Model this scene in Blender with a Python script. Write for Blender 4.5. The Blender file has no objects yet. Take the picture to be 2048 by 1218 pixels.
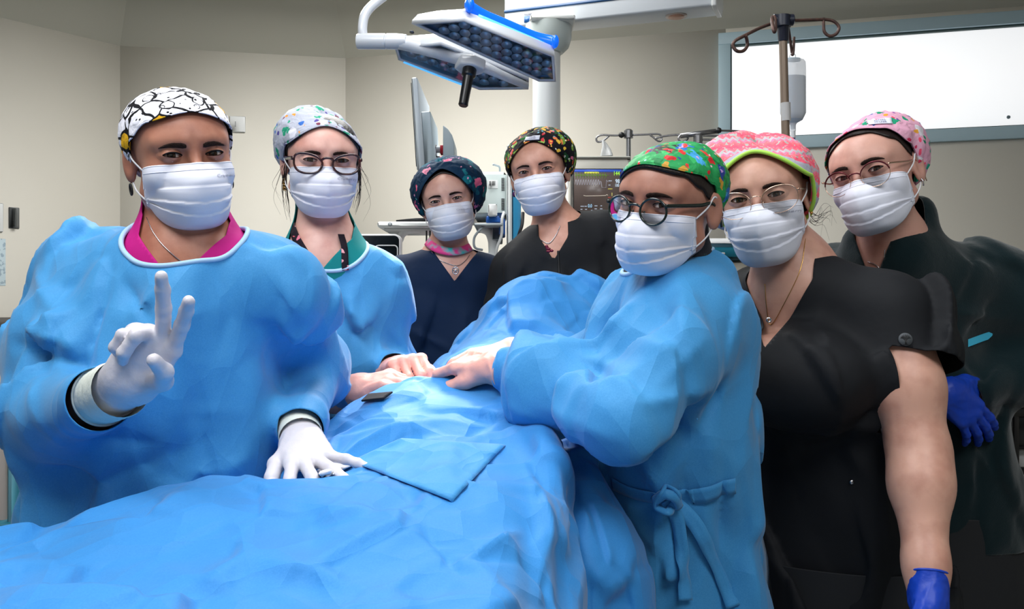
import bpy, math, random
import numpy as np
from mathutils import Vector
random.seed(7)
C = bpy.context.scene.collection
SC = bpy.context.scene
PI = math.pi
# ------------------------------------------------------------------ camera
F = 1800.0; CAMZ = 1.30
def P(x, y, d): return np.array([(x-1024.0)*d/F, d, CAMZ+(609.0-y)*d/F])
cam_d = bpy.data.cameras.new('camera'); cam = bpy.data.objects.new('camera', cam_d); C.objects.link(cam)
cam_d.sensor_width = 36.0; cam_d.lens = 36.0*F/2048.0; cam_d.clip_start = 0.05
cam.location = (0, 0, CAMZ); cam.rotation_euler = (PI/2, 0, 0); SC.camera = cam
cam_d.dof.use_dof = False
# ------------------------------------------------------------------ light
SC.view_settings.view_transform = 'Standard'; SC.view_settings.look = 'None'
SC.view_settings.gamma = 1; SC.view_settings.use_curve_mapping = False
SC.view_settings.exposure = 0.0
w = bpy.data.worlds.new('world'); SC.world = w; w.use_nodes = True
w.node_tree.nodes['Background'].inputs[0].default_value = (0.80, 0.90, 1.0, 1)
w.node_tree.nodes['Background'].inputs[1].default_value = 0.30
def area(name, loc, rot, sx, sy, e, col):
    l = bpy.data.lights.new(name, 'AREA'); l.shape = 'RECTANGLE'; l.size = sx; l.size_y = sy; l.energy = e; l.color = col
    o = bpy.data.objects.new(name, l); C.objects.link(o); o.location = loc; o.rotation_euler = rot; return o
area('added_fill_light', (-0.9, 0.6, 2.95), (0, 0, 0), 1.2, 1.2, 40, (0.97, 0.985, 1.0))  # these overhead lamps are unseen fills, added to brighten the room
area('added_fill_light', (0.9, -0.4, 2.95), (0, 0, 0), 1.2, 1.2, 36, (0.97, 0.985, 1.0))
area('added_fill_light', (0.0, 1.75, 2.95), (0, 0, 0), 0.9, 0.5, 15, (0.97, 0.985, 1.0))  # added to lift the faces at the far end
area('added_fill_light', (-0.6, 3.6, 2.95), (0, 0, 0), 1.4, 1.2, 66, (1.0, 0.985, 0.95))

# ------------------------------------------------------------------ colour + materials
def s2l(c):
    c = c/255.0
    return c/12.92 if c <= 0.04045 else ((c+0.055)/1.055)**2.4
def rgb(r, g, b): return (s2l(r), s2l(g), s2l(b), 1.0)
def newmat(name):
    m = bpy.data.materials.new(name); m.use_nodes = True
    return m, m.node_tree, m.node_tree.nodes['Principled BSDF']
def mat(name, col, rough=0.6, metal=0.0, bump=None, var=None, spec=0.5, trans=0.0, emis=None, sheen=0.0, sss=0.0, coat=0.0):
    m, t, b = newmat(name); n, l = t.nodes, t.links
    b.inputs['Base Color'].default_value = col; b.inputs['Roughness'].default_value = rough
    b.inputs['Metallic'].default_value = metal; b.inputs['Specular IOR Level'].default_value = spec
    b.inputs['Transmission Weight'].default_value = trans
    b.inputs['Coat Weight'].default_value = coat
    if sheen: b.inputs['Sheen Weight'].default_value = sheen
    if sss:
        b.inputs['Subsurface Weight'].default_value = sss; b.inputs['Subsurface Radius'].default_value = (0.02, 0.008, 0.004); b.inputs['Subsurface Scale'].default_value = 0.3
    if emis: b.inputs['Emission Color'].default_value = emis[0]; b.inputs['Emission Strength'].default_value = emis[1]
    tc = None
    if bump or var: tc = n.new('ShaderNodeTexCoord')
    if bump:
        last = None
        for (sc, st, dist) in bump:
            nz = n.new('ShaderNodeTexNoise'); nz.inputs['Scale'].default_value = sc; nz.inputs['Detail'].default_value = 3
            l.new(tc.outputs['Object'], nz.inputs['Vector'])
            bp = n.new('ShaderNodeBump'); bp.inputs['Strength'].default_value = st; bp.inputs['Distance'].default_value = dist
            l.new(nz.outputs['Fac'], bp.inputs['Height'])
            if last: l.new(last.outputs[0], bp.inputs['Normal'])
            last = bp
        l.new(last.outputs[0], b.inputs['Normal'])
    if var:
        sc, c2, lo, hi = var
        nz = n.new('ShaderNodeTexNoise'); nz.inputs['Scale'].default_value = sc; nz.inputs['Detail'].default_value = 4
        l.new(tc.outputs['Object'], nz.inputs['Vector'])
        r = n.new('ShaderNodeValToRGB'); r.color_ramp.elements[0].position = lo; r.color_ramp.elements[1].position = hi
        r.color_ramp.elements[0].color = col; r.color_ramp.elements[1].color = c2
        l.new(nz.outputs['Fac'], r.inputs[0]); l.new(r.outputs[0], b.inputs['Base Color'])
    return m

# ------------------------------------------------------------------ mesh helpers
def mesh_np(name, v, f, smooth=True):
    me = bpy.data.meshes.new(name)
    v = np.asarray(v, float); n = len(v)
    me.vertices.add(n); me.vertices.foreach_set('co', v.ravel())
    if isinstance(f, np.ndarray):
        k = f.shape[1]; idx = f.ravel(); starts = np.arange(len(f))*k; tot = np.full(len(f), k)
    else:
        tot = np.array([len(q) for q in f]); idx = np.array([i for q in f for i in q]); starts = np.concatenate([[0], np.cumsum(tot)[:-1]])
    me.loops.add(len(idx)); me.loops.foreach_set('vertex_index', idx.astype(np.int32))
    me.polygons.add(len(tot)); me.polygons.foreach_set('loop_start', starts.astype(np.int32)); me.polygons.foreach_set('loop_total', tot.astype(np.int32))
    me.update(calc_edges=True); me.validate()
    if smooth: me.polygons.foreach_set('use_smooth', np.ones(len(me.polygons), bool))
    return me
class MB:
    """collects geometry, builds one mesh object"""
    def __init__(s): s.v = []; s.f = []; s.n = 0
    def add(s, v, f):
        v = np.asarray(v, float).reshape(-1, 3)
        s.f += [tuple(int(i)+s.n for i in q) for q in f]; s.v.append(v); s.n += len(v); return s
    def box(s, c, size, R=None, bev=0.0):
        c = np.asarray(c, float); h = np.asarray(size, float)/2
        b = min(bev, min(h)*0.95)
        if b <= 0:
            v = np.array([[x, y, z] for x in (-1, 1) for y in (-1, 1) for z in (-1, 1)])*h
            f = [(0, 1, 3, 2), (4, 6, 7, 5), (0, 4, 5, 1), (2, 3, 7, 6), (0, 2, 6, 4), (1, 5, 7, 3)]
        else:
            v = []; ix = {}
            for sx in (-1, 1):
                for sy in (-1, 1):
                    for sz in (-1, 1):
                        for a in range(3):
                            q = [sx*(h[0]-b), sy*(h[1]-b), sz*(h[2]-b)]; q[a] = (sx, sy, sz)[a]*h[a]
                            ix[(sx, sy, sz, a)] = len(v); v.append(q)
            v = np.array(v); f = []
            for a in range(3):
                o = [i for i in range(3) if i != a]
                for sg in (-1, 1):
                    q = []
                    for (p_, r_) in ((-1, -1), (1, -1), (1, 1), (-1, 1)):
                        k = [0, 0, 0]; k[a] = sg; k[o[0]] = p_; k[o[1]] = r_; q.append(ix[(k[0], k[1], k[2], a)])
                    f.append(tuple(q))
            for a in range(3):
                o = [i for i in range(3) if i != a]
                for p_ in (-1, 1):
                    for r_ in (-1, 1):
                        k = [0, 0, 0]; k[o[0]] = p_; k[o[1]] = r_
                        k1 = list(k); k1[a] = -1; k2 = list(k); k2[a] = 1
                        f.append((ix[(*k1, o[0])], ix[(*k2, o[0])], ix[(*k2, o[1])], ix[(*k1, o[1])]))
            for sx in (-1, 1):
                for sy in (-1, 1):
                    for sz in (-1, 1): f.append(tuple(ix[(sx, sy, sz, a)] for a in range(3)))
        if R is not None: v = v @ np.asarray(R).T
        return s.add(v+c, f)
    def tube(s, pts, r, seg=10, closed=False, cap=True, ry=None, up=None):
        pts = np.asarray(pts, float); n = len(pts)
        r = np.full(n, r) if np.isscalar(r) else np.asarray(r, float)
        ry = r if ry is None else (np.full(n, ry) if np.isscalar(ry) else np.asarray(ry, float))
        if closed: T = np.roll(pts, -1, 0)-np.roll(pts, 1, 0)
        else: T = np.gradient(pts, axis=0)
        T /= np.linalg.norm(T, axis=1)[:, None]+1e-12
        u = np.array([0, 0, 1.0]) if up is None else np.asarray(up, float)
        if abs(T[0] @ u) > 0.95 and up is None: u = np.array([1.0, 0, 0])
        v = []; a = np.linspace(0, 2*PI, seg, endpoint=False)
        for i in range(n):
            if up is None or True: u = u-(u @ T[i])*T[i]; u /= np.linalg.norm(u)+1e-12
            w_ = np.cross(T[i], u)
            v.append(pts[i]+np.outer(np.cos(a)*r[i], u)+np.outer(np.sin(a)*ry[i], w_))
            if up is not None: u = np.asarray(up, float)
        v = np.concatenate(v); f = []
        m = n if closed else n-1
        for i in range(m):
            j = (i+1) % n
            for k in range(seg): f.append((i*seg+k, i*seg+(k+1) % seg, j*seg+(k+1) % seg, j*seg+k))
        if cap and not closed: f += [tuple(range(seg))[::-1], tuple((n-1)*seg+k for k in range(seg))]
        return s.add(v, f)
    def cyl(s, a, b, r, seg=24, r2=None):
        a = np.asarray(a, float); b = np.asarray(b, float)
        return s.tube(np.array([a, a+(b-a)*1e-3, a+(b-a)*.999, b]), [r, r, r2 if r2 else r, r2 if r2 else r], seg)
    def lathe(s, prof, o=(0, 0, 0), seg=28, R=None):
        a = np.linspace(0, 2*PI, seg, endpoint=False); v = []
        for (r, z) in prof: v.append(np.stack([np.cos(a)*r, np.sin(a)*r, np.full(seg, z)], 1))
        v = np.concatenate(v); f = []
        for i in range(len(prof)-1):
            for k in range(seg): f.append((i*seg+k, i*seg+(k+1) % seg, (i+1)*seg+(k+1) % seg, (i+1)*seg+k))
        f += [tuple(range(seg))[::-1], tuple((len(prof)-1)*seg+k for k in range(seg))]
        if R is not None: v = v @ np.asarray(R).T
        return s.add(v+np.asarray(o, float), f)
    def prism(s, poly, n0, n1, ux, uy, un):
        """polygon in (ux,uy) plane extruded along un from offset n0 to n1 (all 3-vectors; n0,n1 points)"""
        poly = np.asarray(poly, float); k = len(poly)
        ux, uy, un = map(lambda q: np.asarray(q, float), (ux, uy, un))
        b = poly[:, :1]*ux+poly[:, 1:]*uy
        v = np.concatenate([b+un*n0, b+un*n1])
        f = [tuple(range(k))[::-1], tuple(range(k, 2*k))]+[(i, (i+1) % k, k+(i+1) % k, k+i) for i in range(k)]
        return s.add(v, f)
    def grid(s, G, closed_u=False, closed_v=False):
        G = np.asarray(G, float); a, b = G.shape[:2]; f = []
        for i in range(a if closed_u else a-1):
            for j in range(b if closed_v else b-1):
                f.append((i*b+j, i*b+(j+1) % b, ((i+1) % a)*b+(j+1) % b, ((i+1) % a)*b+j))
        return s.add(G.reshape(-1, 3), f)
    def build(s, name, material, parent=None, smooth=False, bevel=0.0, flat_angle=None):
        v = np.concatenate(s.v)
        return obj(name, v, s.f, material, parent, smooth, bevel, flat_angle)
def obj(name, v, f, material, parent=None, smooth=True, bevel=0.0, flat_angle=None):
    off = np.zeros(3)
    p = parent
    while p is not None: off = off+np.array(p.location); p = p.parent
    v = np.asarray(v, float)
    if parent is None:
        off = np.array([(v[:, 0].min()+v[:, 0].max())/2, (v[:, 1].min()+v[:, 1].max())/2, v[:, 2].min()])
    me = mesh_np(name, v-off, f, smooth)
    o = bpy.data.objects.new(name, me); C.objects.link(o)
    if parent is not None: o.parent = parent
    else: o.location = off
    if material is not None: me.materials.append(material)
    if flat_angle is not None:
        try: me.set_sharp_from_angle(angle=math.radians(flat_angle))
        except Exception: pass
    if bevel:
        md = o.modifiers.new('bevel', 'BEVEL'); md.width = bevel; md.segments = 2; md.limit_method = 'ANGLE'
    return o
def tag(o, label, cat, group=None):
    o['label'] = label; o['category'] = cat
    if group: o['group'] = group
    return o
def thing(name, label, cat, loc, group=None):
    o = bpy.data.objects.new(name, None); C.objects.link(o); o.location = [float(q) for q in loc]; o.empty_display_size = 0.05
    return tag(o, label, cat, group)
def struct(o): o['kind'] = 'structure'; return o
def nrm(v): v = np.asarray(v, float); return v/(np.linalg.norm(v)+1e-12)
def smooth_path(pts, n=40, closed=False):
    pts = np.asarray(pts, float); k = len(pts)
    out = []
    segs = k if closed else k-1
    for i in range(segs):
        p0 = pts[(i-1) % k] if closed or i > 0 else 2*pts[0]-pts[1]
        p1 = pts[i]; p2 = pts[(i+1) % k]
        p3 = pts[(i+2) % k] if closed or i+2 < k else 2*pts[-1]-pts[-2]
        m = max(2, n//segs)
        for t in np.linspace(0, 1, m, endpoint=False):
            out.append(0.5*((2*p1)+(-p0+p2)*t+(2*p0-5*p1+4*p2-p3)*t*t+(-p0+3*p1-3*p2+p3)*t**3))
    if not closed: out.append(pts[-1])
    return np.array(out)
def text_obj(body, size, origin, ux, uy, material, parent, name='lettering', depth=0.0006, align='CENTER'):
    """real text outline turned into a mesh, laid in the plane (ux,uy) at origin"""
    cu = bpy.data.curves.new(name, 'FONT'); cu.body = body; cu.size = size; cu.extrude = depth/2
    cu.align_x = align; cu.align_y = 'CENTER'; cu.resolution_u = 3
    o = bpy.data.objects.new(name, cu); C.objects.link(o)
    dg = bpy.context.evaluated_depsgraph_get(); dg.update()
    me = bpy.data.meshes.new_from_object(o.evaluated_get(dg))
    C.objects.unlink(o); bpy.data.objects.remove(o)
    n = len(me.vertices); co = np.zeros(n*3); me.vertices.foreach_get('co', co); co = co.reshape(-1, 3)
    ux = nrm(ux); uy = nrm(uy); un = np.cross(ux, uy)
    v = np.asarray(origin, float)+co[:, :1]*ux+co[:, 1:2]*uy+co[:, 2:3]*un
    f = [tuple(p.vertices) for p in me.polygons]
    return v, f
# ------------------------------------------------------------------ noise + distance fields
_perm = np.random.RandomState(5).permutation(256); _perm = np.concatenate([_perm, _perm, _perm])
_grad = np.random.RandomState(9).normal(size=(256, 3)); _grad /= np.linalg.norm(_grad, axis=1)[:, None]
def noise3(p):
    i = np.floor(p).astype(int); f = p-i; u = f*f*f*(f*(f*6-15)+10); i &= 255
    r = 0
    for dx in (0, 1):
        for dy in (0, 1):
            for dz in (0, 1):
                h = _perm[_perm[_perm[(i[:, 0]+dx) & 255]+((i[:, 1]+dy) & 255)]+((i[:, 2]+dz) & 255)] & 255
                g = _grad[h]; d = (g*(f-np.array([dx, dy, dz]))).sum(1)
                wx = u[:, 0] if dx else 1-u[:, 0]; wy = u[:, 1] if dy else 1-u[:, 1]; wz = u[:, 2] if dz else 1-u[:, 2]
                r = r+d*wx*wy*wz
    return r
def facets(p, f, sharp=14.0, seed=0):
    """crumpled sheet: blended random planes over jittered cells"""
    q = p*f+seed*7.13; i = np.floor(q).astype(int); num = np.zeros(len(p)); den = np.zeros(len(p))
    for dx in (-1, 0, 1):
        for dy in (-1, 0, 1):
            for dz in (-1, 0, 1):
                c = i+np.array([dx, dy, dz]); h = _perm[_perm[_perm[c[:, 0] & 255]+(c[:, 1] & 255)]+(c[:, 2] & 255)] & 255
                s_ = c+0.5+0.42*_grad[(h*7+3) & 255]; v = q-s_; d2 = (v*v).sum(1); w_ = np.exp(-sharp*d2)+1e-12
                num += w_*((v*_grad[h]).sum(1)+0.25*_grad[(h+91) & 255][:, 0]); den += w_
    return num/den
def smin(a, b, k):
    h = np.maximum(k-np.abs(a-b), 0)/k
    return np.minimum(a, b)-h*h*k*0.25
def smax(a, b, k): return -smin(-a, -b, k)
def rcone(p, a, b, ra, rb):
    a = np.asarray(a, float); b = np.asarray(b, float); ab = b-a
    t = np.clip(((p-a) @ ab)/(ab @ ab+1e-12), 0, 1)
    return np.linalg.norm(p-a-t[:, None]*ab, axis=1)-(ra+(rb-ra)*t)
def fcone(p, a, b, ra, rb, n, flat):
    """round cone flattened along unit n by factor flat (<1)"""
    n = nrm(n); a = np.asarray(a, float); b = np.asarray(b, float)
    q = p+np.outer(p @ n, n)*(1/flat-1); a2 = a+n*(a @ n)*(1/flat-1); b2 = b+n*(b @ n)*(1/flat-1)
    return rcone(q, a2, b2, ra, rb)*(0.5+0.5*flat)
def ell(p, c, r):
    q = p-np.asarray(c, float); r = np.asarray(r, float)
    k0 = np.linalg.norm(q/r, axis=1); k1 = np.linalg.norm(q/(r*r), axis=1)+1e-9
    return k0*(k0-1)/k1
def polydist(p, pts, radii, k=0.02):
    d = None
    for i in range(len(pts)-1):
        c = rcone(p, pts[i], pts[i+1], radii[i], radii[i+1])
        d = c if d is None else smin(d, c, k)
    return d
def surfnet(f, lo, hi, h, B=8, marg=2.2):
    """naive surface nets of field f in a box, evaluated block by block near the surface only"""
    lo = np.asarray(lo, float); hi = np.asarray(hi, float)
    nb = np.ceil((hi-lo)/(h*B)).astype(int); n = nb*B+1
    V = np.full(n, 1.0, np.float32)
    gi = np.stack(np.meshgrid(*[np.arange(k) for k in nb], indexing='ij'), -1).reshape(-1, 3)
    cen = lo+(gi+0.5)*B*h
    fv = f(cen)
    near = np.abs(fv) < B*h*0.87*marg
    for g, s in zip(gi[~near], fv[~near]):
        if s < 0: V[g[0]*B:g[0]*B+B+1, g[1]*B:g[1]*B+B+1, g[2]*B:g[2]*B+B+1] = -1
    loc = np.stack(np.meshgrid(*[np.arange(B+1)]*3, indexing='ij'), -1).reshape(-1, 3)
    G = gi[near]
    for c0 in range(0, len(G), 400):
        g = G[c0:c0+400]
        ij = (g[:, None, :]*B+loc[None]).reshape(-1, 3)
        vals = f(lo+ij*h)
        V[ij[:, 0], ij[:, 1], ij[:, 2]] = vals
    V = V.astype(np.float64)
    S = V < 0
    nx, ny, nz = n-1
    acc = np.zeros((nx, ny, nz, 3)); cnt = np.zeros((nx, ny, nz))
    def sl(o): return V[o[0]:o[0]+nx, o[1]:o[1]+ny, o[2]:o[2]+nz]
    for ax in range(3):
        o1, o2 = [a for a in range(3) if a != ax]
        for a in (0, 1):
            for b in (0, 1):
                s0 = [0, 0, 0]; s0[o1] = a; s0[o2] = b; s1 = list(s0); s1[ax] = 1
                v0 = sl(s0); v1 = sl(s1); m = (v0 < 0) != (v1 < 0)
                t = np.where(m, v0/(v0-v1+1e-20), 0)
                acc[..., ax] += np.where(m, t, 0)
                acc[..., o1] += m*a; acc[..., o2] += m*b; cnt += m
    act = cnt > 0; idx = -np.ones(act.shape, int); idx[act] = np.arange(act.sum())
    cc = np.argwhere(act); verts = lo+(cc+acc[act]/cnt[act][:, None])*h
    quads = []
    for ax in range(3):
        o1, o2 = [(1, 2), (2, 0), (0, 1)][ax]
        A = S.copy(); sl0 = [slice(None)]*3; sl1 = [slice(None)]*3
        sl0[ax] = slice(0, -1); sl1[ax] = slice(1, None)
        m = S[tuple(sl0)] != S[tuple(sl1)]; e = np.argwhere(m)
        e = e[(e[:, o1] > 0) & (e[:, o2] > 0) & (e[:, o1] < n[o1]-1) & (e[:, o2] < n[o2]-1)]
        sg = S[e[:, 0], e[:, 1], e[:, 2]]
        q = []
        for (a, b) in ((1, 1), (0, 1), (0, 0), (1, 0)):
            c = e.copy(); c[:, o1] -= a; c[:, o2] -= b; q.append(idx[c[:, 0], c[:, 1], c[:, 2]])
        q = np.stack(q, 1); q[~sg] = q[~sg][:, ::-1]; quads.append(q)
    q = np.concatenate(quads); q = q[(q >= 0).all(1)]
    return verts, q
def clip_mesh(v, q, g):
    """keep the part where g(v) < 0; cut faces along the zero line"""
    gv = g(v)
    tri = np.concatenate([q[:, [0, 1, 2]], q[:, [0, 2, 3]]]) if q.shape[1] == 4 else q
    s = gv[tri] < 0; k = s.sum(1)
    quads_keep = q[(gv[q] < 0).all(1)]
    full = []
    # triangles from quads that are not fully kept
    mixed = q[((gv[q] < 0).any(1)) & ~((gv[q] < 0).all(1))]
    newv = list(v); cache = {}; faces = []
    def cut(a, b):
        key = (min(a, b), max(a, b))
        if key not in cache:
            t = gv[a]/(gv[a]-gv[b]); cache[key] = len(newv); newv.append(v[a]+(v[b]-v[a])*t)
        return cache[key]
    for qq in mixed:
        poly = []
        m = len(qq)
        for i in range(m):
            a, b = int(qq[i]), int(qq[(i+1) % m])
            if gv[a] < 0: poly.append(a)
            if (gv[a] < 0) != (gv[b] < 0): poly.append(cut(a, b))
        if len(poly) >= 3: faces.append(tuple(poly))
    f = [tuple(int(i) for i in r) for r in quads_keep]+faces
    nv = np.array(newv); used = np.zeros(len(nv), bool)
    for r in f: used[list(r)] = True
    mp = np.cumsum(used)-1
    return nv[used], [tuple(int(mp[i]) for i in r) for r in f]
def boundary_loops(f):
    e = {}
    for r in f:
        for i in range(len(r)):
            a, b = r[i], r[(i+1) % len(r)]
            if (b, a) in e: del e[(b, a)]
            else: e[(a, b)] = 1
    nxt = {a: b for (a, b) in e}; loops = []
    while nxt:
        s = next(iter(nxt)); L = [s]; c = nxt.pop(s)
        while c != s and c in nxt: L.append(c); c = nxt.pop(c)
        loops.append(L)
    return loops
def resample_loop(pts, n, sm=3):
    pts = np.asarray(pts); d = np.linalg.norm(np.roll(pts, -1, 0)-pts, axis=1); s = np.concatenate([[0], np.cumsum(d)])
    t = np.linspace(0, s[-1], n, endpoint=False); ext = np.vstack([pts, pts[:1]])
    out = np.stack([np.interp(t, s, ext[:, i]) for i in range(3)], 1)
    for _ in range(sm): out = (np.roll(out, 1, 0)+2*out+np.roll(out, -1, 0))/4
    return out
def subparts(v, f, keep):
    f = [r for r in f if all(keep[i] for i in r)]
    return v, f
# ------------------------------------------------------------------ the room
WALLM = mat('painted_wall', rgb(218, 214, 204), 0.7, bump=[(160, 0.15, 0.001), (700, 0.1, 0.0004)], var=(1.2, rgb(213, 209, 199), 0.35, 0.7), spec=0.3)
CEILM = mat('shaded_cove_paint', rgb(188, 186, 174), 0.8, bump=[(160, 0.12, 0.001)], spec=0.2)  # darker than the walls: shade of the down-facing cove set in colour
FLOORM = mat('vinyl_floor', rgb(150, 156, 158), 0.35, var=(14, rgb(134, 142, 146), 0.4, 0.65), bump=[(60, 0.1, 0.001)])
FRAMEM = mat('window_frame_paint', rgb(176, 202, 214), 0.45)
ZW = 2.75; ZC = 3.10; IN = 0.36
RP = [np.array(q, float) for q in [(-3.3, -2.3), (-3.3, 3.62), (-2.197, 5.045), (-0.98, 5.30), (3.6, 4.07), (3.6, -2.3)]]
names = ['wall_left', 'wall_back_left_corner', 'wall_back_left', 'wall_back', 'wall_right', 'wall_front']
cen = np.array([0.0, 1.5])
def outn(a, b):
    d = nrm(b-a); n = np.array([d[1], -d[0]]); return n if n @ ((a+b)/2-cen) > 0 else -n
for i, nm in enumerate(names):
    a, b = RP[i], RP[(i+1) % 6]; n = outn(a, b); t = nrm(b-a)
    if nm != 'wall_back':
        A, B = a-t*0.05, b+t*0.05
        v = [(*A, 0), (*B, 0), (*B, ZW), (*A, ZW)]; v += [(*(A+n*0.12), 0), (*(B+n*0.12), 0), (*(B+n*0.12), ZW), (*(A+n*0.12), ZW)]
        mb = MB(); mb.add(v, [(0, 1, 2, 3), (7, 6, 5, 4), (0, 4, 5, 1), (1, 5, 6, 2), (2, 6, 7, 3), (3, 7, 4, 0)]); struct(mb.build(nm, WALLM))
# back wall carries the window opening
A3, B3 = RP[3], RP[4]; WT = nrm(B3-A3); WN = outn(A3, B3)
def ray_wall(px, A=A3, T=WT):
    k = (px-1024)/1800.0   # X = k*Y
    s = (k*A[1]-A[0])/(T[0]-k*T[1]); return s
def WP(s, z, off=0.0): q = A3+WT*s-WN*off; return np.array([q[0], q[1], z])
s0 = ray_wall(1437); s1 = np.linalg.norm(B3-A3)-0.25; z0, z1 = 2.105, 2.725; fw_ = 0.062
mb = MB(); SL_ = np.linalg.norm(B3-A3)
def wbox(mb, sa, sb, za, zb, o0, o1):
    v = [WP(sa, za, o0), WP(sb, za, o0), WP(sb, zb, o0), WP(sa, zb, o0), WP(sa, za, o1), WP(sb, za, o1), WP(sb, zb, o1), WP(sa, zb, o1)]
    mb.add(v, [(0, 1, 2, 3), (7, 6, 5, 4), (0, 4, 5, 1), (1, 5, 6, 2), (2, 6, 7, 3), (3, 7, 4, 0)])
wbox(mb, -0.05, s0+fw_*0.6, 0, ZW, 0, -0.12); wbox(mb, s1-fw_*.6, SL_+0.05, 0, ZW, 0, -0.12)
wbox(mb, s0+fw_*0.6, s1-fw_*.6, 0, z0+fw_*.6, 0, -0.12); wbox(mb, s0+fw_*0.6, s1-fw_*.6, z1-fw_*.6, ZW, 0, -0.12)
struct(mb.build('wall_back', WALLM))
wr_ = bpy.data.objects.new('window_1', None); C.objects.link(wr_); wr_.location = [float(q) for q in WP((s0+s1)/2, z0)]; struct(wr_)
mb = MB()
wbox(mb, s0, s1, z0, z0+fw_, 0.022, -0.06); wbox(mb, s0, s1, z1-fw_, z1, 0.022, -0.06); wbox(mb, s0, s0+fw_, z0+fw_, z1-fw_, 0.022, -0.06); wbox(mb, s1-fw_, s1, z0+fw_, z1-fw_, 0.022, -0.06)
mb.build('window_frame', FRAMEM, wr_, bevel=0.003)
mb = MB(); wbox(mb, s0+fw_-.004, s1-fw_+.004, z0+fw_, z0+fw_+.006, 0.004, -0.05); wbox(mb, s0+fw_-.004, s1-fw_+.004, z1-fw_-.006, z1-fw_, 0.004, -0.05); wbox(mb, s0+fw_-.002, s0+fw_+.006, z0+fw_, z1-fw_, 0.004, -0.05)
mb.build('glazing_gasket', mat('gasket', rgb(60, 84, 84), 0.6), wr_)
pm, pt, pb = newmat('backlit_frosted_glass'); pb.inputs['Base Color'].default_value = rgb(225, 228, 230); pb.inputs['Roughness'].default_value = 0.4
tc_ = pt.nodes.new('ShaderNodeTexCoord'); sp_ = pt.nodes.new('ShaderNodeSeparateXYZ'); pt.links.new(tc_.outputs['Object'], sp_.inputs[0])
mr_ = pt.nodes.new('ShaderNodeMapRange'); mr_.inputs[1].default_value = -1.4; mr_.inputs[2].default_value = 0.6; mr_.inputs[3].default_value = 1.0; mr_.inputs[4].default_value = 0.76; pt.links.new(sp_.outputs[0], mr_.inputs[0])
pb.inputs['Emission Color'].default_value = (0.98, 0.985, 1, 1); pt.links.new(mr_.outputs[0], pb.inputs['Emission Strength'])
mb = MB(); wbox(mb, s0+fw_*.9, s1-fw_*.9, z0+fw_*.9, z1-fw_*.9, -0.03, -0.04); mb.build('window_pane', pm, wr_)
mb = MB(); sp = ray_wall(2020); c_ = WP(sp, CAMZ+(609-232)*WP(sp, 0)[1]/1800, -0.027); mb.lathe([(.0005, 0), (.009, 0), (.008, .004), (.0005, .005)], c_, 14, R=np.stack([(WT[0], WT[1], 0), (0, 0, 1), (-WN[0], -WN[1], 0)], 1)); mb.build('glass_stud', mat('stud', rgb(120, 140, 148), .5), wr_)
# coved edge, ceiling, floor
inner = []
for i in range(6):
    a, b, c = RP[i-1], RP[i], RP[(i+1) % 6]; n1, n2 = outn(a, b), outn(b, c); k = nrm(n1+n2); inner.append(b-k*IN/max(0.3, k @ n1))
mb = MB()
for i in range(6):
    a, b = RP[i], RP[(i+1) % 6]; ia, ib = inner[i], inner[(i+1) % 6]
    mb.add([(*a, ZW), (*b, ZW), (*ib, ZC), (*ia, ZC)], [(0, 1, 2, 3)])
mb.add([(*q, ZC) for q in inner], [tuple(range(6))]); struct(mb.build('ceiling', CEILM))
mb = MB(); mb.add([(-3.5, -2.5, 0), (3.8, -2.5, 0), (3.8, 5.6, 0), (-3.5, 5.6, 0), (-3.5, -2.5, -.1), (3.8, -2.5, -.1), (3.8, 5.6, -.1), (-3.5, 5.6, -.1)], [(0, 1, 2, 3), (7, 6, 5, 4), (0, 4, 5, 1), (1, 5, 6, 2), (2, 6, 7, 3), (3, 7, 4, 0)]); struct(mb.build('floor', FLOORM))
# bumper rail along the left walls
for i, nm in ((0, 'trim_1'), (1, 'trim_2')):
    a, b = RP[i], RP[i+1]; n = -outn(a, b); mb = MB(); q = []
    for p_ in (a+n*0.002, b+n*0.002, b+n*.03, a+n*.03): q.append((*p_, 1.185))
    q += [(x, y, 1.235) for x, y, z in q]; mb.add(q, [(3, 2, 1, 0), (4, 5, 6, 7), (0, 1, 5, 4), (1, 2, 6, 5), (2, 3, 7, 6), (3, 0, 4, 7)]); struct(mb.build(nm, mat('bumper_rail', rgb(92, 88, 84), .5)))
# added, unseen fittings dressing the fill lamps set at the top of the script
PANM = mat('diffuser', rgb(235, 238, 240), 0.4, emis=((0.95, 0.98, 1.0, 1), 1.6)); HOUS = mat('white_enamel', rgb(214, 218, 220), 0.35, spec=.5)  # glowing face added under each unseen fill lamp housing
for (x, y, sx, sy, lb) in ((-0.9, 0.6, 1.24, 1.24, 'large square ceiling light panel over the near left of the room'), (0.9, -0.4, 1.24, 1.24, 'large square ceiling light panel behind the camera on the right'), (0.0, 1.75, .94, .54, 'small rectangular ceiling light panel above the operating table'), (-0.6, 3.6, 1.44, 1.24, 'large ceiling light panel over the far end near the back wall')):
    t = thing('added_fill_panel', lb, 'ceiling light', (x, y, 2.97), 'ceiling light panels')
    mb = MB(); mb.box((x, y, 3.04), (sx+.08, sy+.08, 0.11)); mb.build('housing', HOUS, t, bevel=.005)
    mb = MB(); mb.box((x, y, 2.979), (sx, sy, 0.008)); mb.build('diffuser', PANM, t)
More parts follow.
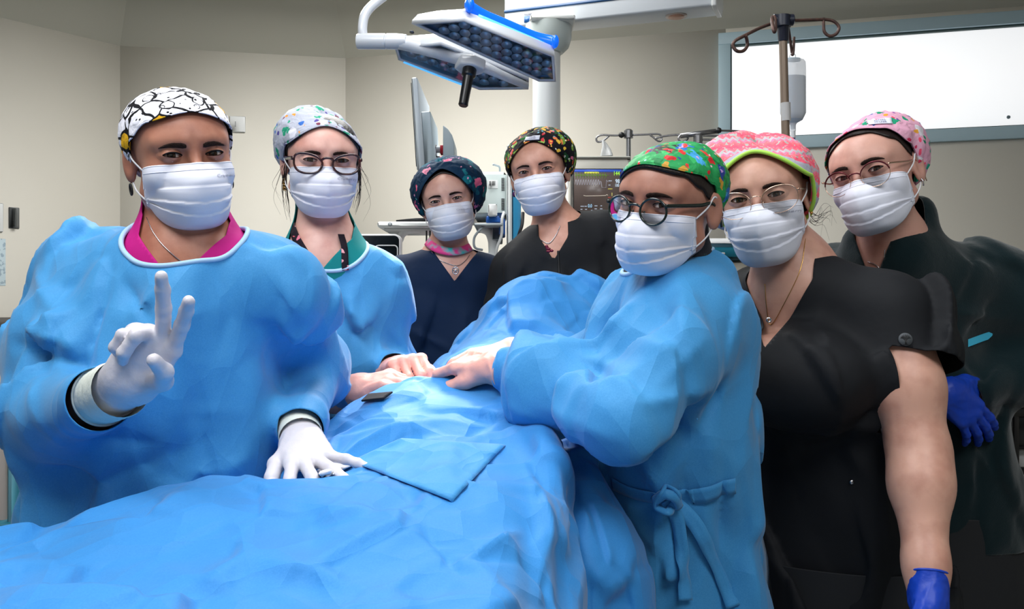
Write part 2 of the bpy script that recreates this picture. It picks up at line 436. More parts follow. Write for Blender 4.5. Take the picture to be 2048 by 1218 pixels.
# wall fittings
def on_wall(i, px):
    a, b = RP[i], RP[i+1]; T = nrm(b-a); s = ray_wall(px, a, T); q = a+T*s; return q, T, -outn(a, b)
WHITE = mat('white_plastic', rgb(222, 224, 224), 0.4)
def plate(i, x0, x1, y0, y1, nm, lb, cat, m, th=.012, off=.0):
    qa, T, n = on_wall(i, x0); qb, _, _ = on_wall(i, x1); d = (qa[1]+qb[1])/2; za = CAMZ+(609-y1)*d/1800; zb = CAMZ+(609-y0)*d/1800; c = (qa+qb)/2+n*(th/2+off); w_ = np.linalg.norm(qb-qa)
    R = np.stack([(T[0], T[1], 0), (n[0], n[1], 0), (0, 0, 1)], 1); mb = MB(); mb.box((c[0], c[1], (za+zb)/2), (w_, th, zb-za), R, bev=min(.003, th*.3)); o = mb.build(nm, m); tag(o, lb, cat); return o, np.array([c[0], c[1], (za+zb)/2]), w_, zb-za, R, n
r_ = plate(2, 459, 491, 233, 265, 'power_outlet', 'white wall socket plate on the back left wall beside the white cap', 'socket', WHITE)
o, c, w_, h_, R, n = r_
for k, dy in enumerate((-.012, 0, .012)):
    mb = MB(); 
    mb.lathe([(.0005, 0), (.0028, 0), (.0028, .0012), (.0005, .0012)], c+np.array([n[0]*.0062, n[1]*.0062, dy*.9])-R[:, 0]*w_*.12, 10, R=np.stack([R[:, 0], (0, 0, 1), R[:, 1]], 1)); ho = mb.build('socket_hole', mat('dark_hole', rgb(70, 74, 76), .6), o)
plate(1, -40, 5, 405, 463, 'switch_plate', 'grey white switch plate at the far left edge of the wall', 'switch', WHITE)
plate(1, -60, 11, 476, 571, 'wall_notice', 'pale blue printed notice taped to the far left wall', 'notice', mat('pale_blue_paper', rgb(190, 208, 216), .7, var=(60, rgb(150, 170, 184), .55, .6)), th=.002)
o, c, w_, h_, R, n = plate(1, 17, 38, 415, 457, 'wall_hook', 'small brushed steel hook plate on the left wall', 'hook', mat('dull_steel', rgb(120, 124, 126), .4, metal=.7), th=.006)
mb = MB(); mb.box(c+np.array([n[0]*.016, n[1]*.016, 0]), (w_*.35, .03, h_*.92), R, bev=.003); mb.build('hook_channel', mat('dull_steel2', rgb(140, 144, 146), .35, metal=.7), o)
# ------------------------------------------------------------------ surgical light over the table
def ray_plane(px, py, c, n):
    r = P(px, py, 1.0)-np.array([0, 0, CAMZ]); o = np.array([0, 0, CAMZ]); t = ((c-o) @ n)/(r @ n); return o+r*t
LC = P(945, 118, 2.35); LN = nrm((-0.12, -0.34, -0.93))
def surgical_light():
    t = thing('surgical_light', 'white two-winged surgical light with glowing blue handle bars above the table', 'surgical light', LC)
    lens = mat('reflector_chrome', rgb(196, 196, 200), 0.25, metal=0.3); dark = mat('lens_well', rgb(140, 141, 146), 0.3); glassm = mat('lens_cover', rgb(40, 42, 46), 0.12)
    blue = mat('blue_glow', rgb(10, 90, 235), 0.2, emis=(rgb(20, 120, 255), 0.55)); blue2 = mat('blue_bright', rgb(90, 180, 255), 0.2, emis=(rgb(90, 185, 255), 0.9)); dblue = mat('dark_blue_plastic', rgb(8, 70, 170), .25)
    whit = mat('lamp_white', rgb(204, 208, 214), 0.3, coat=.3); blk = mat('handle_black', rgb(14, 14, 16), 0.3)
    ux = nrm(np.cross(LN, (0, 1, 0))); ux = ux if ux[0] > 0 else -ux; uy = np.cross(LN, ux)
    def loc(px, py, off=0): q = ray_plane(px, py, LC-LN*0, LN)-LC; return np.array([q @ ux, q @ uy])
    def panel(pix, up):
        poly = np.array([loc(*q) for q in pix]); c = poly.mean(0)
        if np.cross(np.append(poly[1]-poly[0], 0), np.append(poly[2]-poly[1], 0))[2] < 0: poly = poly[::-1]; 
        def shr(k, s=1.0): # inset
            n = len(poly); out = []
            for i in range(n):
                a, b, d = poly[i-1], poly[i], poly[(i+1) % n]; e1 = nrm(b-a); e2 = nrm(d-b); n1 = np.array([-e1[1], e1[0]]); n2 = np.array([-e2[1], e2[0]]); m = nrm(n1+n2); out.append(b+m*k/max(.35, m @ n1))
            return np.array(out)
        # housing: rim ring, sloped sides, flat back
        rings = [(shr(.007), -.000), (shr(.0), -.001), (poly, .010), (shr(.004), .030), (shr(.022), .052), (shr(.05), .060)]
        V = []; n = len(poly); f = []
        rings = [(shr(.007), .004)]+rings
        for (pl, z) in rings: V += [LC+ux*q[0]+uy*q[1]-LN*(z+up) for q in pl]
        for k in range(len(rings)-1):
            for i in range(n): f.append((k*n+i, k*n+(i+1) % n, (k+1)*n+(i+1) % n, (k+1)*n+i))
        f.append(tuple((len(rings)-1)*n+i for i in range(n)))
        mb = MB(); mb.add(V, f); h = mb.build('housing', whit, t)
        ins = shr(.007); mb = MB(); mb.add([LC+ux*q[0]+uy*q[1]-LN*(up+.016) for q in ins], [tuple(range(n))]); mb.build('lens_well', dark, h)
        # reflector cups
        mb = MB(); R = np.stack([ux, uy, -LN], 1); mn, mx = poly.min(0), poly.max(0); sp = 0.0305; ina = shr(.019)
        ang = math.atan2(*(poly[1]-poly[0])[::-1]); long = max(range(n), key=lambda i: np.linalg.norm(poly[(i+1) % n]-poly[i])); e = nrm(poly[(long+1) % n]-poly[long]); g = np.array([-e[1], e[0]])
        def inside(q):
            return all(np.cross(np.append(ina[(i+1) % n]-ina[i], 0), np.append(q-ina[i], 0))[2] > 0 for i in range(n))
        for a in range(-20, 21):
            for b in range(-12, 13):
                q = c+e*(a+0.5*(b % 2))*sp+g*b*sp*.86
                if inside(q):
                    mb.lathe([(.0148, .0), (.0138, .005), (.0105, .0095), (.005, .0125), (.0005, .013)], LC+ux*q[0]+uy*q[1]-LN*(up+.003), 12, R=R); mb.f = mb.f[:-2]+[mb.f[-1]]
        lo = mb.build('reflector_cups', lens, h, smooth=True)
        pts = np.array([LC+ux*q[0]+uy*q[1]-LN*(up+.0015) for q in shr(.009)]); mb = MB(); mb.add(pts, [tuple(range(n))])
        gm = M_glass; mb.build('cover_glass', gm, h); return h, shr
    h1, s1_ = panel([(823, 47), (928, 40), (1108, 112), (1112, 163), (1078, 163)], 0.0)
    h2, s2_ = panel([(788, 103), (795, 127), (958, 187), (1056, 186), (1056, 166), (880, 96)], 0.012)
    # blue bars
    a = ray_plane(938, 34, LC, LN)-LN*.045; b = ray_plane(1108, 106, LC, LN)-LN*.045
    o_ = nrm(np.cross(b-a, LN)); o_ = o_ if o_[2] > 0 or o_[1] > 0 else -o_
    mb = MB(); pth = smooth_path([a-LN*-.01, a+o_*.018, a*.8+b*.2+o_*.030, a*.5+b*.5+o_*.030, a*.2+b*.8+o_*.030, b+o_*.018, b-LN*-.01], 40); mb.tube(pth, .0165, 12, ry=.009, up=(0, 0, 1)); hb = mb.build('handle_bar', blue, t, smooth=True)
    mb = MB(); q = np.array([a*(1-k)+b*k+o_*.032-LN*-.0075+np.array([0, -.009, -.004]) for k in np.linspace(.14, .92, 14)]); mb.tube(q, .0085, 8, ry=.006, up=(0, 0, 1)); mb.build('light_strip', blue2, hb, smooth=True)
    a = ray_plane(806, 131, LC, LN)-LN*.014; b = ray_plane(928, 178, LC, LN)-LN*.014; mb = MB(); mb.tube(np.array([a, a*.98+b*.02, a*.02+b*.98, b]), .0055, 8, ry=.004); mb.build('handle_bar', blue2, t, smooth=True)
    # spine, hub, sterile handle
    S0 = P(793, 83, 2.36); Hc = ray_plane(942, 122, LC, LN)
    mb = MB(); mb.tube(np.array([S0, S0*.85+Hc*.15, S0*.5+Hc*.5, Hc]), [.019, .018, .017, .020], 14, ry=[.019, .018, .014, .012]); mb.tube(np.array([Hc, Hc*.5+ray_plane(1052, 172, LC, LN)*.5, ray_plane(1054, 172, LC, LN)]), [.018, .013, .010], 10, ry=.010); mb.build('spine_arm', whit, t, smooth=True)
    hub = np.array([(-.042, -.006), (-.026, .022), (.010, .026), (.040, .010), (.036, -.014), (.012, -.030), (-.024, -.028)])
    mb = MB(); mb.prism(hub, -.004, .026, ux, uy, LN); mb.v[-1] += Hc; hbj = mb.build('hub', whit, t, bevel=.005)
    h0 = Hc+LN*.022; h1_ = P(926, 212, 2.33); dd = nrm(h1_-h0); Ln = np.linalg.norm(h1_-h0); mb = MB()
    mb.tube(np.array([h0, h0+dd*.004, h0+dd*.022, h0+dd*.026, h0+dd*Ln*.9, h0+dd*Ln*.97, h0+dd*Ln]), [.017, .0185, .0185, .0140, .0125, .0130, .0105], 20); mb.build('sterile_handle', blk, t, smooth=True, flat_angle=40)
    mb = MB(); a = P(714, 83, 2.37); mb.tube(np.array([a, a+(S0-a)*.01, a+(S0-a)*.04, a+(S0-a)*.72, a+(S0-a)*.73, a+(S0-a)*.75, a+(S0-a)*.76, S0, S0+(S0-a)*.25]), [.012, .019, .0205, .0205, .0185, .0185, .0205, .0205, .018], 22); mb.build('pivot_joint', whit, t, smooth=True, flat_angle=35)
    mb = MB(); mb.tube(smooth_path([P(727, 80, 2.37), P(725, 55, 2.37), P(731, 28, 2.38), P(752, 5, 2.40), P(795, -22, 2.45), P(880, -50, 2.6)], 40), .0125, 14); pts = [P(880, -50, 2.6), P(960, -60, 2.75)]; e = pts[-1]; mb.tube(smooth_path([P(880, -50, 2.6), e, [e[0]+.12, e[1]+.1, e[2]+.12], [e[0]+.14, e[1]+.12, 3.1]], 30), .016, 14); mb.build('yoke_tube', whit, t, smooth=True)
    mb = MB(); e2 = np.array([e[0]+.14, e[1]+.12, 3.09]); mb.lathe([(.09, 0), (.09, -.03), (.03, -.07), (.001, -.07)], e2, 24); mb.build('ceiling_rose', whit, t, smooth=True, flat_angle=40)
    mb = MB(); mb.lathe([(.0005, 0), (.006, 0), (.006, .002), (.0005, .002)], ray_plane(824, 63, LC, LN)+LN*.001, 12, R=np.stack([ux, uy, LN], 1)); mb.build('screw', M_steel0, t)
M_steel0 = mat('screw_steel', rgb(120, 122, 128), .3, metal=.9)
M_glass = bpy.data.materials.new('clear_cover'); M_glass.use_nodes = True
_t = M_glass.node_tree; [_t.nodes.remove(q) for q in list(_t.nodes)]
_o = _t.nodes.new('ShaderNodeOutputMaterial'); _m = _t.nodes.new('ShaderNodeMixShader'); _a = _t.nodes.new('ShaderNodeBsdfTransparent'); _g = _t.nodes.new('ShaderNodeBsdfGlossy'); _f = _t.nodes.new('ShaderNodeFresnel'); _g.inputs['Roughness'].default_value = .04
_t.links.new(_f.outputs[0], _m.inputs[0]); _t.links.new(_a.outputs[0], _m.inputs[1]); _t.links.new(_g.outputs[0], _m.inputs[2]); _t.links.new(_m.outputs[0], _o.inputs[0])
surgical_light()
# the lamp's own beam on the working field
tgt = P(850, 745, 1.72); l = bpy.data.lights.new('surgical_beam', 'SPOT'); l.energy = 150; l.color = (1.0, 0.95, 0.93); l.spot_size = math.radians(27); l.spot_blend = 0.85; l.shadow_soft_size = 0.16
o = bpy.data.objects.new('surgical_beam', l); C.objects.link(o); src = LC+LN*0.03; o.location = src.tolist(); o.rotation_euler = Vector((tgt-src).tolist()).to_track_quat('-Z', 'Y').to_euler()

GREY = mat('grey_enamel', rgb(196, 200, 198), 0.4); LGREY = mat('pale_grey_enamel', rgb(214, 218, 218), 0.4); MGREY = mat('mid_grey_plastic', rgb(150, 160, 166), .45); DK = mat('black_plastic', rgb(20, 22, 25), .45)
# ------------------------------------------------------------------ ceiling pendant: boxed arm, drum and column
def pendant():
    c = P(1093, 300, 3.45); X, Y = c[0], c[1]
    t = thing('ceiling_pendant', 'white ceiling pendant arm with a blue stripe and round column', 'ceiling pendant', (X, Y, 0.9))
    mb = MB(); mb.lathe([(.05, 1.0), (.053, 1.0), (.053, 2.30)], (X, Y, 0), 32); mb.build('column', mat('column_paint', rgb(206, 210, 212), .35), t, smooth=True, flat_angle=40)
    mb = MB(); mb.lathe([(.001, 2.262), (.055, 2.262), (.078, 2.285), (.088, 2.32), (.088, 2.37), (.001, 2.37)], (X+.008, Y, 0), 32); mb.build('drum', mat('drum_plastic', rgb(180, 190, 188), .4), t, smooth=True, flat_angle=40)
    mb = MB(); mb.box((X+.02, Y, 2.376), (.17, .17, .022), bev=.006); mb.build('mounting_plate', LGREY, t)
    A = np.array([-.03, 3.53]); u = nrm(np.array([.92, -.33])); v = np.array([-u[1], u[0]]); L = .80; D = .15; z0 = 2.386
    prof = [(0, .0), (.0, .30), (D+.05, .30), (D+.05, .05), (D, .004), (.03, -.004)]
    mb = MB(); k = len(prof); V = []
    for s in (0, L): V += [(*(A+u*s+v*q[0]), z0+q[1]) for q in prof]
    mb.add(V, [tuple(range(k)), tuple(range(k, 2*k))[::-1]]+[(i, k+i, k+(i+1) % k, (i+1) % k) for i in range(k)]); mb.build('arm_housing', mat('pendant_white', rgb(206, 212, 218), .35), t, bevel=.006)
    mb = MB()
    # end cap lip
    V = []; 
    for s in (L, L+.018): V += [(*(A+u*s+v*(q[0]*1.10-.008)), z0+q[1]*1.05-.006) for q in prof]
    mb.add(V, [tuple(range(k)), tuple(range(k, 2*k))[::-1]]+[(i, k+i, k+(i+1) % k, (i+1) % k) for i in range(k)]); mb.build('end_cap', WHITE, t, bevel=.004)
    R = np.stack([(*u, 0), (*v, 0), (0, 0, 1)], 1)
    mb = MB(); mb.box((*(A+u*L*.5-v*.001), z0+.062), (L, .003, .011), R); mb.build('blue_stripe', mat('stripe_blue', rgb(16, 66, 112), .4), t)
    q = A+u*.098-v*.001; mb = MB(); mb.box((*q, z0+.022), (.030, .003, .024), R); mb.build('logo_square', mat('logo_blue', rgb(22, 84, 148), .4), t)
    tv, tf = text_obj('TRUMPF', .0085, (*(A+u*.098-v*.0025), z0+.040), (*u, 0), (0, 0, 1), None, None); obj('logo_word', tv, tf, mat('logo_ink', rgb(60, 60, 90), .5), t, smooth=False)
    q = A+u*.66+v*.075; mb = MB(); mb.lathe([(.001, 0), (.040, 0), (.040, -.004), (.001, -.004)], (*q, z0-.002), 24); o = mb.build('round_emblem', mat('emblem_pale', rgb(196, 180, 168), .4), t)
    mb = MB(); mb.lathe([(.001, 0), (.030, 0), (.030, -.003), (.001, -.003)], (*q, z0-.0055), 24); mb.build('emblem_disc', mat('emblem_orange', rgb(196, 148, 124), .4), o)
pendant()
# ------------------------------------------------------------------ side-on monitor on its stand
def pxbox(mb, x0, x1, y0, y1, d0, d1, bev=0.004):
    """box whose front face fills that part of the view at depth d0 and which runs back to d1"""
    a = P(x0, y1, d0); b = P(x1, y0, d0); mb.box(((a[0]+b[0])/2, (d0+d1)/2, (a[2]+b[2])/2), (abs(b[0]-a[0]), d1-d0, abs(b[2]-a[2])), bev=bev)
def side_monitor():
    b = P(860, 330, 3.1); t = thing('flat_monitor', 'grey flat monitor seen edge-on standing behind the navy cap', 'monitor', (b[0]+.02, 3.15, 0))
    R = np.eye(3); a = math.radians(2.0)
    mb = MB(); c = P(847, 272, 3.1); a_ = math.radians(-3.5); R = np.array([[math.cos(a_), 0, math.sin(a_)], [0, 1, 0], [-math.sin(a_), 0, math.cos(a_)]])
    mb.box(c, (.020, .42, .30), R, bev=.004); mb.build('screen_panel', mat('monitor_bezel', rgb(168, 178, 186), .4), t)
    mb = MB(); mb.box(c+np.array([-.0115, 0, 0]), (.003, .40, .27), R, bev=.001); mb.build('screen_glass', DK, t)
    mb = MB(); mb.box(P(862, 292, 3.1), (.033, .28, .18), R, bev=.004); mb.build('rear_housing', mat('rear_grey', rgb(150, 164, 172), .45), t)
    prof = [(886, 345), (886, 250), (896, 258), (904, 270), (908, 285), (910, 345)]; mb = MB(); k = len(prof); V = [P(x, y, 3.02) for x, y in prof]; V += [p_+np.array([0, .16, 0]) for p_ in V]
    mb.add(V, [tuple(range(k)), tuple(range(k, 2*k))[::-1]]+[(i, k+i, k+(i+1) % k, (i+1) % k) for i in range(k)]); mb.build('bracket_shell', mat('bracket_grey', rgb(140, 154, 162), .45), t, bevel=.003)
    mb = MB(); mb.cyl(P(868, 299, 3.1), P(888, 299, 3.1), .012, 12); mb.build('hinge', MGREY, t)
    mb = MB(); pxbox(mb, 880, 888, 290, 307, 3.06, 3.1, .001); mb.build('red_clip', mat('red_plastic', rgb(170, 24, 44), .4), t)
    mb = MB(); mb.tube(smooth_path([P(872, 290, 3.08), P(869, 300, 3.06), P(872, 312, 3.08), P(880, 314, 3.08)], 16), .0025, 6); mb.build('cable_loop', DK, t, smooth=True)
    mb = MB(); p0 = P(890, 340, 3.1); mb.cyl((p0[0], 3.12, .03), (p0[0], 3.12, p0[2]), .022, 18); mb.build('pole', MGREY, t, smooth=True, flat_angle=40)
    mb = MB(); mb.lathe([(.001, 0), (.24, 0), (.24, .02), (.05, .05), (.001, .05)], (p0[0], 3.12, 0), 28); mb.build('base', MGREY, t, smooth=True, flat_angle=40)
side_monitor()
# ------------------------------------------------------------------ anaesthesia machine
def anaesthesia():
    D = 3.3; b = P(990, 500, D); t = thing('anaesthesia_machine', 'pale anaesthesia machine with vented box, tall blue-sided column and cables', 'anaesthesia machine', (b[0], D+.2, 0))
    m2 = mat('machine_green_white', rgb(196, 208, 206), .4)
    mb = MB(); pxbox(mb, 938, 1014, 343, 432, D, D+.28, .012); vb = mb.build('vented_box', m2, t)
    mb = MB(); pxbox(mb, 918, 950, 343, 440, D+.02, D+.26, .012); mb.build('rounded_side', mat('machine_pale_grey', rgb(204, 212, 214), .4), t)  # rounded side in a pale grey
    for (x, y0, y1) in ((1003, 356, 380), (1003, 397, 419)):
        mb = MB()
        for k in range(11): yy = y0+(y1-y0)*k/10; pxbox(mb, x, x+6, yy, yy+1.2, D-.002, D+.004, 0)
        g = mb.build('vent_slots', DK, vb)
    mb = MB(); pxbox(mb, 976, 996, 360, 377, D-.003, D, .001); lb = mb.build('data_label', WHITE, vb)
    mb = MB(); 
    for x, w_ in ((979, 2.2), (982.5, 1), (985, 2.4), (989, 1.4)): pxbox(mb, x, x+w_, 362, 371, D-.0045, D-.0028, 0)
    mb.build('barcode', DK, lb)
    mb = MB(); mb.tube(smooth_path([P(1000, 343, D+.05), P(999, 334, D+.05), P(993, 331, D+.04), P(986, 329, D+.03)], 14), .004, 8); mb.build('antenna', MGREY, t, smooth=True)
    mb = MB(); pxbox(mb, 1013, 1024, 289, 700, D-.06, D+.24, .006); mb.build('column_front', LGREY, t)
    mb = MB(); pxbox(mb, 1024, 1042, 330, 700, D-.05, D+.24, .004); mb.build('column_side', mat('machine_blue', rgb(44, 132, 176), .4), t)
    mb = MB(); pxbox(mb, 972, 1000, 432, 446, D-.06, D+.12, .004); pxbox(mb, 998, 1010, 436, 470, D-.05, D+.1, .004); mb.build('blue_tray', mat('tray_blue', rgb(24, 92, 178), .4), t)
    mb = MB(); pxbox(mb, 976, 994, 408, 432, D-.08, D-.02, .004); mb.build('white_module', WHITE, t)
    mb = MB(); pxbox(mb, 948, 1006, 446, 452, D-.10, D+.22, .003); pxbox(mb, 984, 1004, 452, 480, D-.02, D+.22, .003); mb.build('shelf', MGREY, t)
    mb = MB(); mb.tube(smooth_path([P(958, 455, D), P(976, 462, D), P(984, 478, D), P(986, 500, D), P(988, 560, D)], 24), .017, 12); mb.build('support_arm', LGREY, t, smooth=True)
    mb = MB(); mb.tube(smooth_path([P(1008, 425, D-.07), P(1004, 440, D-.09), P(1003, 470, D-.09), P(993, 500, D-.09), P(990, 540, D-.09)], 30), .0055, 8); mb.build('white_cable', LGREY, t, smooth=True)
    mb = MB(); mb.tube(smooth_path([P(972, 448, D-.08), P(955, 465, D-.09), P(948, 478, D-.09), P(950, 495, D-.09), P(965, 500, D-.08)], 30), .0045, 8); mb.build('grey_cable', MGREY, t, smooth=True)
    mb = MB(); mb.tube(smooth_path([P(1046, 425, D-.07), P(1044, 450, D-.09), P(1036, 480, D-.09), P(1036, 540, D-.09)], 30), .006, 8); mb.build('black_cable', DK, t, smooth=True)
    mb = MB(); pxbox(mb, 930, 1080, 505, 900, D-.05, D+.4, .02); pxbox(mb, 950, 1060, 885, 915, D-.12, D+.3, .02); mb.build('cabinet_body', LGREY, t)
    a = P(1005, 960, D)
    mb = MB(); mb.box(((P(940, 0, D)[0]+P(1070, 0, D)[0])/2, D+.17, .33), (.26, .4, .62), bev=.02); mb.build('plinth', GREY, t)
    for sx in (-1, 1):
        for sy in (0, 1):
            mb = MB(); x = a[0]+sx*.09; y = D+.05+sy*.26; mb.cyl((x-.015, y, .03), (x+.015, y, .03), .03, 16); mb.build('castor', DK, t)
    # hose bellows
    mb = MB(); mb.tube(smooth_path([P(1040, 500, D-.1), P(1060, 470, D-.12), P(1070, 450, D-.12), P(1090, 440, D-.10)], 30), [.013+.003*(i % 2) for i in range(31)][:len(smooth_path([P(1040, 500, D-.1), P(1060, 470, D-.12), P(1070, 450, D-.12), P(1090, 440, D-.10)], 30))], 10); mb.build('corrugated_hose', LGREY, t, smooth=True)
anaesthesia()
def rail_table():
    D = 3.2; a = P(815, 450, D); t = thing('instrument_shelf', 'slim white shelf with a round lock on its rail, left of the navy cap', 'shelf', (a[0], D+.15, 0))
    mb = MB(); pxbox(mb, 754, 880, 443, 455, D, D+.30, .006); tp = mb.build('shelf_top', LGREY, t)
    mb = MB(); mb.cyl(P(780, 448.5, D+.002), P(780, 448.5, D-.006), .0075, 18); k_ = mb.build('round_lock', MGREY, tp); mb = MB(); mb.cyl(P(780, 448.5, D-.005), P(780, 448.5, D-.009), .0035, 12); mb.build('lock_core', LGREY, k_)
    mb = MB(); pxbox(mb, 768, 875, 455, 460, D+.02, D+.28, .004); mb.build('under_rail', GREY, t)
    mb = MB(); mb.tube(smooth_path([P(838, 458, D+.1), P(812, 463, D+.1), P(800, 478, D+.1), P(797, 520, D+.1), P(797, 800, D+.1)], 40), .014, 12, ry=.018); mb.build('curved_leg', LGREY, t, smooth=True)
    for x in (853, 860):
        mb = MB(); mb.cyl(P(x, 459, D+.05), P(x, 490, D+.05), .003, 8); mb.build('hanging_rod', DK, t)
    e = P(797, 800, D+.1); mb = MB(); mb.cyl((e[0], e[1], .03), (e[0], e[1], e[2]), .016, 14); mb.lathe([(.001, 0), (.2, 0), (.2, .02), (.03, .05), (.001, .05)], (e[0], e[1], 0), 24); mb.build('pedestal', MGREY, t, smooth=True, flat_angle=40)
    mb = MB(); V = [P(792, 440, D+.02), P(832, 436, D+.02), P(870, 436, D+.02), P(870, 441, D+.02), P(792, 442.5, D+.02)]; V += [v+np.array([0, .2, 0]) for v in V]; mb.add(V, [tuple(range(5)), tuple(range(5, 10))[::-1]]+[(i, 5+i, 5+(i+1) % 5, (i+1) % 5) for i in range(5)]); o = mb.build('clipboard', DK); tag(o, 'thin black folder lying on the slim white shelf', 'folder')
rail_table()
def dark_screen():
    D = 2.95; a = P(750, 500, D); t = thing('tilted_screen', 'black screen with rounded white rim between blue gown and navy scrub', 'screen', (a[0], D+.1, 0))
    k = []
    def rr(x0, x1, y0, y1, r, d):
        out = []
        for (cx, cy, a0) in ((x1-r, y0+r, -90), (x1-r, y1-r, 0), (x0+r, y1-r, 90), (x0+r, y0+r, 180)):
            for q in np.linspace(a0, a0+90, 6): out.append(P(cx+r*math.cos(math.radians(q)), cy+r*math.sin(math.radians(q)), d))
        return np.array(out)
    def slab(poly, th, nm, m, par):
        n = len(poly); V = np.concatenate([poly, poly+np.array([0, th, 0])]); mb = MB(); mb.add(V, [tuple(range(n)), tuple(range(n, 2*n))[::-1]]+[(i, n+i, n+(i+1) % n, (i+1) % n) for i in range(n)]); return mb.build(nm, m, par)
    slab(rr(640, 801, 468, 620, 12, D), .05, 'rim', WHITE, t); slab(rr(644, 798, 471, 617, 10, D-.003), .004, 'screen_face', mat('screen_dark', rgb(10, 18, 24), .2), t)
    r2 = rr(750, 795, 491, 560, 7, D-.006); mb = MB(); mb.tube(r2, .0022, 6, closed=True); mb.build('handle_frame', WHITE, t, smooth=True)
    mb = MB(); mb.cyl((a[0], D+.05, .03), (a[0], D+.05, 1.30), .02, 14); mb.lathe([(.001, 0), (.22, 0), (.22, .02), (.03, .05), (.001, .05)], (a[0], D+.05, 0), 24); mb.build('stand', MGREY, t, smooth=True, flat_angle=40)
dark_screen()
# ------------------------------------------------------------------ patient monitor
def patient_monitor():
    D = 3.0; x0, x1, y0, y1 = 1138, 1262, 312, 440
    a = P(1200, 440, D); t = thing('patient_monitor', 'beige patient monitor showing green and white vital-sign traces and 144', 'monitor', (a[0], D+.1, a[2]))
    mb = MB(); pxbox(mb, x0, x1, y0, y1, D, D+.16, .012); mb.build('casing', mat('monitor_beige', rgb(202, 200, 190), .45), t)
    mb = MB(); pxbox(mb, x0, x1, 312, 316, D-.012, D+.17, .004); mb.build('top_lip', mat('monitor_beige2', rgb(190, 190, 182), .45), t)
    mb = MB(); pxbox(mb, 1146, 1247, 337, 434, D-.006, D+.002, .002); mb.build('bezel', DK, t)
    scr = mat('screen_brown', rgb(84, 72, 68), .3, emis=(rgb(78, 68, 64), .55)); mb = MB(); pxbox(mb, 1148, 1244, 339, 432, D-.008, D-.005, 0); s = mb.build('screen', scr, t)
    def em(n, r, g, b, k=.7): return mat(n, rgb(r, g, b), .4, emis=(rgb(r, g, b), k))
    def bar(x0, x1, y0, y1, m, nm='screen_graphic'): mb = MB(); pxbox(mb, x0, x1, y0, y1, D-.0095, D-.0082, 0); return mb.build(nm, m, s)
    bar(1148, 1243, 339, 344, em('bar_blue', 50, 82, 176), 'title_bar'); bar(1169, 1198, 343, 347, em('bar_yellow', 206, 206, 80), 'alarm_bar')
    def line(pts, m, nm, r=.0008): mb = MB(); mb.tube(np.array([P(x, y, D-.0095) for x, y in pts]), r, 5); return mb.build(nm, m, s)
    g = em('trace_green', 100, 140, 50, .6); pts = []
    for k in range(12):
        x = 1150+k*5.4; pts += [(x, 350), (x+1.6, 350), (x+2, 345), (x+2.4, 356), (x+2.8, 350)]
    line(pts, g, 'heart_trace'); line([(1150, 350.5), (1218, 350.5)], g, 'heart_baseline', .0006)
    pts = [];
    for k in range(10): x = 1150+k*5.0; pts += [(x, 369), (x+1.2, 360), (x+2.4, 359), (x+3.8, 370)]
    pts += [(1200, 362), (1202, 363), (1204, 375), (1212, 375.5), (1213, 360), (1216, 364)]; line(pts, em('trace_white', 160, 160, 170, .6), 'oxygen_trace')
    line([(1167, 391), (1172, 392), (1200, 391.5), (1211, 391), (1214, 389), (1216, 391)], em('trace_cream', 206, 196, 180, .7), 'breath_trace')
    def txt(b, x, y, h, m, nm='reading'):
        tv, tf = text_obj(b, h*D/1800*1.35, (0, 0, 0), (1, 0, 0), (0, 1, 0), None, None)
        tv = P(x, y, D-.0095)+np.stack([tv[:, 0]*.72, -tv[:, 2], tv[:, 1]], 1); obj(nm, tv, tf, m, s, smooth=False)
    txt('144', 1233, 347, 9, em('num_green', 150, 226, 60, .9)); txt('98', 1235, 363, 9, em('num_white', 190, 210, 226, .9)); txt('100', 1234, 371, 6, em('num_white2', 190, 210, 226, .9)); txt('1', 1224, 389, 7, em('num_yellow', 220, 214, 110, .9)); txt('0.0', 1180, 412, 7, em('num_pale', 150, 200, 230, .9))
    w1 = em('label_pale', 170, 180, 196, .6)
    for (x, y, w_) in ((1161, 412, 7), (1169, 412, 5), (1189, 411, 6), (1201, 411, 3), (1161, 418, 4), (1170, 418, 4), (1189, 417, 5), (1200, 417, 5), (1182, 420, 3), (1190, 421, 2), (1217, 361, 7), (1217, 369.5, 4)): bar(x, x+w_, y, y+1.4, w1)
    bar(1216, 1225, 377, 378.4, em('label_yellow', 190, 180, 80, .6)); bar(1216, 1222, 394, 396, em('label_red', 150, 60, 54, .6))
    mb = MB(); mb.cyl((a[0], D+.1, .03), (a[0], D+.1, a[2]+.01), .022, 16); mb.lathe([(.001, 0), (.2, 0), (.2, .02), (.03, .05), (.001, .05)], (a[0], D+.1, 0), 24); mb.build('stand', MGREY, t, smooth=True, flat_angle=40)
patient_monitor()
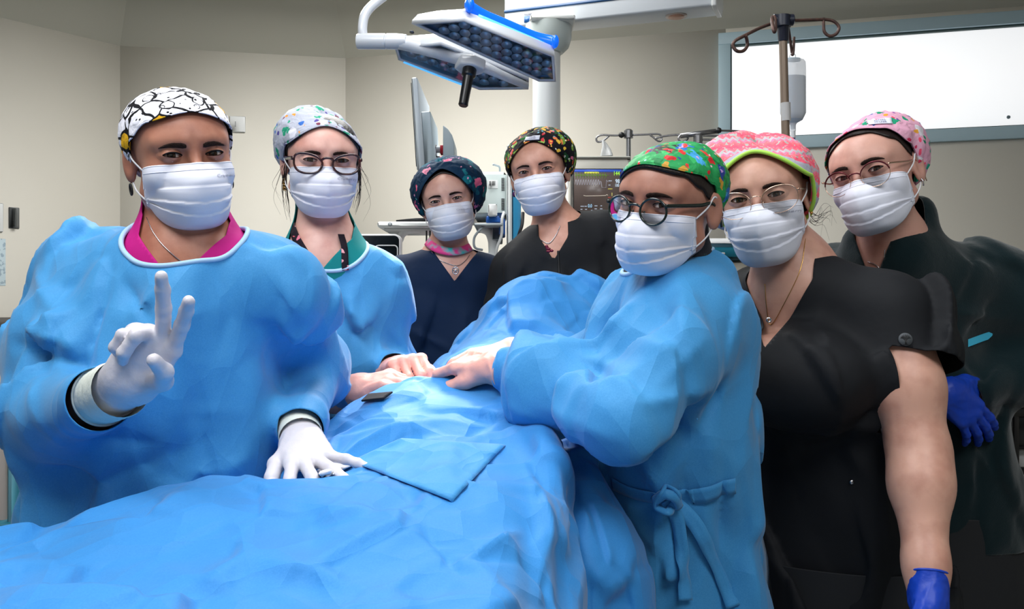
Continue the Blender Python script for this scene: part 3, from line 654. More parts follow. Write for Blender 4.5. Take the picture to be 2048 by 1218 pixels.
# ------------------------------------------------------------------ drip stands
def hook_path(a, b, side, drop, d):
    return None
def drip_stand_front():
    D = 2.30; rust = mat('rusty_rod', rgb(92, 66, 58), .5, metal=.3, var=(80, rgb(60, 46, 44), .4, .7)); navy = mat('navy_knuckle', rgb(22, 28, 44), .4)
    a = P(1571, 300, D); t = thing('drip_stand', 'tall drip stand with brownish pole, navy knuckle and rust-brown hooks', 'drip stand', (a[0]+.03, D, 0))
    top = P(1566, 75, D); bot = np.array([a[0]+.045, D, .06]); mb = MB(); mb.cyl(bot, top, .0105, 18); mb.build('pole', mat('brown_pole', rgb(128, 112, 96), .4, metal=.3), t, smooth=True, flat_angle=40)
    mb = MB(); mb.tube(np.array([P(1571, 206, D), P(1572, 242, D)]), .0125, 16); mb.build('clear_tape', mat('tape', rgb(186, 186, 184), .2), t, smooth=True, flat_angle=40)
    mb = MB(); mb.tube(np.array([P(1567, 83, D), P(1567, 81, D), P(1566, 56, D), P(1565, 52, D), P(1565, 50, D)]), [.0120, .0130, .0150, .0190, .0150], 18); mb.tube(np.array([P(1546, 40, D), P(1547, 40, D), P(1586, 40, D), P(1588, 40, D)]), [.010, .0145, .0145, .010], 16)
    mb.tube(np.array([P(1565, 54, D), P(1565, 32, D), P(1565, 30, D)]), [.021, .021, .014], 18); mb.build('knuckle', navy, t, smooth=True, flat_angle=35)
    def hk(pts, r=.0042): mb = MB(); mb.tube(smooth_path([P(x, y, D+dz) for x, y, dz in pts], 60), r, 8); mb.build('hook', rust, t, smooth=True)
    hk([(1550, 45, 0), (1520, 56, -.05), (1488, 72, -.10), (1470, 82, -.11), (1466, 92, -.11), (1474, 102, -.11), (1486, 102, -.10), (1494, 93, -.09), (1494, 82, -.09), (1491, 70, -.10)])
    hk([(1582, 41, 0), (1620, 40, .02), (1650, 39, .03), (1668, 43, .03), (1678, 55, .03), (1672, 68, .03), (1659, 72, .03), (1649, 64, .03), (1647, 50, .03), (1647, 36, .03)])
    hk([(1548, 38, -.02), (1545, 34, -.10), (1544, 40, -.14), (1546, 56, -.16), (1549, 64, -.16), (1551, 56, -.14), (1550, 38, -.12), (1548, 33, -.11)])
    hk([(1576, 50, .02), (1579, 70, .06), (1583, 100, .08), (1585, 110, .08), (1587, 100, .08), (1588, 74, .08)], .0036)
    for k in range(5):
        an = k*2*PI/5+.3; mb = MB(); b0 = bot+np.array([0, 0, .04]); e = np.array([bot[0]+.26*math.cos(an), D+.26*math.sin(an), .06]); mb.tube(np.array([b0, (b0+e)/2+[0, 0, .01], e]), .011, 10); mb.cyl(e-[0, .01, .035], e+[0, .01, -.035], .022, 12); mb.build('leg', M_steel0, t, smooth=True, flat_angle=40)
    # bottle hung on the rear hook
    bt = P(1590, 112, D+.08); bb = thing('infusion_bottle', 'translucent plastic infusion bottle hanging upside down from the rusty hook', 'infusion bottle', (bt[0], bt[1], P(0, 262, D+.08)[2]))
    pl = newmat('translucent_plastic'); m_, t_, b_ = pl; b_.inputs['Base Color'].default_value = (.86, .90, .94, 1); b_.inputs['Roughness'].default_value = .25; b_.inputs['Alpha'].default_value = .55; b_.inputs['Specular IOR Level'].default_value = .6
    fl = newmat('drip_fluid'); m2_, _, b2_ = fl; b2_.inputs['Base Color'].default_value = rgb(176, 192, 208); b2_.inputs['Roughness'].default_value = .1; b2_.inputs['Alpha'].default_value = .78
    d2 = D+.08; cx = 1586; k_ = d2/1800
    def pr(list_): return [(r*k_, CAMZ+(609-y)*k_) for r, y in list_]
    def lath(lst, nm, m, fx=1.0, fy=.62):
        v = MB(); v.lathe(pr(lst), (0, 0, 0), 28); q = v.v[0]; q = q*np.array([fx, fy, 1])+np.array([P(cx, 0, d2)[0], d2, 0]); return obj(nm, q, v.f, m, bb, smooth=True, flat_angle=50)
    lath([(1, 262), (6, 262), (6, 250), (9, 244), (20, 238), (26, 226), (26, 140), (25, 124), (22, 120), (1, 119)], 'bottle_shell', m_)
    lath([(1, 258), (5, 258), (5, 250), (8, 246), (19, 240), (25, 226), (25, 153), (1, 153)], 'fluid', m2_)
    lath([(1, 262), (5, 262), (5, 276), (1, 277)], 'drip_port', WHITE, fy=1)
    lath([(1, 124), (15, 122), (15, 117), (1, 116)], 'bottle_base', mat('blue_base', rgb(166, 186, 200), .4))
    mb = MB(); mb.tube(np.array([P(cx-1+6*math.cos(q), 113+6.5*math.sin(q), d2) for q in np.linspace(0, 2*PI, 20, endpoint=False)]), .0013, 6, closed=True); mb.build('hanging_ring', WHITE, bb, smooth=True)
    mb = MB(); mb.tube(smooth_path([P(1586, 276, d2), P(1590, 282, d2), P(1594, 288, d2)], 8), .004, 8); mb.cyl(P(1593, 288, d2), P(1600, 291, d2), .0045, 10); mb.build('blue_clip', mat('clip_blue', rgb(20, 70, 170), .3), bb)
    mb = MB(); mb.tube(smooth_path([P(1586, 276, d2), P(1588, 310, d2), P(1600, 420, d2), P(1560, 560, d2), P(1540, 640, d2+.1)], 40), .002, 6); mb.build('drip_tube', mat('clear_tube', rgb(200, 206, 210), .2), bb, smooth=True)
drip_stand_front()
def steel_stand(px, D, ty, hooks, lab, knob=None, rail=None):
    st = mat('chromed_rod', rgb(150, 150, 152), .25, metal=.85); a = P(px, ty, D); t = thing('drip_stand', lab, 'drip stand', (a[0], D, 0))
    mb = MB(); mb.cyl((a[0], D, .05), a, .0085, 16); mb.build('pole', st, t, smooth=True, flat_angle=40)
    mb = MB(); mb.lathe([(.001, -.028), (.017, -.026), (.017, 0), (.010, .006), (.001, .007)], a, 16); mb.build('collar', st, t, smooth=True, flat_angle=40)
    for h in hooks: mb = MB(); mb.tube(smooth_path([P(x, y, D+dz) for x, y, dz in h], 40), .0036, 8); mb.build('hook', st, t, smooth=True)
    if rail:
        mb = MB(); mb.tube(np.array([P(x, y, D+dz) for x, y, dz in rail]), .009, 10); mb.build('cross_rail', st, t, smooth=True)
    if knob: mb = MB(); k = P(knob[0], knob[1], D-.01); mb.lathe([(.001, -.011), (.009, -.007), (.0115, 0), (.009, .007), (.001, .011)], k, 14); mb.build('knob', DK, t, smooth=True)
    for k in range(5):
        an = k*2*PI/5+.5; e = np.array([a[0]+.2*math.cos(an), D+.2*math.sin(an), .05]); mb = MB(); mb.tube(np.array([[a[0], D, .08], e]), .010, 8); mb.cyl(e-[0, .01, .026], e+[0, .01, -.026], .02, 12); mb.build('leg', st, t, smooth=True, flat_angle=40)
    return t
steel_stand(1257, 3.25, 262, [[(1250, 270, 0), (1228, 271, 0), (1205, 270, 0), (1194, 274, 0), (1193, 281, 0), (1198, 284, 0), (1208, 280, 0), (1218, 272, 0)], [(1264, 270, 0), (1290, 269, 0), (1315, 268, 0), (1322, 272, 0), (1323, 280, 0), (1316, 282, 0), (1306, 274, 0), (1300, 270, 0)]], 'chrome drip stand with a pair of curled hooks above the patient monitor', knob=(1243, 270))
steel_stand(1396, 3.10, 272, [[(1310, 277, .02), (1330, 272, .02), (1360, 270, .02), (1376, 276, .02), (1366, 284, .02), (1352, 290, .02)], [(1378, 268, 0), (1362, 270, 0), (1357, 278, 0), (1364, 286, 0), (1374, 284, 0)], [(1436, 261, 0), (1470, 262, .02), (1500, 265, .02), (1506, 272, .02), (1502, 284, .02)], [(1404, 279, 0), (1425, 280, 0), (1435, 286, 0), (1432, 296, 0), (1420, 298, 0), (1412, 290, 0)], [(1400, 271, .05), (1440, 272, .05), (1466, 272, .05), (1471, 280, .05), (1466, 290, .05)]],
    'chrome stand with a slanted rail, black knob and wire hooks over the green cap', knob=(1437, 261), rail=[(1360, 272, 0), (1436, 262, 0)])
def crumpled_bag():
    D = 3.2; c = P(1213, 292, D); mb = MB(); G = []
    for t_ in np.linspace(0, 1, 16):
        row = []
        for a in np.linspace(0, 2*PI, 18, endpoint=False):
            r = (.004+.016*t_)*(1+.35*math.sin(3*a+t_*5)); row.append(P(1206+t_*10, 280+t_*32, D)+np.array([r*math.cos(a), r*.6*math.sin(a), 0]))
        G.append(row)
    mb.grid(np.array(G), closed_v=True); o = mb.build('clear_bag', mat('bag_plastic', rgb(206, 208, 208), .25), smooth=True); tag(o, 'crumpled clear plastic bag tied to the chrome hook', 'bag')
crumpled_bag()
# ------------------------------------------------------------------ warmer cabinet, bin-like base and clutter between the two front women
def warmer():
    D = 2.75; a = P(1440, 520, D); t = thing('heater_cabinet', 'white and teal heater unit marked S premium on a beige cabinet', 'medical cabinet', (a[0], D+.2, 0))
    mb = MB(); pxbox(mb, 1372, 1500, 476, 496, D, D+.35, .02); mb.build('top_cover', WHITE, t)
    mb = MB(); pxbox(mb, 1370, 1502, 494, 520, D-.012, D+.35, .01); tb = mb.build('teal_band', mat('teal_plastic', rgb(22, 98, 118), .35), t)
    tv, tf = text_obj('S premium', .026, (0, 0, 0), (1, 0, 0), (0, 1, 0), None, None); tv = P(1404, 511, D-.0135)+np.stack([tv[:, 0]+tv[:, 1]*.2, -tv[:, 2], tv[:, 1]], 1); obj('lettering', tv, tf, mat('letter_white', rgb(200, 214, 216), .5), tb, smooth=False)
    mb = MB(); pxbox(mb, 1438, 1450, 505, 509, D-.0135, D-.012, 0); mb.build('flag_white', WHITE, tb); mb = MB(); pxbox(mb, 1438, 1450, 509, 513, D-.0135, D-.012, 0); mb.build('flag_red', mat('flag_red', rgb(190, 50, 50), .5), tb)
    mb = MB(); z = P(0, 520, D)[2]; mb.box((a[0], D+.18, z/2+.02), (.21, .34, z-.04), bev=.01); mb.box((a[0]+.16, D+.2, z/2), (.10, .30, z-.06), bev=.01); mb.build('cabinet', mat('beige_metal', rgb(168, 162, 148), .5), t)
    mb = MB(); pxbox(mb, 1456, 1461, 522, 800, D-.004, D+.02, 0); mb.build('door_gap', DK, t)
    mb = MB(); mb.lathe([(.001, 0), (.024, 0), (.026, .008), (.001, .012)], P(1492, 553, D-.02), 20); mb.build('grey_cap', MGREY, t, smooth=True)
    mb = MB(); pxbox(mb, 1480, 1500, 562, 574, D-.035, D-.01, .003); mb.build('yellow_tag', mat('yellow_plastic', rgb(206, 170, 40), .5), t)
warmer()
def low_trolley():
    D = 2.35; a = P(1500, 880, D); t = thing('low_trolley', 'low beige trolley just visible between blue gown and black scrubs', 'trolley', (a[0], D+.2, 0))
    mb = MB(); z = P(0, 870, D)[2]; mb.box((a[0], D+.2, z-.02), (.16, .36, .04), bev=.008); mb.build('tray_top', LGREY, t)
    mb = MB(); mb.box((a[0], D+.2, (z-.04)/2+.03), (.14, .34, z-.10), bev=.008); mb.build('cabinet', mat('trolley_beige', rgb(176, 172, 160), .5), t)
    mb = MB(); mb.lathe([(.001, 0), (.028, 0), (.03, .01), (.016, .016), (.001, .018)], (a[0]-.015, D+.06, z), 18); mb.build('cable_reel', mat('olive_grey', rgb(120, 120, 90), .5), t)
    for sx in (-1, 1):
        mb = MB(); mb.cyl((a[0]+sx*.05, D+.08, .03), (a[0]+sx*.05+.02, D+.08, .03), .03, 12); mb.build('castor', DK, t)
low_trolley()
def black_rack():
    D = 2.6; a = P(2010, 1000, D); t = thing('equipment_rack', 'black open equipment rack with grey panels at the right edge', 'rack', (a[0]+.1, D+.2, 0))
    bl = mat('rack_black', rgb(14, 15, 17), .5)
    for (x0, x1, y0, y1) in ((1930, 2200, 820, 836), (1930, 2200, 893, 899), (1930, 2200, 938, 950), (1930, 2200, 975, 985), (1985, 1993, 760, 1180), (2026, 2040, 830, 945), (2190, 2200, 700, 1300), (1930, 1940, 760, 1180)):
        mb = MB(); pxbox(mb, x0, x1, y0, y1, D, D+.04, .004); mb.build('rack_bar', bl, t)
    mb = MB(); pxbox(mb, 1935, 2195, 745, 822, D+.05, D+.3, .01); mb.build('fabric_cover', mat('grey_cover', rgb(104, 104, 100), .8, bump=[(30, .4, .01)]), t)
    mb = MB(); pxbox(mb, 1935, 2195, 836, 893, D+.08, D+.3, .004); mb.build('drawer_panel', mat('grey_panel', rgb(60, 64, 66), .5), t)
    mb = MB(); pxbox(mb, 2022, 2060, 900, 936, D+.04, D+.2, .003); mb.build('white_box', WHITE, t)
    mb = MB(); pxbox(mb, 1940, 2195, 990, 1075, D+.08, D+.3, .006); mb.build('lower_panel', mat('lower_grey', rgb(150, 146, 138), .5), t)
    mb = MB(); mb.box((a[0]+.08, D+.2, .28), (.34, .3, .5), bev=.01); mb.build('base_box', bl, t)
black_rack()
def teal_cart():
    D = 2.3; a = P(20, 950, D); t = thing('supply_cart', 'cart with teal upright posts at the left edge beside the blue gown', 'cart', (a[0], D+.2, 0))
    tl = mat('teal_paint', rgb(34, 112, 128), .45); zt = P(0, 840, D)[2]; zb = P(0, 1060, D)[2]
    mb = MB(); pxbox(mb, 12, 40, 800, 1050, D, D+.05, .006); mb.build('upright_post', tl, t)
    mb = MB(); pxbox(mb, -120, 60, 1046, 1066, D-.01, D+.4, .006); mb.build('lower_rail', tl, t)
    mb = MB(); pxbox(mb, -130, 10, 800, 1046, D+.02, D+.4, .006); mb.build('side_panel', mat('pinkish_panel', rgb(170, 158, 150), .6), t)
    mb = MB(); pxbox(mb, 40, 110, 850, 1046, D+.2, D+.4, .004); mb.build('dark_shelf_content', mat('dark_bags', rgb(36, 40, 42), .6, var=(14, rgb(70, 84, 80), .5, .6)), t)
    for x in (-.12, .0):
        mb = MB(); mb.cyl((a[0]+x, D+.1, .03), (a[0]+x, D+.1, zb+.0), .014, 10); mb.cyl((a[0]+x-.015, D+.1, .03), (a[0]+x+.015, D+.1, .03), .03, 12); mb.build('leg', tl, t, smooth=True, flat_angle=40)
teal_cart()
# ------------------------------------------------------------------ head template (local frame: x to the person's right, y out of the face, z up; metres)
EYE = np.array([0.0312, 0.0745, 0.004]); ER = 0.0122
def head_sdf(p):
    s = np.stack([np.abs(p[:, 0]), p[:, 1], p[:, 2]], 1)
    d = ell(p, (0, -0.012, 0.030), (0.0705, 0.091, 0.067))
    d = smin(d, ell(p, (0, 0.020, -0.020), (0.0625, 0.066, 0.080)), 0.03)
    d = smin(d, ell(p, (0, 0.030, 0.032), (0.059, 0.058, 0.045)), 0.03)       # forehead
    d = smin(d, rcone(s, (0.050, 0.006, -0.055), (0.016, 0.060, -0.090), 0.018, 0.017), 0.025)   # jaw
    d = smin(d, ell(p, (0, 0.070, -0.090), (0.017, 0.017, 0.015)), 0.02)     # chin
    d = smin(d, ell(s, (0.042, 0.052, -0.028), (0.020, 0.024, 0.020)), 0.025)  # cheek
    d = smin(d, rcone(s, (0.014, 0.082, 0.022), (0.046, 0.066, 0.024), 0.0075, 0.006), 0.018)   # brow ridge
    d = smax(d, -ell(s, (0.031, 0.097, 0.003), (0.020, 0.0165, 0.0125)), 0.014)     # socket
    d = smin(d, ell(s, (0.031, 0.072, 0.004), (0.0150, 0.0125, 0.0125)), 0.005)         # lid bulge
    d = smin(d, rcone(p, (0, 0.086, 0.008), (0, 0.109, -0.034), 0.0065, 0.0085), 0.012)  # nose
    d = smin(d, ell(s, (0.0105, 0.098, -0.037), (0.0075, 0.011, 0.007)), 0.007)
    d = smax(d, -ell(s, (0.006, 0.103, -0.046), (0.003, 0.005, 0.004)), 0.004)
    d = smin(d, ell(p, (0, 0.084, -0.060), (0.022, 0.010, 0.006)), 0.008)    # lips
    d = smin(d, ell(p, (0, 0.082, -0.070), (0.018, 0.010, 0.006)), 0.007)
    # ear
    q = s-np.array([0.0745, -0.012, -0.006]); a = 0.35
    q = np.stack([q[:, 0]*math.cos(a)+q[:, 1]*math.sin(a), -q[:, 0]*math.sin(a)+q[:, 1]*math.cos(a), q[:, 2]], 1)
    er = ell(q, (0.002, 0, 0), (0.0065, 0.0165, 0.031))
    er = smax(er, -ell(q, (0.010, 0.003, 0.003), (0.0065, 0.0095, 0.020)), 0.004)
    d = smin(d, er, 0.006)
    return d
def hray(o, dirs, r0=0.2, f=None):
    """march from o+dirs*r0 inwards to the head surface, returns radius"""
    f = f or head_sdf
    dirs = np.asarray(dirs, float); o = np.asarray(o, float); r = np.full(len(dirs), r0)
    for _ in range(40): r = r-np.clip(f(o+dirs*r[:, None]), -0.01, 1)*0.85
    return r
def ysurf(x, z):
    x = np.atleast_1d(np.asarray(x, float)); z = np.atleast_1d(np.asarray(z, float))
    y = np.full(len(x), 0.16)
    for _ in range(40): y = y-np.clip(head_sdf(np.stack([x, y, z], 1)), -0.01, 1)*0.8
    return y
def cap_sdf_smooth(p):   # head without ears/nose for cloth to lie on
    d = ell(p, (0, -0.012, 0.030), (0.0705, 0.091, 0.067))
    d = smin(d, ell(p, (0, 0.020, -0.020), (0.0625, 0.066, 0.080)), 0.03)
    return smin(d, ell(p, (0, 0.030, 0.032), (0.059, 0.060, 0.045)), 0.03)
CC = np.array([0, -0.008, 0.022])
def interp_per(phi, tab):
    """tab: list of (deg 0..180, value) symmetric, or -180..180 asymmetric; smooth"""
    xs = np.array([t[0] for t in tab], float); ys = np.array([t[1] for t in tab], float)
    a = np.degrees(phi)
    if xs.min() >= 0: a = np.abs(a)
    i = np.clip(np.searchsorted(xs, a, side='right')-1, 0, len(xs)-2); t = (a-xs[i])/(xs[i+1]-xs[i]); t = np.clip(t, 0, 1); t = t*t*(3-2*t)
    return ys[i]*(1-t)+ys[i+1]*t
def dome(bound, off, puff=None, nphi=96, ne=34, wrinkle=0.0, tuck=True, seed=0):
    """cloth or hair dome over the skull: grid (ne, nphi); bound = elevation table (deg) by azimuth (+ = person's right)"""
    phi = np.linspace(-PI, PI, nphi, endpoint=False); eb = np.radians(interp_per(phi, bound))
    rows = []
    ts = np.linspace(0, 1, ne)
    for t in ts:
        e = eb+(PI/2-eb)*(t**0.92)
        D = np.stack([np.sin(phi)*np.cos(e), np.cos(phi)*np.cos(e), np.sin(e)], 1)
        r = hray(CC, D, 0.2, cap_sdf_smooth)+off
        if puff is not None: r = r+puff(phi, e, t)
        if wrinkle:
            r = r+wrinkle*(np.sin(phi*23+seed+2*np.sin(t*5))*math.exp(-((t-0.12)/0.13)**2)*0.7*np.clip((np.abs(phi)-0.9)/0.8, 0, 1)
                          +1.6*(np.abs(noise3(np.stack([D[:, 0]*5+seed, D[:, 1]*5, D[:, 2]*5+t*2], 1)))-0.2)*min(1, t*6)*min(1, (1-t)*5+0.3))
        if tuck and t == 0: r0 = r
        rows.append(CC+D*r[:, None])
    G = np.array(rows)
    if tuck:   # a stitched edge that turns under
        e = eb; D = np.stack([np.sin(phi)*np.cos(e), np.cos(phi)*np.cos(e), np.sin(e)], 1)
        inner = CC+D*(r0-0.0035)[:, None]+np.array([0, 0, 0.002])
        G = np.concatenate([inner[None]+np.array([0, 0, 0.003]), inner[None], G])
    return G
def pt_on(bx, bz, off=0.001):
    y = ysurf(bx, bz); return np.stack([np.atleast_1d(bx), y+off, np.atleast_1d(bz)], 1)

def lid_patch(sx, openu, openl, slant=0.0012):
    """skin lids round one eye: rings from an almond opening out to the face; also returns the rim points"""
    n = 48; a = np.linspace(0, 2*PI, n, endpoint=False)
    w = 0.0142; ca = np.cos(a); sa = np.sin(a)
    up = openu*(np.clip(1-np.abs(ca)**2.2, 0, 1))**0.9; lo = openl*(np.clip(1-np.abs(ca)**2.0, 0, 1))**0.9
    ax = ca*w; az = np.where(sa >= 0, up, -lo)+slant*ca*1.0
    ox = ca*0.0215; oz = np.where(sa >= 0, 0.0125*sa, 0.0120*sa)
    rows = []
    K = 9
    for k in range(K+1):
        t = k/K
        x = ax*(1-t)+ox*t; z = az*(1-t)+oz*t
        rr = ER+0.0011+0.0004*math.sin(t*PI)
        rho2 = x*x+z*z; ysph = EYE[1]+np.sqrt(np.clip(rr*rr-rho2*0.72, 1e-6, None))
        X = (EYE[0]+x)*1.0; yh = ysurf(X, EYE[2]+z)+0.0002
        t2 = t*t*(3-2*t)
        y = ysph*(1-t2)+yh*t2-(0.0009 if k == K else 0)
        crease = 0.0010*math.exp(-((t-0.36)/0.09)**2)*np.clip(sa, 0, 1)
        y = y-crease
        rows.append(np.stack([sx*X, y, EYE[2]+z], 1))
    inner = rows[0].copy(); inner[:, 1] -= 0.0025
    G = np.array([inner]+rows)
    if sx < 0: G = G[:, ::-1]
    return G, rows[0]

SKINCACHE = {}
def skin_mat(name, col, dark, rough=0.45):
    m = mat(name, col, rough, bump=[(220, 0.18, 0.0006), (900, 0.12, 0.0003)], sss=0.12, spec=0.45)
    t = m.node_tree; n, l = t.nodes, t.links; b = n['Principled BSDF']
    tc = n.new('ShaderNodeTexCoord'); nz = n.new('ShaderNodeTexNoise'); nz.inputs['Scale'].default_value = 22; nz.inputs['Detail'].default_value = 5
    l.new(tc.outputs['Object'], nz.inputs['Vector'])
    mx = n.new('ShaderNodeMix'); mx.data_type = 'RGBA'; mx.inputs[6].default_value = col; mx.inputs[7].default_value = dark
    mp = n.new('ShaderNodeMapRange'); mp.inputs[1].default_value = 0.42; mp.inputs[2].default_value = 0.68
    l.new(nz.outputs['Fac'], mp.inputs[0]); l.new(mp.outputs[0], mx.inputs[0]); l.new(mx.outputs[2], b.inputs['Base Color'])
    return m
M = {}
M['eye'] = None
def eye_mat():
    """eyeball: white, iris ring and pupil by distance from the gaze axis in the ball's own coordinates"""
    m, t, b = newmat('eyeball'); n, l = t.nodes, t.links
    tc = n.new('ShaderNodeTexCoord'); sp = n.new('ShaderNodeSeparateXYZ'); l.new(tc.outputs['Object'], sp.inputs[0])
    cm = n.new('ShaderNodeCombineXYZ'); l.new(sp.outputs[0], cm.inputs[0]); l.new(sp.outputs[2], cm.inputs[1])
    ln = n.new('ShaderNodeVectorMath'); ln.operation = 'LENGTH'; l.new(cm.outputs[0], ln.inputs[0])
    r = n.new('ShaderNodeValToRGB'); r.color_ramp.interpolation = 'LINEAR'
    mp = n.new('ShaderNodeMapRange'); mp.inputs[2].default_value = 0.0122; l.new(ln.outputs['Value'], mp.inputs[0]); l.new(mp.outputs[0], r.inputs[0])
    e = r.color_ramp.elements
    e[0].position = 0.0; e[0].color = (0.004, 0.003, 0.003, 1); e[1].position = 0.19; e[1].color = (0.004, 0.003, 0.003, 1)
    for ps, c in ((0.23, rgb(62, 40, 26)), (0.44, rgb(46, 28, 18)), (0.50, rgb(20, 12, 9)), (0.56, rgb(196, 186, 180)), (1.0, rgb(205, 180, 172))):
        q = e.new(ps); q.color = c
    l.new(r.outputs[0], b.inputs['Base Color']); b.inputs['Roughness'].default_value = 0.06; b.inputs['Coat Weight'].default_value = 0.5
    return m
M['eye'] = eye_mat()
M['hair'] = mat('dark_hair', rgb(30, 22, 20), 0.42, bump=[(260, 0.5, 0.002)], spec=0.4)
M['brow'] = mat('eyebrow_hair', rgb(44, 30, 25), 0.8, spec=0.2)
M['lash'] = mat('lash', rgb(22, 15, 13), 0.7, spec=0.2)
M['mask'] = mat('mask_fabric', rgb(226, 228, 240), 0.85, bump=[(900, 0.25, 0.0004)], spec=0.15)
M['loop'] = mat('ear_loop', rgb(222, 222, 226), 0.8)
M['maskprint'] = mat('mask_print', rgb(188, 190, 204), 0.85)
def build_sphere(r, nu=28, nv=18):
    mb = MB(); prof = [(max(1e-5, math.sin(t)*r), -math.cos(t)*r) for t in np.linspace(0.001, PI-0.001, nv)]
    mb.lathe(prof, seg=nu); return np.concatenate(mb.v), mb.f
_EV, _EF = build_sphere(ER)
_EV = _EV[:, [0, 2, 1]]

class Head:
    """places the template in the world"""
    def __init__(s, ex, ey, d, yaw, pitch, roll, sc=1.0, wide=1.0):
        E = P(ex, ey, d); f = nrm(np.array([0, 0, CAMZ])-E); r = nrm(np.cross(f, [0, 0, 1.0])); r = -r if r[0] < 0 else r; u = np.cross(r, f); u = u if u[2] > 0 else -u
        a, b, c = map(math.radians, (yaw, pitch, roll))
        f, r = math.cos(a)*f+math.sin(a)*r, math.cos(a)*r-math.sin(a)*f
        f, u = math.cos(b)*f+math.sin(b)*u, math.cos(b)*u-math.sin(b)*f
        u, r = math.cos(c)*u+math.sin(c)*r, math.cos(c)*r-math.sin(c)*u
        s.R = np.stack([-r, f, u], 1); s.s = np.array([sc*wide, sc, sc]); s.sc = sc
        s.C = E-s.R @ (np.array([0, EYE[1]+ER, EYE[2]])*s.s)
    def w(s, p): return (np.asarray(p, float)*s.s) @ s.R.T+s.C
    def loc(s, p): return ((p-s.C) @ s.R)/s.s
    def sdf(s, p): return head_sdf(s.loc(p))*s.sc*0.97

def mask_grid(W=0.066, top=-0.010, crease=0.0, pleat=0.0052, bottom=-0.112, nu=57, nv=64, seed=0, drop=0.0):
    us = np.linspace(-1, 1, nu); vs = np.linspace(0, 1, nv)
    cz = np.interp(vs, [0, .28, .5, .75, .92, 1], [top+0.002, -0.034, -0.060, -0.088, bottom+0.004, bottom])
    cy = np.interp(vs, [0, .16, .30, .5, .72, .88, 1], [0.103, 0.116, 0.124, 0.123, 0.114, 0.100, 0.076])
    k = np.array([1, 4, 6, 4, 1.])/16
    for _ in range(3):
        cz[2:-2] = np.convolve(cz, k, 'valid'); cy[2:-2] = np.convolve(cy, k, 'valid')
    ez = np.interp(vs, [0, .55, 1], [top-0.004+drop, -0.062, -0.070]); ey = np.interp(vs, [0, .55, 1], [0.030, 0.024, 0.018])
    ex = np.interp(vs, [0, .5, 1], [W, W*0.985, W*0.93])
    G = np.zeros((nv, nu, 3))
    for i, v in enumerate(vs):
        au = np.abs(us)
        pz = 1.6+1.2*v
        z = cz[i]+(ez[i]-cz[i])*au**pz
        tent = np.interp(v, [0, .25, .6, 1], [1.35, 1.7, 2.3, 2.2])
        y = cy[i]-(cy[i]-ey[i])*(au**tent)
        x = np.sign(us)*ex[i]*np.sin(np.clip(au, 0, 1)*PI/2*0.80)/math.sin(PI/2*0.80)
        y = y+crease*np.exp(-(us/0.10)**2)*np.interp(v, [0, .15, .5, 1], [0, .6, 1, .4])
        # pleats: sharp steps fading to the middle
        disp = np.zeros(nu)
        for j, vp in enumerate((0.36, 0.52, 0.68)):
            line = vp+0.05*(1-au)*(0.6+0.5*j)*(1 if j else -0.3)
            q = (v-line)/0.13
            saw = np.where((q > -1) & (q <= 0), (1+q), 0)
            disp += -saw*(0.25+0.75*au**1.2)*pleat
        disp += 0.0032*(np.abs(noise3(np.stack([us*2.2+seed, np.full(nu, v*2.6), np.full(nu, seed*1.7)], 1)))-0.15)*min(1, v*4)
        nrmv = np.stack([us*0.8, np.full(nu, 0.8), np.full(nu, -0.3*(v-.4))], 1); nrmv /= np.linalg.norm(nrmv, axis=1)[:, None]
        G[i] = np.stack([x, y, z], 1)+nrmv*disp[:, None]
    # never inside the face
    q = G.reshape(-1, 3); 
    for _ in range(4):
        dd = head_noear(q); push = np.clip(0.0022-dd, 0, 0.01); dirn = q-np.array([0, 0.0, -0.03]); dirn /= np.linalg.norm(dirn, axis=1)[:, None]; q = q+dirn*push[:, None]
    return q.reshape(nv, nu, 3)
def head_noear(p):
    s = np.stack([np.abs(p[:, 0]), p[:, 1], p[:, 2]], 1)
    d = ell(p, (0, 0.020, -0.020), (0.0625, 0.066, 0.080))
    d = smin(d, rcone(s, (0.050, 0.006, -0.055), (0.016, 0.060, -0.090), 0.018, 0.017), 0.025)
    d = smin(d, ell(s, (0.042, 0.052, -0.028), (0.020, 0.024, 0.020)), 0.025)
    d = smin(d, rcone(p, (0, 0.086, 0.008), (0, 0.109, -0.034), 0.0065, 0.0085), 0.012)
    return smin(d, ell(p, (0, 0.070, -0.090), (0.017, 0.017, 0.015)), 0.02)

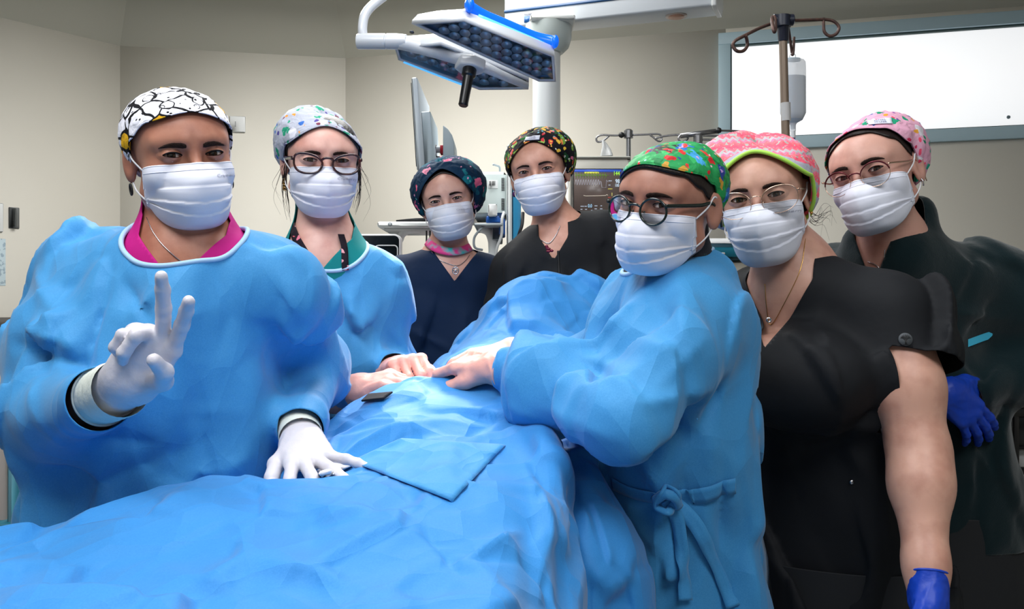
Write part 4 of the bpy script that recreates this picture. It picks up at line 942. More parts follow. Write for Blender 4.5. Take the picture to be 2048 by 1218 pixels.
def face_parts(H, root, cfg):
    """eyeballs, lids (returned for the body mesh), brows, lashes, mask, loops, glasses"""
    extra = []
    for sx in (1, -1):
        G, rim = lid_patch(sx, cfg.get('ou', 0.0040), cfg.get('ol', 0.0026), slant=0.001)
        mb = MB(); mb.grid(G, closed_v=True); extra.append((H.w(np.concatenate(mb.v)), mb.f))
        # eyeball as its own object so the iris follows the gaze
        me = mesh_np('eyeball', _EV*H.sc, _EF); me.materials.append(M['eye'])
        e = bpy.data.objects.new('eyeball', me); C.objects.link(e); e.parent = root
        pos = H.w(np.array([sx*EYE[0], EYE[1], EYE[2]]))
        gx, gz = cfg.get('gaze', (0, 0))
        tgt = np.array([0, 0, CAMZ])-pos
        fwd = nrm(tgt); side = nrm(np.cross(fwd, [0, 0, 1])); fwd = nrm(fwd-side*(-gx)+np.array([0, 0, gz]))
        side = nrm(np.cross(fwd, [0, 0, 1])); up = np.cross(side, fwd)
        from mathutils import Matrix
        Rm = Matrix(np.stack([side, fwd, up], 1).tolist()); e.rotation_euler = Rm.to_euler()
        e.location = [float(q) for q in pos-np.array(root.location)]
        # lashes along the upper rim
        n = len(rim); a = np.linspace(0, 2*PI, n, endpoint=False)
        upm = (np.sin(a) > -0.05); pts = rim[upm]; pts = pts[np.argsort(pts[:, 0]*sx)]
        pts = pts+np.array([0, 0.0009, 0.0002]); ll = MB()
        rr = 0.0009*np.sin(np.linspace(0.25, 0.98, len(pts))*PI)**0.5*cfg.get('lash', 1.0)
        ll.tube(H.w(pts), rr*H.sc, 6)
        lo = rim[~upm]; lo = lo[np.argsort(lo[:, 0]*sx)]; ll.tube(H.w(lo+np.array([0, 0.0003, 0])), 0.0004*H.sc, 5)
        ll.build('eyelashes', M['lash'], root, smooth=True)
        # brow
        t = np.linspace(0, 1, 26); bx = 0.0125+0.037*t; bz = cfg.get('bz', 0.0175)+cfg.get('arch', 0.0055)*0.75*np.sin(np.clip(t*1.0, 0, 1)*PI*0.75)-0.0035*t**3
        hw = cfg.get('bw', 0.0036)*np.interp(t, [0, .12, .5, .8, 1], [.65, 1, .95, .6, .12])
        rows = []
        for kk, off in ((-1, 0.0001), (-.5, .0013), (0, .0017), (.5, .0013), (1, 0.0001)):
            z = bz+hw*kk; rows.append(np.stack([sx*bx, ysurf(bx, z)+off-0.0004*(abs(kk) == 1), z], 1))
        bm = MB(); G = np.array(rows); G = G if sx > 0 else G[::-1]; bm.grid(G)
        # hairs
        rs = np.random.RandomState(3)
        for q in range(60):
            tt = rs.rand()*0.95; i = int(tt*25); b0 = G[2 if True else 0][i]+np.array([0, 0.0008, (rs.rand()-.5)*hw[i]*1.5])
            dirv = nrm([sx*(0.6+tt*0.5), 0.05, 0.9-1.3*tt])*0.0042
            bm.tube(np.array([b0, b0+dirv*0.5, b0+dirv]), [0.00025, 0.0002, 0.00005], 4)
        v = np.concatenate(bm.v); bm.v = [H.w(v)]
        bm.build('eyebrow', cfg.get('browmat', M['brow']), root, smooth=True)
    # mask
    G = mask_grid(**cfg.get('mask', {}))
    mb = MB(); mb.grid(H.w(G.reshape(-1, 3)).reshape(G.shape))
    # hem thickness and stitched border strip
    o = mb.build('face_mask', M['mask'], root, smooth=True)
    md = o.modifiers.new('thick', 'SOLIDIFY'); md.thickness = 0.0012; md.offset = -1
    # wire nose band ridge + side hems as slim raised strips (sub-parts)
    hm = MB(); k = 2
    for j in (1, -2): hm.tube(H.w(G[1:-6, j]+np.array([0, .0004, 0])), 0.0008, 5)
    hm.tube(H.w(G[1, 1:-1]), 0.0007, 5); hm.tube(H.w(G[7, 2:-2]+np.array([0, 0.0005, 0])), 0.0005, 5)
    hem = hm.build('mask_hem', M['mask'], o, smooth=True)
    if cfg.get('print'):
        i, j0 = cfg.get('printat', (15, 12)); 
        a = G[i, j0]; b = G[i, j0-7] if cfg.get('printleft', True) else G[i, j0+7]
        # text on the person's left cheek side (image right)
        o3 = H.w(G[i, j0]); ux = nrm(H.w(G[i, j0-4])-H.w(G[i, j0+4])); uy = nrm(H.w(G[i-4, j0])-H.w(G[i+4, j0])); uy = nrm(uy-ux*(uy @ ux))
        n_ = np.cross(ux, uy); tv, tf = text_obj(cfg['print'], 0.0088*H.sc, (0, 0, 0), (1, 0, 0), (0, 1, 0), None, None, depth=0.0003)
        # wrap the letters onto the mask surface by sampling the grid
        us = (j0-tv[:, 0]/0.0023).clip(0, G.shape[1]-1.001); vv = (i-tv[:, 1]/0.0021).clip(0, G.shape[0]-1.001)
        iu = us.astype(int); iv = vv.astype(int); fu = (us-iu)[:, None]; fv = (vv-iv)[:, None]
        q = G[iv, iu]*(1-fu)*(1-fv)+G[iv, iu+1]*fu*(1-fv)+G[iv+1, iu]*(1-fu)*fv+G[iv+1, iu+1]*fu*fv
        q = q+nrm(np.array([-0.5, 0.85, 0.1]))*(0.0007+tv[:, 2:3])
        obj('printed_word', H.w(q), tf, M['maskprint'], o, smooth=False)
    # ear loops
    for sx in (1, -1):
        jj = -1 if sx > 0 else 0
        a = G[2, jj]; b = G[int(G.shape[0]*0.56), jj]
        top = np.array([sx*0.0785, -0.006, 0.018]); mid = np.array([sx*0.080, -0.024, -0.004]); bot = np.array([sx*0.075, -0.008, -0.034])
        m1 = (a+top)/2+np.array([sx*0.0035, 0.0, 0]); m2 = (b+bot)/2+np.array([sx*0.0035, 0, 0])
        path = smooth_path([a, m1, top, mid, bot, m2, b], 48)
        lm = MB(); lm.tube(H.w(path), 0.0014*H.sc, 6); lm.build('ear_loop', M['loop'], root, smooth=True)
    if cfg.get('glasses'): glasses(H, root, **cfg['glasses'])
    return extra

M['lens'] = None
def lens_mat():
    m = bpy.data.materials.new('lens_glass'); m.use_nodes = True; t = m.node_tree; n, l = t.nodes, t.links
    for q in list(n): n.remove(q)
    out = n.new('ShaderNodeOutputMaterial'); mx = n.new('ShaderNodeMixShader'); tr = n.new('ShaderNodeBsdfTransparent'); gl = n.new('ShaderNodeBsdfGlossy')
    gl.inputs['Roughness'].default_value = 0.03; fr = n.new('ShaderNodeFresnel'); fr.inputs[0].default_value = 1.45
    tr.inputs[0].default_value = (0.96, 0.97, 0.98, 1)
    l.new(fr.outputs[0], mx.inputs[0]); l.new(tr.outputs[0], mx.inputs[1]); l.new(gl.outputs[0], mx.inputs[2]); l.new(mx.outputs[0], out.inputs[0])
    return m
M['lens'] = lens_mat()
def glasses(H, root, kind='round', fm=None, am=None, rw=0.0235, rh=0.0205, th=0.0018, zc=-0.003, yc=0.106, half=0.0, tilt=0.0, pad=True, topm=None, topth=None, gap=0.0095):
    """rims, bridge and temple arms worn on the face"""
    gr = MB(); path_ = {}
    n = 56; a = np.linspace(0, 2*PI, n, endpoint=False)
    g = bpy.data.objects.new('eyeglasses', None)
    def rim(sx):
        ca, sa = np.cos(a), np.sin(a)
        if kind == 'round': x = ca*rw; z = sa*rh
        elif kind == 'cat':
            p = 2.6; x = np.sign(ca)*np.abs(ca)**(2/p)*rw; z = np.sign(sa)*np.abs(sa)**(2/p)*rh
            z = z+0.16*rh*(x/rw)*(sa > 0)*1.6; x = x*(1-0.14*(z < 0)*np.abs(z)/rh)
        elif kind == 'oval':
            p = 2.35; x = np.sign(ca)*np.abs(ca)**(2/p)*rw; z = np.sign(sa)*np.abs(sa)**(2/p)*rh; z = z+0.10*rh*(x/rw)
            x = x*(1-0.10*(z < 0)*np.abs(z)/rh)
        cx = gap+rw
        X = cx+x; Y = yc-0.10*np.clip(X-0.01, 0, 1)**1.0-1.6*np.clip(X-0.02, 0, 1)**2-0.02*z; Z = zc+z
        return np.stack([sx*X, Y, Z], 1), cx
    fr = MB(); tp = MB(); lens = []
    for sx in (1, -1):
        pts, cx = rim(sx)
        fr.tube(H.w(pts), th*H.sc, 8, closed=True, up=H.R[:, 1], ry=th*0.8*H.sc)
        if topth:
            up = pts[(a > 0.0) & (a < PI)]; tp.tube(H.w(up+np.array([0, 0.0004, 0])), topth*H.sc*np.sin(np.linspace(0.15, 0.95, len(up))*PI)**0.4, 8)
        c = pts.mean(0); mb = MB()
        v = [H.w(c+np.array([0, 0.0012, 0]))]+list(H.w(pts)); f = [(0, i+1, (i+1) % n+1) for i in range(n)]
        mb.add(v, f); lens.append(mb)
    bx = gap+0.0015
    zb = zc+rh*(0.30 if kind != 'cat' else 0.42)
    b0 = np.array([bx, yc+0.0005, zb]); br = smooth_path([b0, [0.005, yc+0.0035, zb+0.0035], [-0.005, yc+0.0035, zb+0.0035], b0*np.array([-1, 1, 1])], 16)
    (tp if topth else fr).tube(H.w(br), (topth or th)*0.9*H.sc, 8)
    fo = fr.build('eyeglass_frame', fm, root, smooth=True)
    if topth: tp.build('brow_bar', topm or fm, fo, smooth=True)
    for mb in lens:
        lo = mb.build('lens', M['lens'], fo, smooth=True)
    for sx in (1, -1):
        X = gap+2*rw; Y = yc-0.10*(X-0.01)-1.6*(X-0.02)**2
        h0 = np.array([sx*(X-0.001), Y+0.001, zc+rh*0.5]); p = [h0, h0+np.array([sx*0.005, -0.003, 0.0005]), [sx*0.0745, 0.035, zc+rh*0.5], [sx*0.0765, -0.005, zc+rh*0.45+0.002], [sx*0.077, -0.030, zc-0.012], [sx*0.076, -0.040, zc-0.028]]
        ar = MB(); ar.tube(H.w(smooth_path(p, 36)), (th*0.75 if th > .0015 else .001)*H.sc, 8, ry=(th*1.35 if th > .0015 else .0016)*H.sc, up=H.R[:, 0]); ar.build('temple_arm', am or fm, fo, smooth=True)
    if pad:
        for sx in (1, -1):
            pm = MB(); pm.tube(H.w(smooth_path([[sx*0.0125, yc-0.001, zc], [sx*0.011, yc-0.008, zc-0.002], [sx*0.0105, yc-0.010, zc-0.006]], 8)), 0.0005, 6)
            pm.tube(H.w(np.array([[sx*0.0102, yc-0.010, zc-0.001], [sx*0.0112, yc-0.011, zc-0.006], [sx*0.0122, yc-0.012, zc-0.010]])), 0.0017, 8)
            pm.build('nose_pad', M['lens'] if False else fm, fo, smooth=True)
# ------------------------------------------------------------------ printed cloth
def print_mat(name, base, layers, rough=0.8, weave=True, zig=None, cells=None):
    """layers: list of dict(scale, r, cols, warp, jitter, seed): spots whose colour is picked per cell"""
    m, t, b = newmat(name); n, l = t.nodes, t.links
    b.inputs['Roughness'].default_value = rough; b.inputs['Specular IOR Level'].default_value = 0.2
    tc = n.new('ShaderNodeTexCoord'); cur = n.new('ShaderNodeRGB'); cur.outputs[0].default_value = base; out = cur.outputs[0]
    def mix(fac, a, c):
        x = n.new('ShaderNodeMix'); x.data_type = 'RGBA'; l.new(fac, x.inputs[0]); l.new(a, x.inputs[6])
        if isinstance(c, tuple): x.inputs[7].default_value = c
        else: l.new(c, x.inputs[7])
        return x.outputs[2]
    def math_(op, a, c=None, cl=False):
        x = n.new('ShaderNodeMath'); x.operation = op; x.use_clamp = cl
        for i, q in enumerate((a, c)):
            if q is None: continue
            if isinstance(q, (int, float)): x.inputs[i].default_value = q
            else: l.new(q, x.inputs[i])
        return x.outputs[0]
    def warped(w, sc, off):
        mp = n.new('ShaderNodeMapping'); mp.inputs['Location'].default_value = (off, off*1.7, off*0.6); l.new(tc.outputs['Object'], mp.inputs[0])
        nz = n.new('ShaderNodeTexNoise'); nz.inputs['Scale'].default_value = sc; nz.inputs['Detail'].default_value = 1; l.new(mp.outputs[0], nz.inputs['Vector'])
        sb = n.new('ShaderNodeVectorMath'); sb.operation = 'SUBTRACT'; l.new(nz.outputs['Color'], sb.inputs[0]); sb.inputs[1].default_value = (.5, .5, .5)
        scn = n.new('ShaderNodeVectorMath'); scn.operation = 'SCALE'; l.new(sb.outputs[0], scn.inputs[0]); scn.inputs['Scale'].default_value = w
        ad = n.new('ShaderNodeVectorMath'); ad.operation = 'ADD'; l.new(mp.outputs[0], ad.inputs[0]); l.new(scn.outputs[0], ad.inputs[1]); return ad.outputs[0]
    def ramp(cols, fac):
        r = n.new('ShaderNodeValToRGB'); r.color_ramp.interpolation = 'CONSTANT'; e = r.color_ramp.elements; k = len(cols)
        e[0].position = 0; e[0].color = cols[0]; e[1].position = 1/k if k > 1 else 1; e[1].color = cols[min(1, k-1)]
        for i in range(2, k): q = e.new(i/k); q.color = cols[i]
        l.new(fac, r.inputs[0]); return r.outputs[0]
    for i, L in enumerate(layers):
        vec = warped(L.get('warp', 0.01), L.get('wsc', 60), L.get('seed', i*3.3))
        if L.get('edge'):   # outlined cells
            v = n.new('ShaderNodeTexVoronoi'); v.feature = 'DISTANCE_TO_EDGE'; v.inputs['Scale'].default_value = L['scale']; v.inputs['Randomness'].default_value = L.get('rand', 0.9); l.new(vec, v.inputs['Vector'])
            v2 = n.new('ShaderNodeTexVoronoi'); v2.inputs['Scale'].default_value = L['scale']; v2.inputs['Randomness'].default_value = L.get('rand', 0.9); l.new(vec, v2.inputs['Vector'])
            sx = n.new('ShaderNodeSeparateColor'); l.new(v2.outputs['Color'], sx.inputs[0])
            out = ramp(L['cols'], sx.outputs[0])
            f = math_('LESS_THAN', v.outputs['Distance'], L['edge']); out = mix(f, out, L['line']); continue
        v = n.new('ShaderNodeTexVoronoi'); v.inputs['Scale'].default_value = L['scale']; v.inputs['Randomness'].default_value = L.get('rand', 1.0); l.new(vec, v.inputs['Vector'])
        if L.get('metric'): v.distance = L['metric']
        sx = n.new('ShaderNodeSeparateColor'); l.new(v.outputs['Color'], sx.inputs[0])
        f = math_('LESS_THAN', v.outputs['Distance'], L['r'])
        if L.get('keep'): f = math_('MULTIPLY', f, math_('LESS_THAN', sx.outputs[1], L['keep']))
        if L.get('inner'): f = math_('MULTIPLY', f, math_('GREATER_THAN', v.outputs['Distance'], L['inner']))
        out = mix(f, out, ramp(L['cols'], sx.outputs[0]))
        if L.get('core'):
            f2 = math_('LESS_THAN', v.outputs['Distance'], L['r']*0.42)
            if L.get('keep'): f2 = math_('MULTIPLY', f2, math_('LESS_THAN', sx.outputs[1], L['keep']))
            out = mix(f2, out, L['core'])
    if zig:   # chevron rows round the cap: height plus a triangle wave of the angle
        sp = n.new('ShaderNodeSeparateXYZ'); mp = n.new('ShaderNodeMapping'); mp.inputs['Location'].default_value = zig['loc']; l.new(tc.outputs['Object'], mp.inputs[0]); l.new(mp.outputs[0], sp.inputs[0])
        tw = math_('PINGPONG', math_('ADD', sp.outputs[0], 5.0), 0.006); h = math_('ADD', sp.outputs[2], math_('MULTIPLY', tw, 0.9)); h = math_('ADD', h, math_('MULTIPLY', sp.outputs[1], zig.get('ty', 0.0)))
        fr = math_('FRACT', math_('MULTIPLY', h, zig['f'])); rz = ramp(zig['cols'], fr)
        out = mix(math_('GREATER_THAN', fr, -1.0), out, rz)
        nz = n.new('ShaderNodeTexNoise'); nz.inputs['Scale'].default_value = 120; l.new(tc.outputs['Object'], nz.inputs[0])
        out = mix(math_('GREATER_THAN', nz.outputs['Fac'], 0.60), out, zig['fleck'])
    l.new(out, b.inputs['Base Color'])
    nz = n.new('ShaderNodeTexNoise'); nz.inputs['Scale'].default_value = 32; nz.inputs['Detail'].default_value = 3; nz.inputs['Distortion'].default_value = 0.8; l.new(tc.outputs['Object'], nz.inputs['Vector'])
    bp = n.new('ShaderNodeBump'); bp.inputs['Strength'].default_value = 0.7; bp.inputs['Distance'].default_value = 0.008; l.new(nz.outputs['Fac'], bp.inputs['Height']); l.new(bp.outputs[0], b.inputs['Normal'])
    return m
def gown_mat(name, col, col2):
    m = mat(name, col, 0.62, bump=[(9, 0.25, 0.012), (34, 0.22, 0.004), (1100, 0.2, 0.0003)], spec=0.28, sheen=0.15)
    t = m.node_tree; n, l = t.nodes, t.links; b = n['Principled BSDF']
    tc = n.new('ShaderNodeTexCoord'); nz = n.new('ShaderNodeTexNoise'); nz.inputs['Scale'].default_value = 500; nz.inputs['Detail'].default_value = 2; l.new(tc.outputs['Object'], nz.inputs['Vector'])
    mx = n.new('ShaderNodeMix'); mx.data_type = 'RGBA'; mx.inputs[6].default_value = col; mx.inputs[7].default_value = col2; l.new(nz.outputs['Fac'], mx.inputs[0]); l.new(mx.outputs[2], b.inputs['Base Color'])
    last = b.inputs['Normal'].links[0].from_socket
    for sc, dist, off in ((6.5, 0.030, 0.0), (15.0, 0.010, 4.0)):   # crisp creases of the non-woven cloth
        mp = n.new('ShaderNodeMapping'); mp.inputs['Location'].default_value = (off, off, off); mp.inputs['Scale'].default_value = (1, 1, 0.55); mp.inputs['Rotation'].default_value = (0.3, 0.5, 0.2); l.new(tc.outputs['Object'], mp.inputs[0])
        nw = n.new('ShaderNodeTexNoise'); nw.inputs['Scale'].default_value = sc*0.6; l.new(mp.outputs[0], nw.inputs[0])
        ad = n.new('ShaderNodeVectorMath'); ad.operation = 'MULTIPLY_ADD'; ad.inputs[1].default_value = (0.5/sc,)*3; l.new(nw.outputs['Color'], ad.inputs[0]); l.new(mp.outputs[0], ad.inputs[2])
        vo = n.new('ShaderNodeTexVoronoi'); vo.inputs['Scale'].default_value = sc; l.new(ad.outputs[0], vo.inputs['Vector'])
        bp = n.new('ShaderNodeBump'); bp.inputs['Strength'].default_value = 0.9; bp.inputs['Distance'].default_value = dist; l.new(vo.outputs['Distance'], bp.inputs['Height']); l.new(last, bp.inputs['Normal']); last = bp.outputs[0]
    l.new(last, b.inputs['Normal'])
    return m
M['gown'] = gown_mat('gown_fabric', rgb(46, 134, 196), rgb(74, 156, 212))
M['drape'] = gown_mat('drape_fabric', rgb(34, 124, 196), rgb(58, 144, 212))
M['navy'] = mat('navy_scrub', rgb(14, 36, 66), 0.75, bump=[(14, 0.3, 0.01), (900, 0.2, 0.0004)], spec=0.2)
M['black'] = mat('black_scrub', rgb(21, 23, 27), 0.75, bump=[(14, 0.3, 0.01), (900, 0.2, 0.0004)], spec=0.25)
M['fleece'] = mat('green_fleece', rgb(12, 32, 36), 0.95, bump=[(16, 0.3, 0.01), (500, 0.5, 0.001)], spec=0.1, sheen=0.3)
M['magenta'] = mat('magenta_scrub', rgb(192, 26, 128), 0.75, bump=[(20, 0.3, 0.006)], spec=0.2)
M['teal'] = mat('teal_scrub', rgb(16, 128, 130), 0.75, bump=[(20, 0.3, 0.006)], spec=0.2)
M['piping'] = mat('white_trim', rgb(168, 204, 236), 0.7)
M['blackpipe'] = mat('black_trim', rgb(13, 14, 16), 0.7)
M['greenpipe'] = mat('green_trim', rgb(120, 200, 60), 0.7)
M['latex'] = mat('cream_latex', rgb(206, 202, 208), 0.42, bump=[(70, 0.25, 0.003), (300, 0.2, 0.001)], spec=0.4, sss=0.1)
M['latexcuff'] = mat('cuff_knit', rgb(212, 218, 208), 0.7, bump=[(90, 0.4, 0.003)])
M['peach'] = mat('peach_latex', rgb(232, 170, 156), 0.38, bump=[(60, 0.35, 0.003), (260, 0.2, 0.001)], spec=0.45, sss=0.1)
M['nitrile'] = mat('blue_nitrile', rgb(16, 62, 178), 0.45, bump=[(60, 0.35, 0.003), (260, 0.2, 0.001)], spec=0.4)
M['gold'] = mat('gold', rgb(214, 170, 96), 0.25, metal=1.0)
M['silver'] = mat('silver', rgb(200, 200, 205), 0.22, metal=1.0)
M['steel'] = mat('brushed_steel', rgb(176, 178, 180), 0.3, metal=1.0)
M['shoe'] = mat('shoe', rgb(40, 42, 48), 0.6)
M['pants'] = mat('dark_trousers', rgb(20, 22, 26), 0.8)
# ------------------------------------------------------------------ bodies, clothes, hands
def loft_field(st, p_exp=2.3, k=0.05):
    """stations (z, cx, cy, w, e, yaw_deg) -> distance-like field"""
    st = sorted(st, key=lambda s: s[0]); A = np.array([list(s)+[0]*(6-len(s)) for s in st], float)
    S = smooth_path(A, 60); Z = S[:, 0]; o = np.argsort(Z); S = S[o]; Z = S[:, 0]
    z0, z1 = Z[0], Z[-1]
    def f(p):
        z = np.clip(p[:, 2], z0, z1); v = [np.interp(z, Z, S[:, i]) for i in range(1, 6)]
        ya = np.radians(v[4]); dx = p[:, 0]-v[0]; dy = p[:, 1]-v[1]
        qx = np.abs(dx*np.cos(ya)+dy*np.sin(ya)); qy = np.abs(-dx*np.sin(ya)+dy*np.cos(ya)); w_, e_ = v[2], v[3]
        kk = ((qx/w_)**p_exp+(qy/e_)**p_exp)**(1/p_exp)+1e-6
        g = kk**(1-p_exp)*np.sqrt((qx**(p_exp-1)/w_**p_exp)**2+(qy**(p_exp-1)/e_**p_exp)**2)+1e-6
        d = np.clip((kk-1)/np.maximum(g, 2.0), -0.3, 5)
        d = smax(d, p[:, 2]-z1, k); return smax(d, z0-p[:, 2], k)
    return f
def ridged(p, f, off=0.0): return 1-2.2*np.abs(noise3(p*f+off))
def cloth_field(cfg, folds=None, under=0.007):
    """garment surface: loose outer shape with folds, never closer to the body than `under`"""
    CF = body_field(cfg, 'cloth', legs=False, neck=False)
    c2 = dict(cfg); c2['arms'] = cfg.get('arms_under', cfg['arms']); SK = body_field(c2, 'skin', legs=False, neck=False)
    def f(p):
        a = CF(p)
        if folds:
            k = np.clip((np.linalg.norm(p-cfg['NB'], axis=1)-.09)/.09, 0.12, 1)
            for c in cfg.get('cuffs', []): k = k*np.clip((np.linalg.norm(p-c, axis=1)-.05)/.09, 0.12, 1)
            a = a-folds(p)*k
        return smin(a, SK(p)-under, 0.008)
    return f
class Folds:
    """creases in the cloth: each a line in the room with a height and a width"""
    def __init__(s, lines=(), amp=0.40, f=5.0, amp2=0.25, f2=13.0, st=(1, 1, 0.45), off=0.0, fade=None):
        s.L = [(P(*a), P(*b), h*1.25, w_*0.62) for (a, b, h, w_) in lines]; s.amp = amp; s.f = f; s.amp2 = amp2; s.f2 = f2; s.st = np.array(st, float); s.off = off
    def __call__(s, p):
        q = p*s.st
        # warp a little so that creases do not run parallel
        wv = 0.05*np.stack([noise3(p*4+s.off+3), noise3(p*4+s.off+17), noise3(p*4+s.off+31)], 1)
        q = q+wv
        d = s.amp/s.f*facets(q, s.f, 26, s.off)+s.amp2/s.f2*facets(q+0.3, s.f2, 20, s.off+2)
        for a, b, h, w_ in s.L:
            sc = np.array([1, 0.12, 1.0]); pa = (p-a)*sc; ab = (b-a)*sc; L2 = ab @ ab+1e-9
            t = np.clip(pa @ ab/L2, 0, 1); r = np.linalg.norm(pa-t[:, None]*ab, axis=1)
            tap = np.sin(np.clip(0.12+0.76*t, 0, 1)*PI)
            d = d+h*np.exp(-r/w_)*tap
        return d
def body_field(cfg, key='skin', ease=0.0, legs=True, arms=True, neck=True, head=None):
    """union of trunk, shoulders, arms, legs; cfg carries measures, key picks skin or cloth ones"""
    b = cfg; st = b.get('st_'+key, b['st']); tr = loft_field(st)
    NB = b['NB']; SR, SL = b['SR'], b['SL']; rs = b.get('rs_'+key, b.get('rs', 0.055))
    rt = b.get('rt_'+key, 0.045)
    A = b.get('arms_'+key, b['arms'])
    H = b['head']; nk0 = H.w((0, -0.022, -0.045)); nk1 = NB+np.array([0, 0.01, 0.0])
    def f(p):
        d = tr(p)
        c = (SR+SL)/2*0.6+NB*0.4-np.array([0, 0, 0.05])
        for S in (SR, SL):
            d = smin(d, rcone(p, NB-np.array([0, 0, 0.045]), S, rt+0.012, rs), 0.07)
        for (a, b_, ra, rb) in b.get('extra_'+key, []): d = smin(d, rcone(p, a, b_, ra, rb), 0.05)
        for (c_, r_) in b.get('bust', []): d = smin(d, ell(p, c_, np.array(r_)+(0.012 if key != 'skin' else 0)), 0.06)
        if arms:
            for (pts, rr) in A: d = smin(d, polydist(p, pts, rr, 0.03), b.get('armk', 0.035))
        if neck:
            d = smin(d, rcone(p, nk0, nk1, b.get('nr', 0.050)*H.sc, b.get('nr', 0.050)*1.08*H.sc), 0.035)
            d = smin(d, rcone(p, nk1, NB-np.array([0, -0.01, 0.06]), 0.055, 0.06), 0.05)
        if legs:
            hx, hy = st[0][1], st[0][2]; zt = st[0][0]
            for sx in (-1, 1):
                lg = rcone(p, (hx+sx*0.08, hy, zt+0.02), (hx+sx*0.085, hy, 0.48), 0.085, 0.058)
                lg = smin(lg, rcone(p, (hx+sx*0.085, hy, 0.48), (hx+sx*0.09, hy+0.02, 0.07), 0.056, 0.038), 0.03)
                lg = smin(lg, rcone(p, (hx+sx*0.09, hy+0.02, 0.05), (hx+sx*0.10, hy-0.13, 0.035), 0.036, 0.03), 0.03)
                d = smin(d, lg, 0.04)
        return d-ease
    return f
def bbox_of(cfg, key, z0=0.0, pad=0.05):
    st = cfg.get('st_'+key, cfg['st']); pts = [cfg['NB'], cfg['SR'], cfg['SL']]
    for (q, rr) in cfg.get('arms_'+key, cfg['arms']): pts += [np.asarray(x) for x in q]
    for s in st: m = max(s[3], s[4]); pts += [np.array([s[1]-m, s[2]-m, s[0]]), np.array([s[1]+m, s[2]+m, s[0]])]
    for (a, b_, ra, rb) in cfg.get('extra_'+key, []): pts += [np.asarray(a), np.asarray(b_)]
    pts = np.array(pts); lo = pts.min(0)-0.13-pad; hi = pts.max(0)+0.13+pad; lo[2] = z0; return lo, hi
def join(parts):
    V = []; Fs = []; n = 0
    for v, f in parts:
        V.append(np.asarray(v)); Fs += [tuple(int(i)+n for i in r) for r in f]; n += len(v)
    return np.concatenate(V), Fs
def cloth(name, field, lo, hi, h, clips, material, root, pipe=None, thick=0.0018, pipe_name='piping', seam_pick=None):
    v, q = surfnet(field, lo, hi, h)
    g = lambda p: np.max(np.stack([c(p) for c in clips]), 0) if clips else np.full(len(p), -1.0)
    v, f = clip_mesh(v, q, g)
    o = obj(name, v, f, material, root, smooth=True)
    if thick:
        md = o.modifiers.new('thick', 'SOLIDIFY'); md.thickness = thick; md.offset = -1
    if pipe:
        pm, pr, where, rad = pipe
        L = [l for l in boundary_loops(f) if len(l) > 20 and np.linalg.norm(v[l].mean(0)-where) < rad]
        if L:
            l = max(L, key=len); pts = resample_loop(v[l], 110, 6)
            mb = MB(); mb.tube(pts, pr, 8, closed=True); mb.build(pipe_name, pm, o, smooth=True)
    return o
def neck_hole(c, axis, rx, ry, lat, depth=0.14, up=0.4):
    """negative outside the hole (kept)"""
    a = nrm(axis); l = nrm(np.asarray(lat)-a*(np.asarray(lat) @ a)); m = np.cross(a, l); c = np.asarray(c, float)
    def g(p):
        q = p-c; k = np.sqrt((q @ l/rx)**2+(q @ m/ry)**2); t = q @ a
        return np.minimum(np.minimum((1-k)*rx, (t+depth)), up-t)
    return g
def vneck(apex, c, fwd, lat, slope, rx, ry, curve=0.0, depth=0.16, umax=0.066):
    fwd = nrm(fwd); lat = nrm(lat); apex = np.asarray(apex, float)
    hole = neck_hole(c, (0, 0, 1), rx, ry, lat, depth=0.08)
    def g(p):
        q = p-apex; u = q @ lat; h = q[:, 2]; fr = (p-np.asarray(c)) @ fwd
        vv = np.minimum(np.minimum(h*slope+curve, umax)-np.abs(u), fr+0.0)*0.8
        return np.maximum(np.minimum(vv, 0.35-h), hole(p))
    return g
def wrist_clip(pt, dirv, r=0.16, trunk=None):
    d = nrm(dirv); pt = np.asarray(pt, float)
    def g(p):
        v = np.minimum((p-pt) @ d, r-np.linalg.norm(p-pt, axis=1))
        return np.minimum(v, trunk(p)-0.022) if trunk is not None else v
    return g
def hem_clip(z): return lambda p: z-p[:, 2]

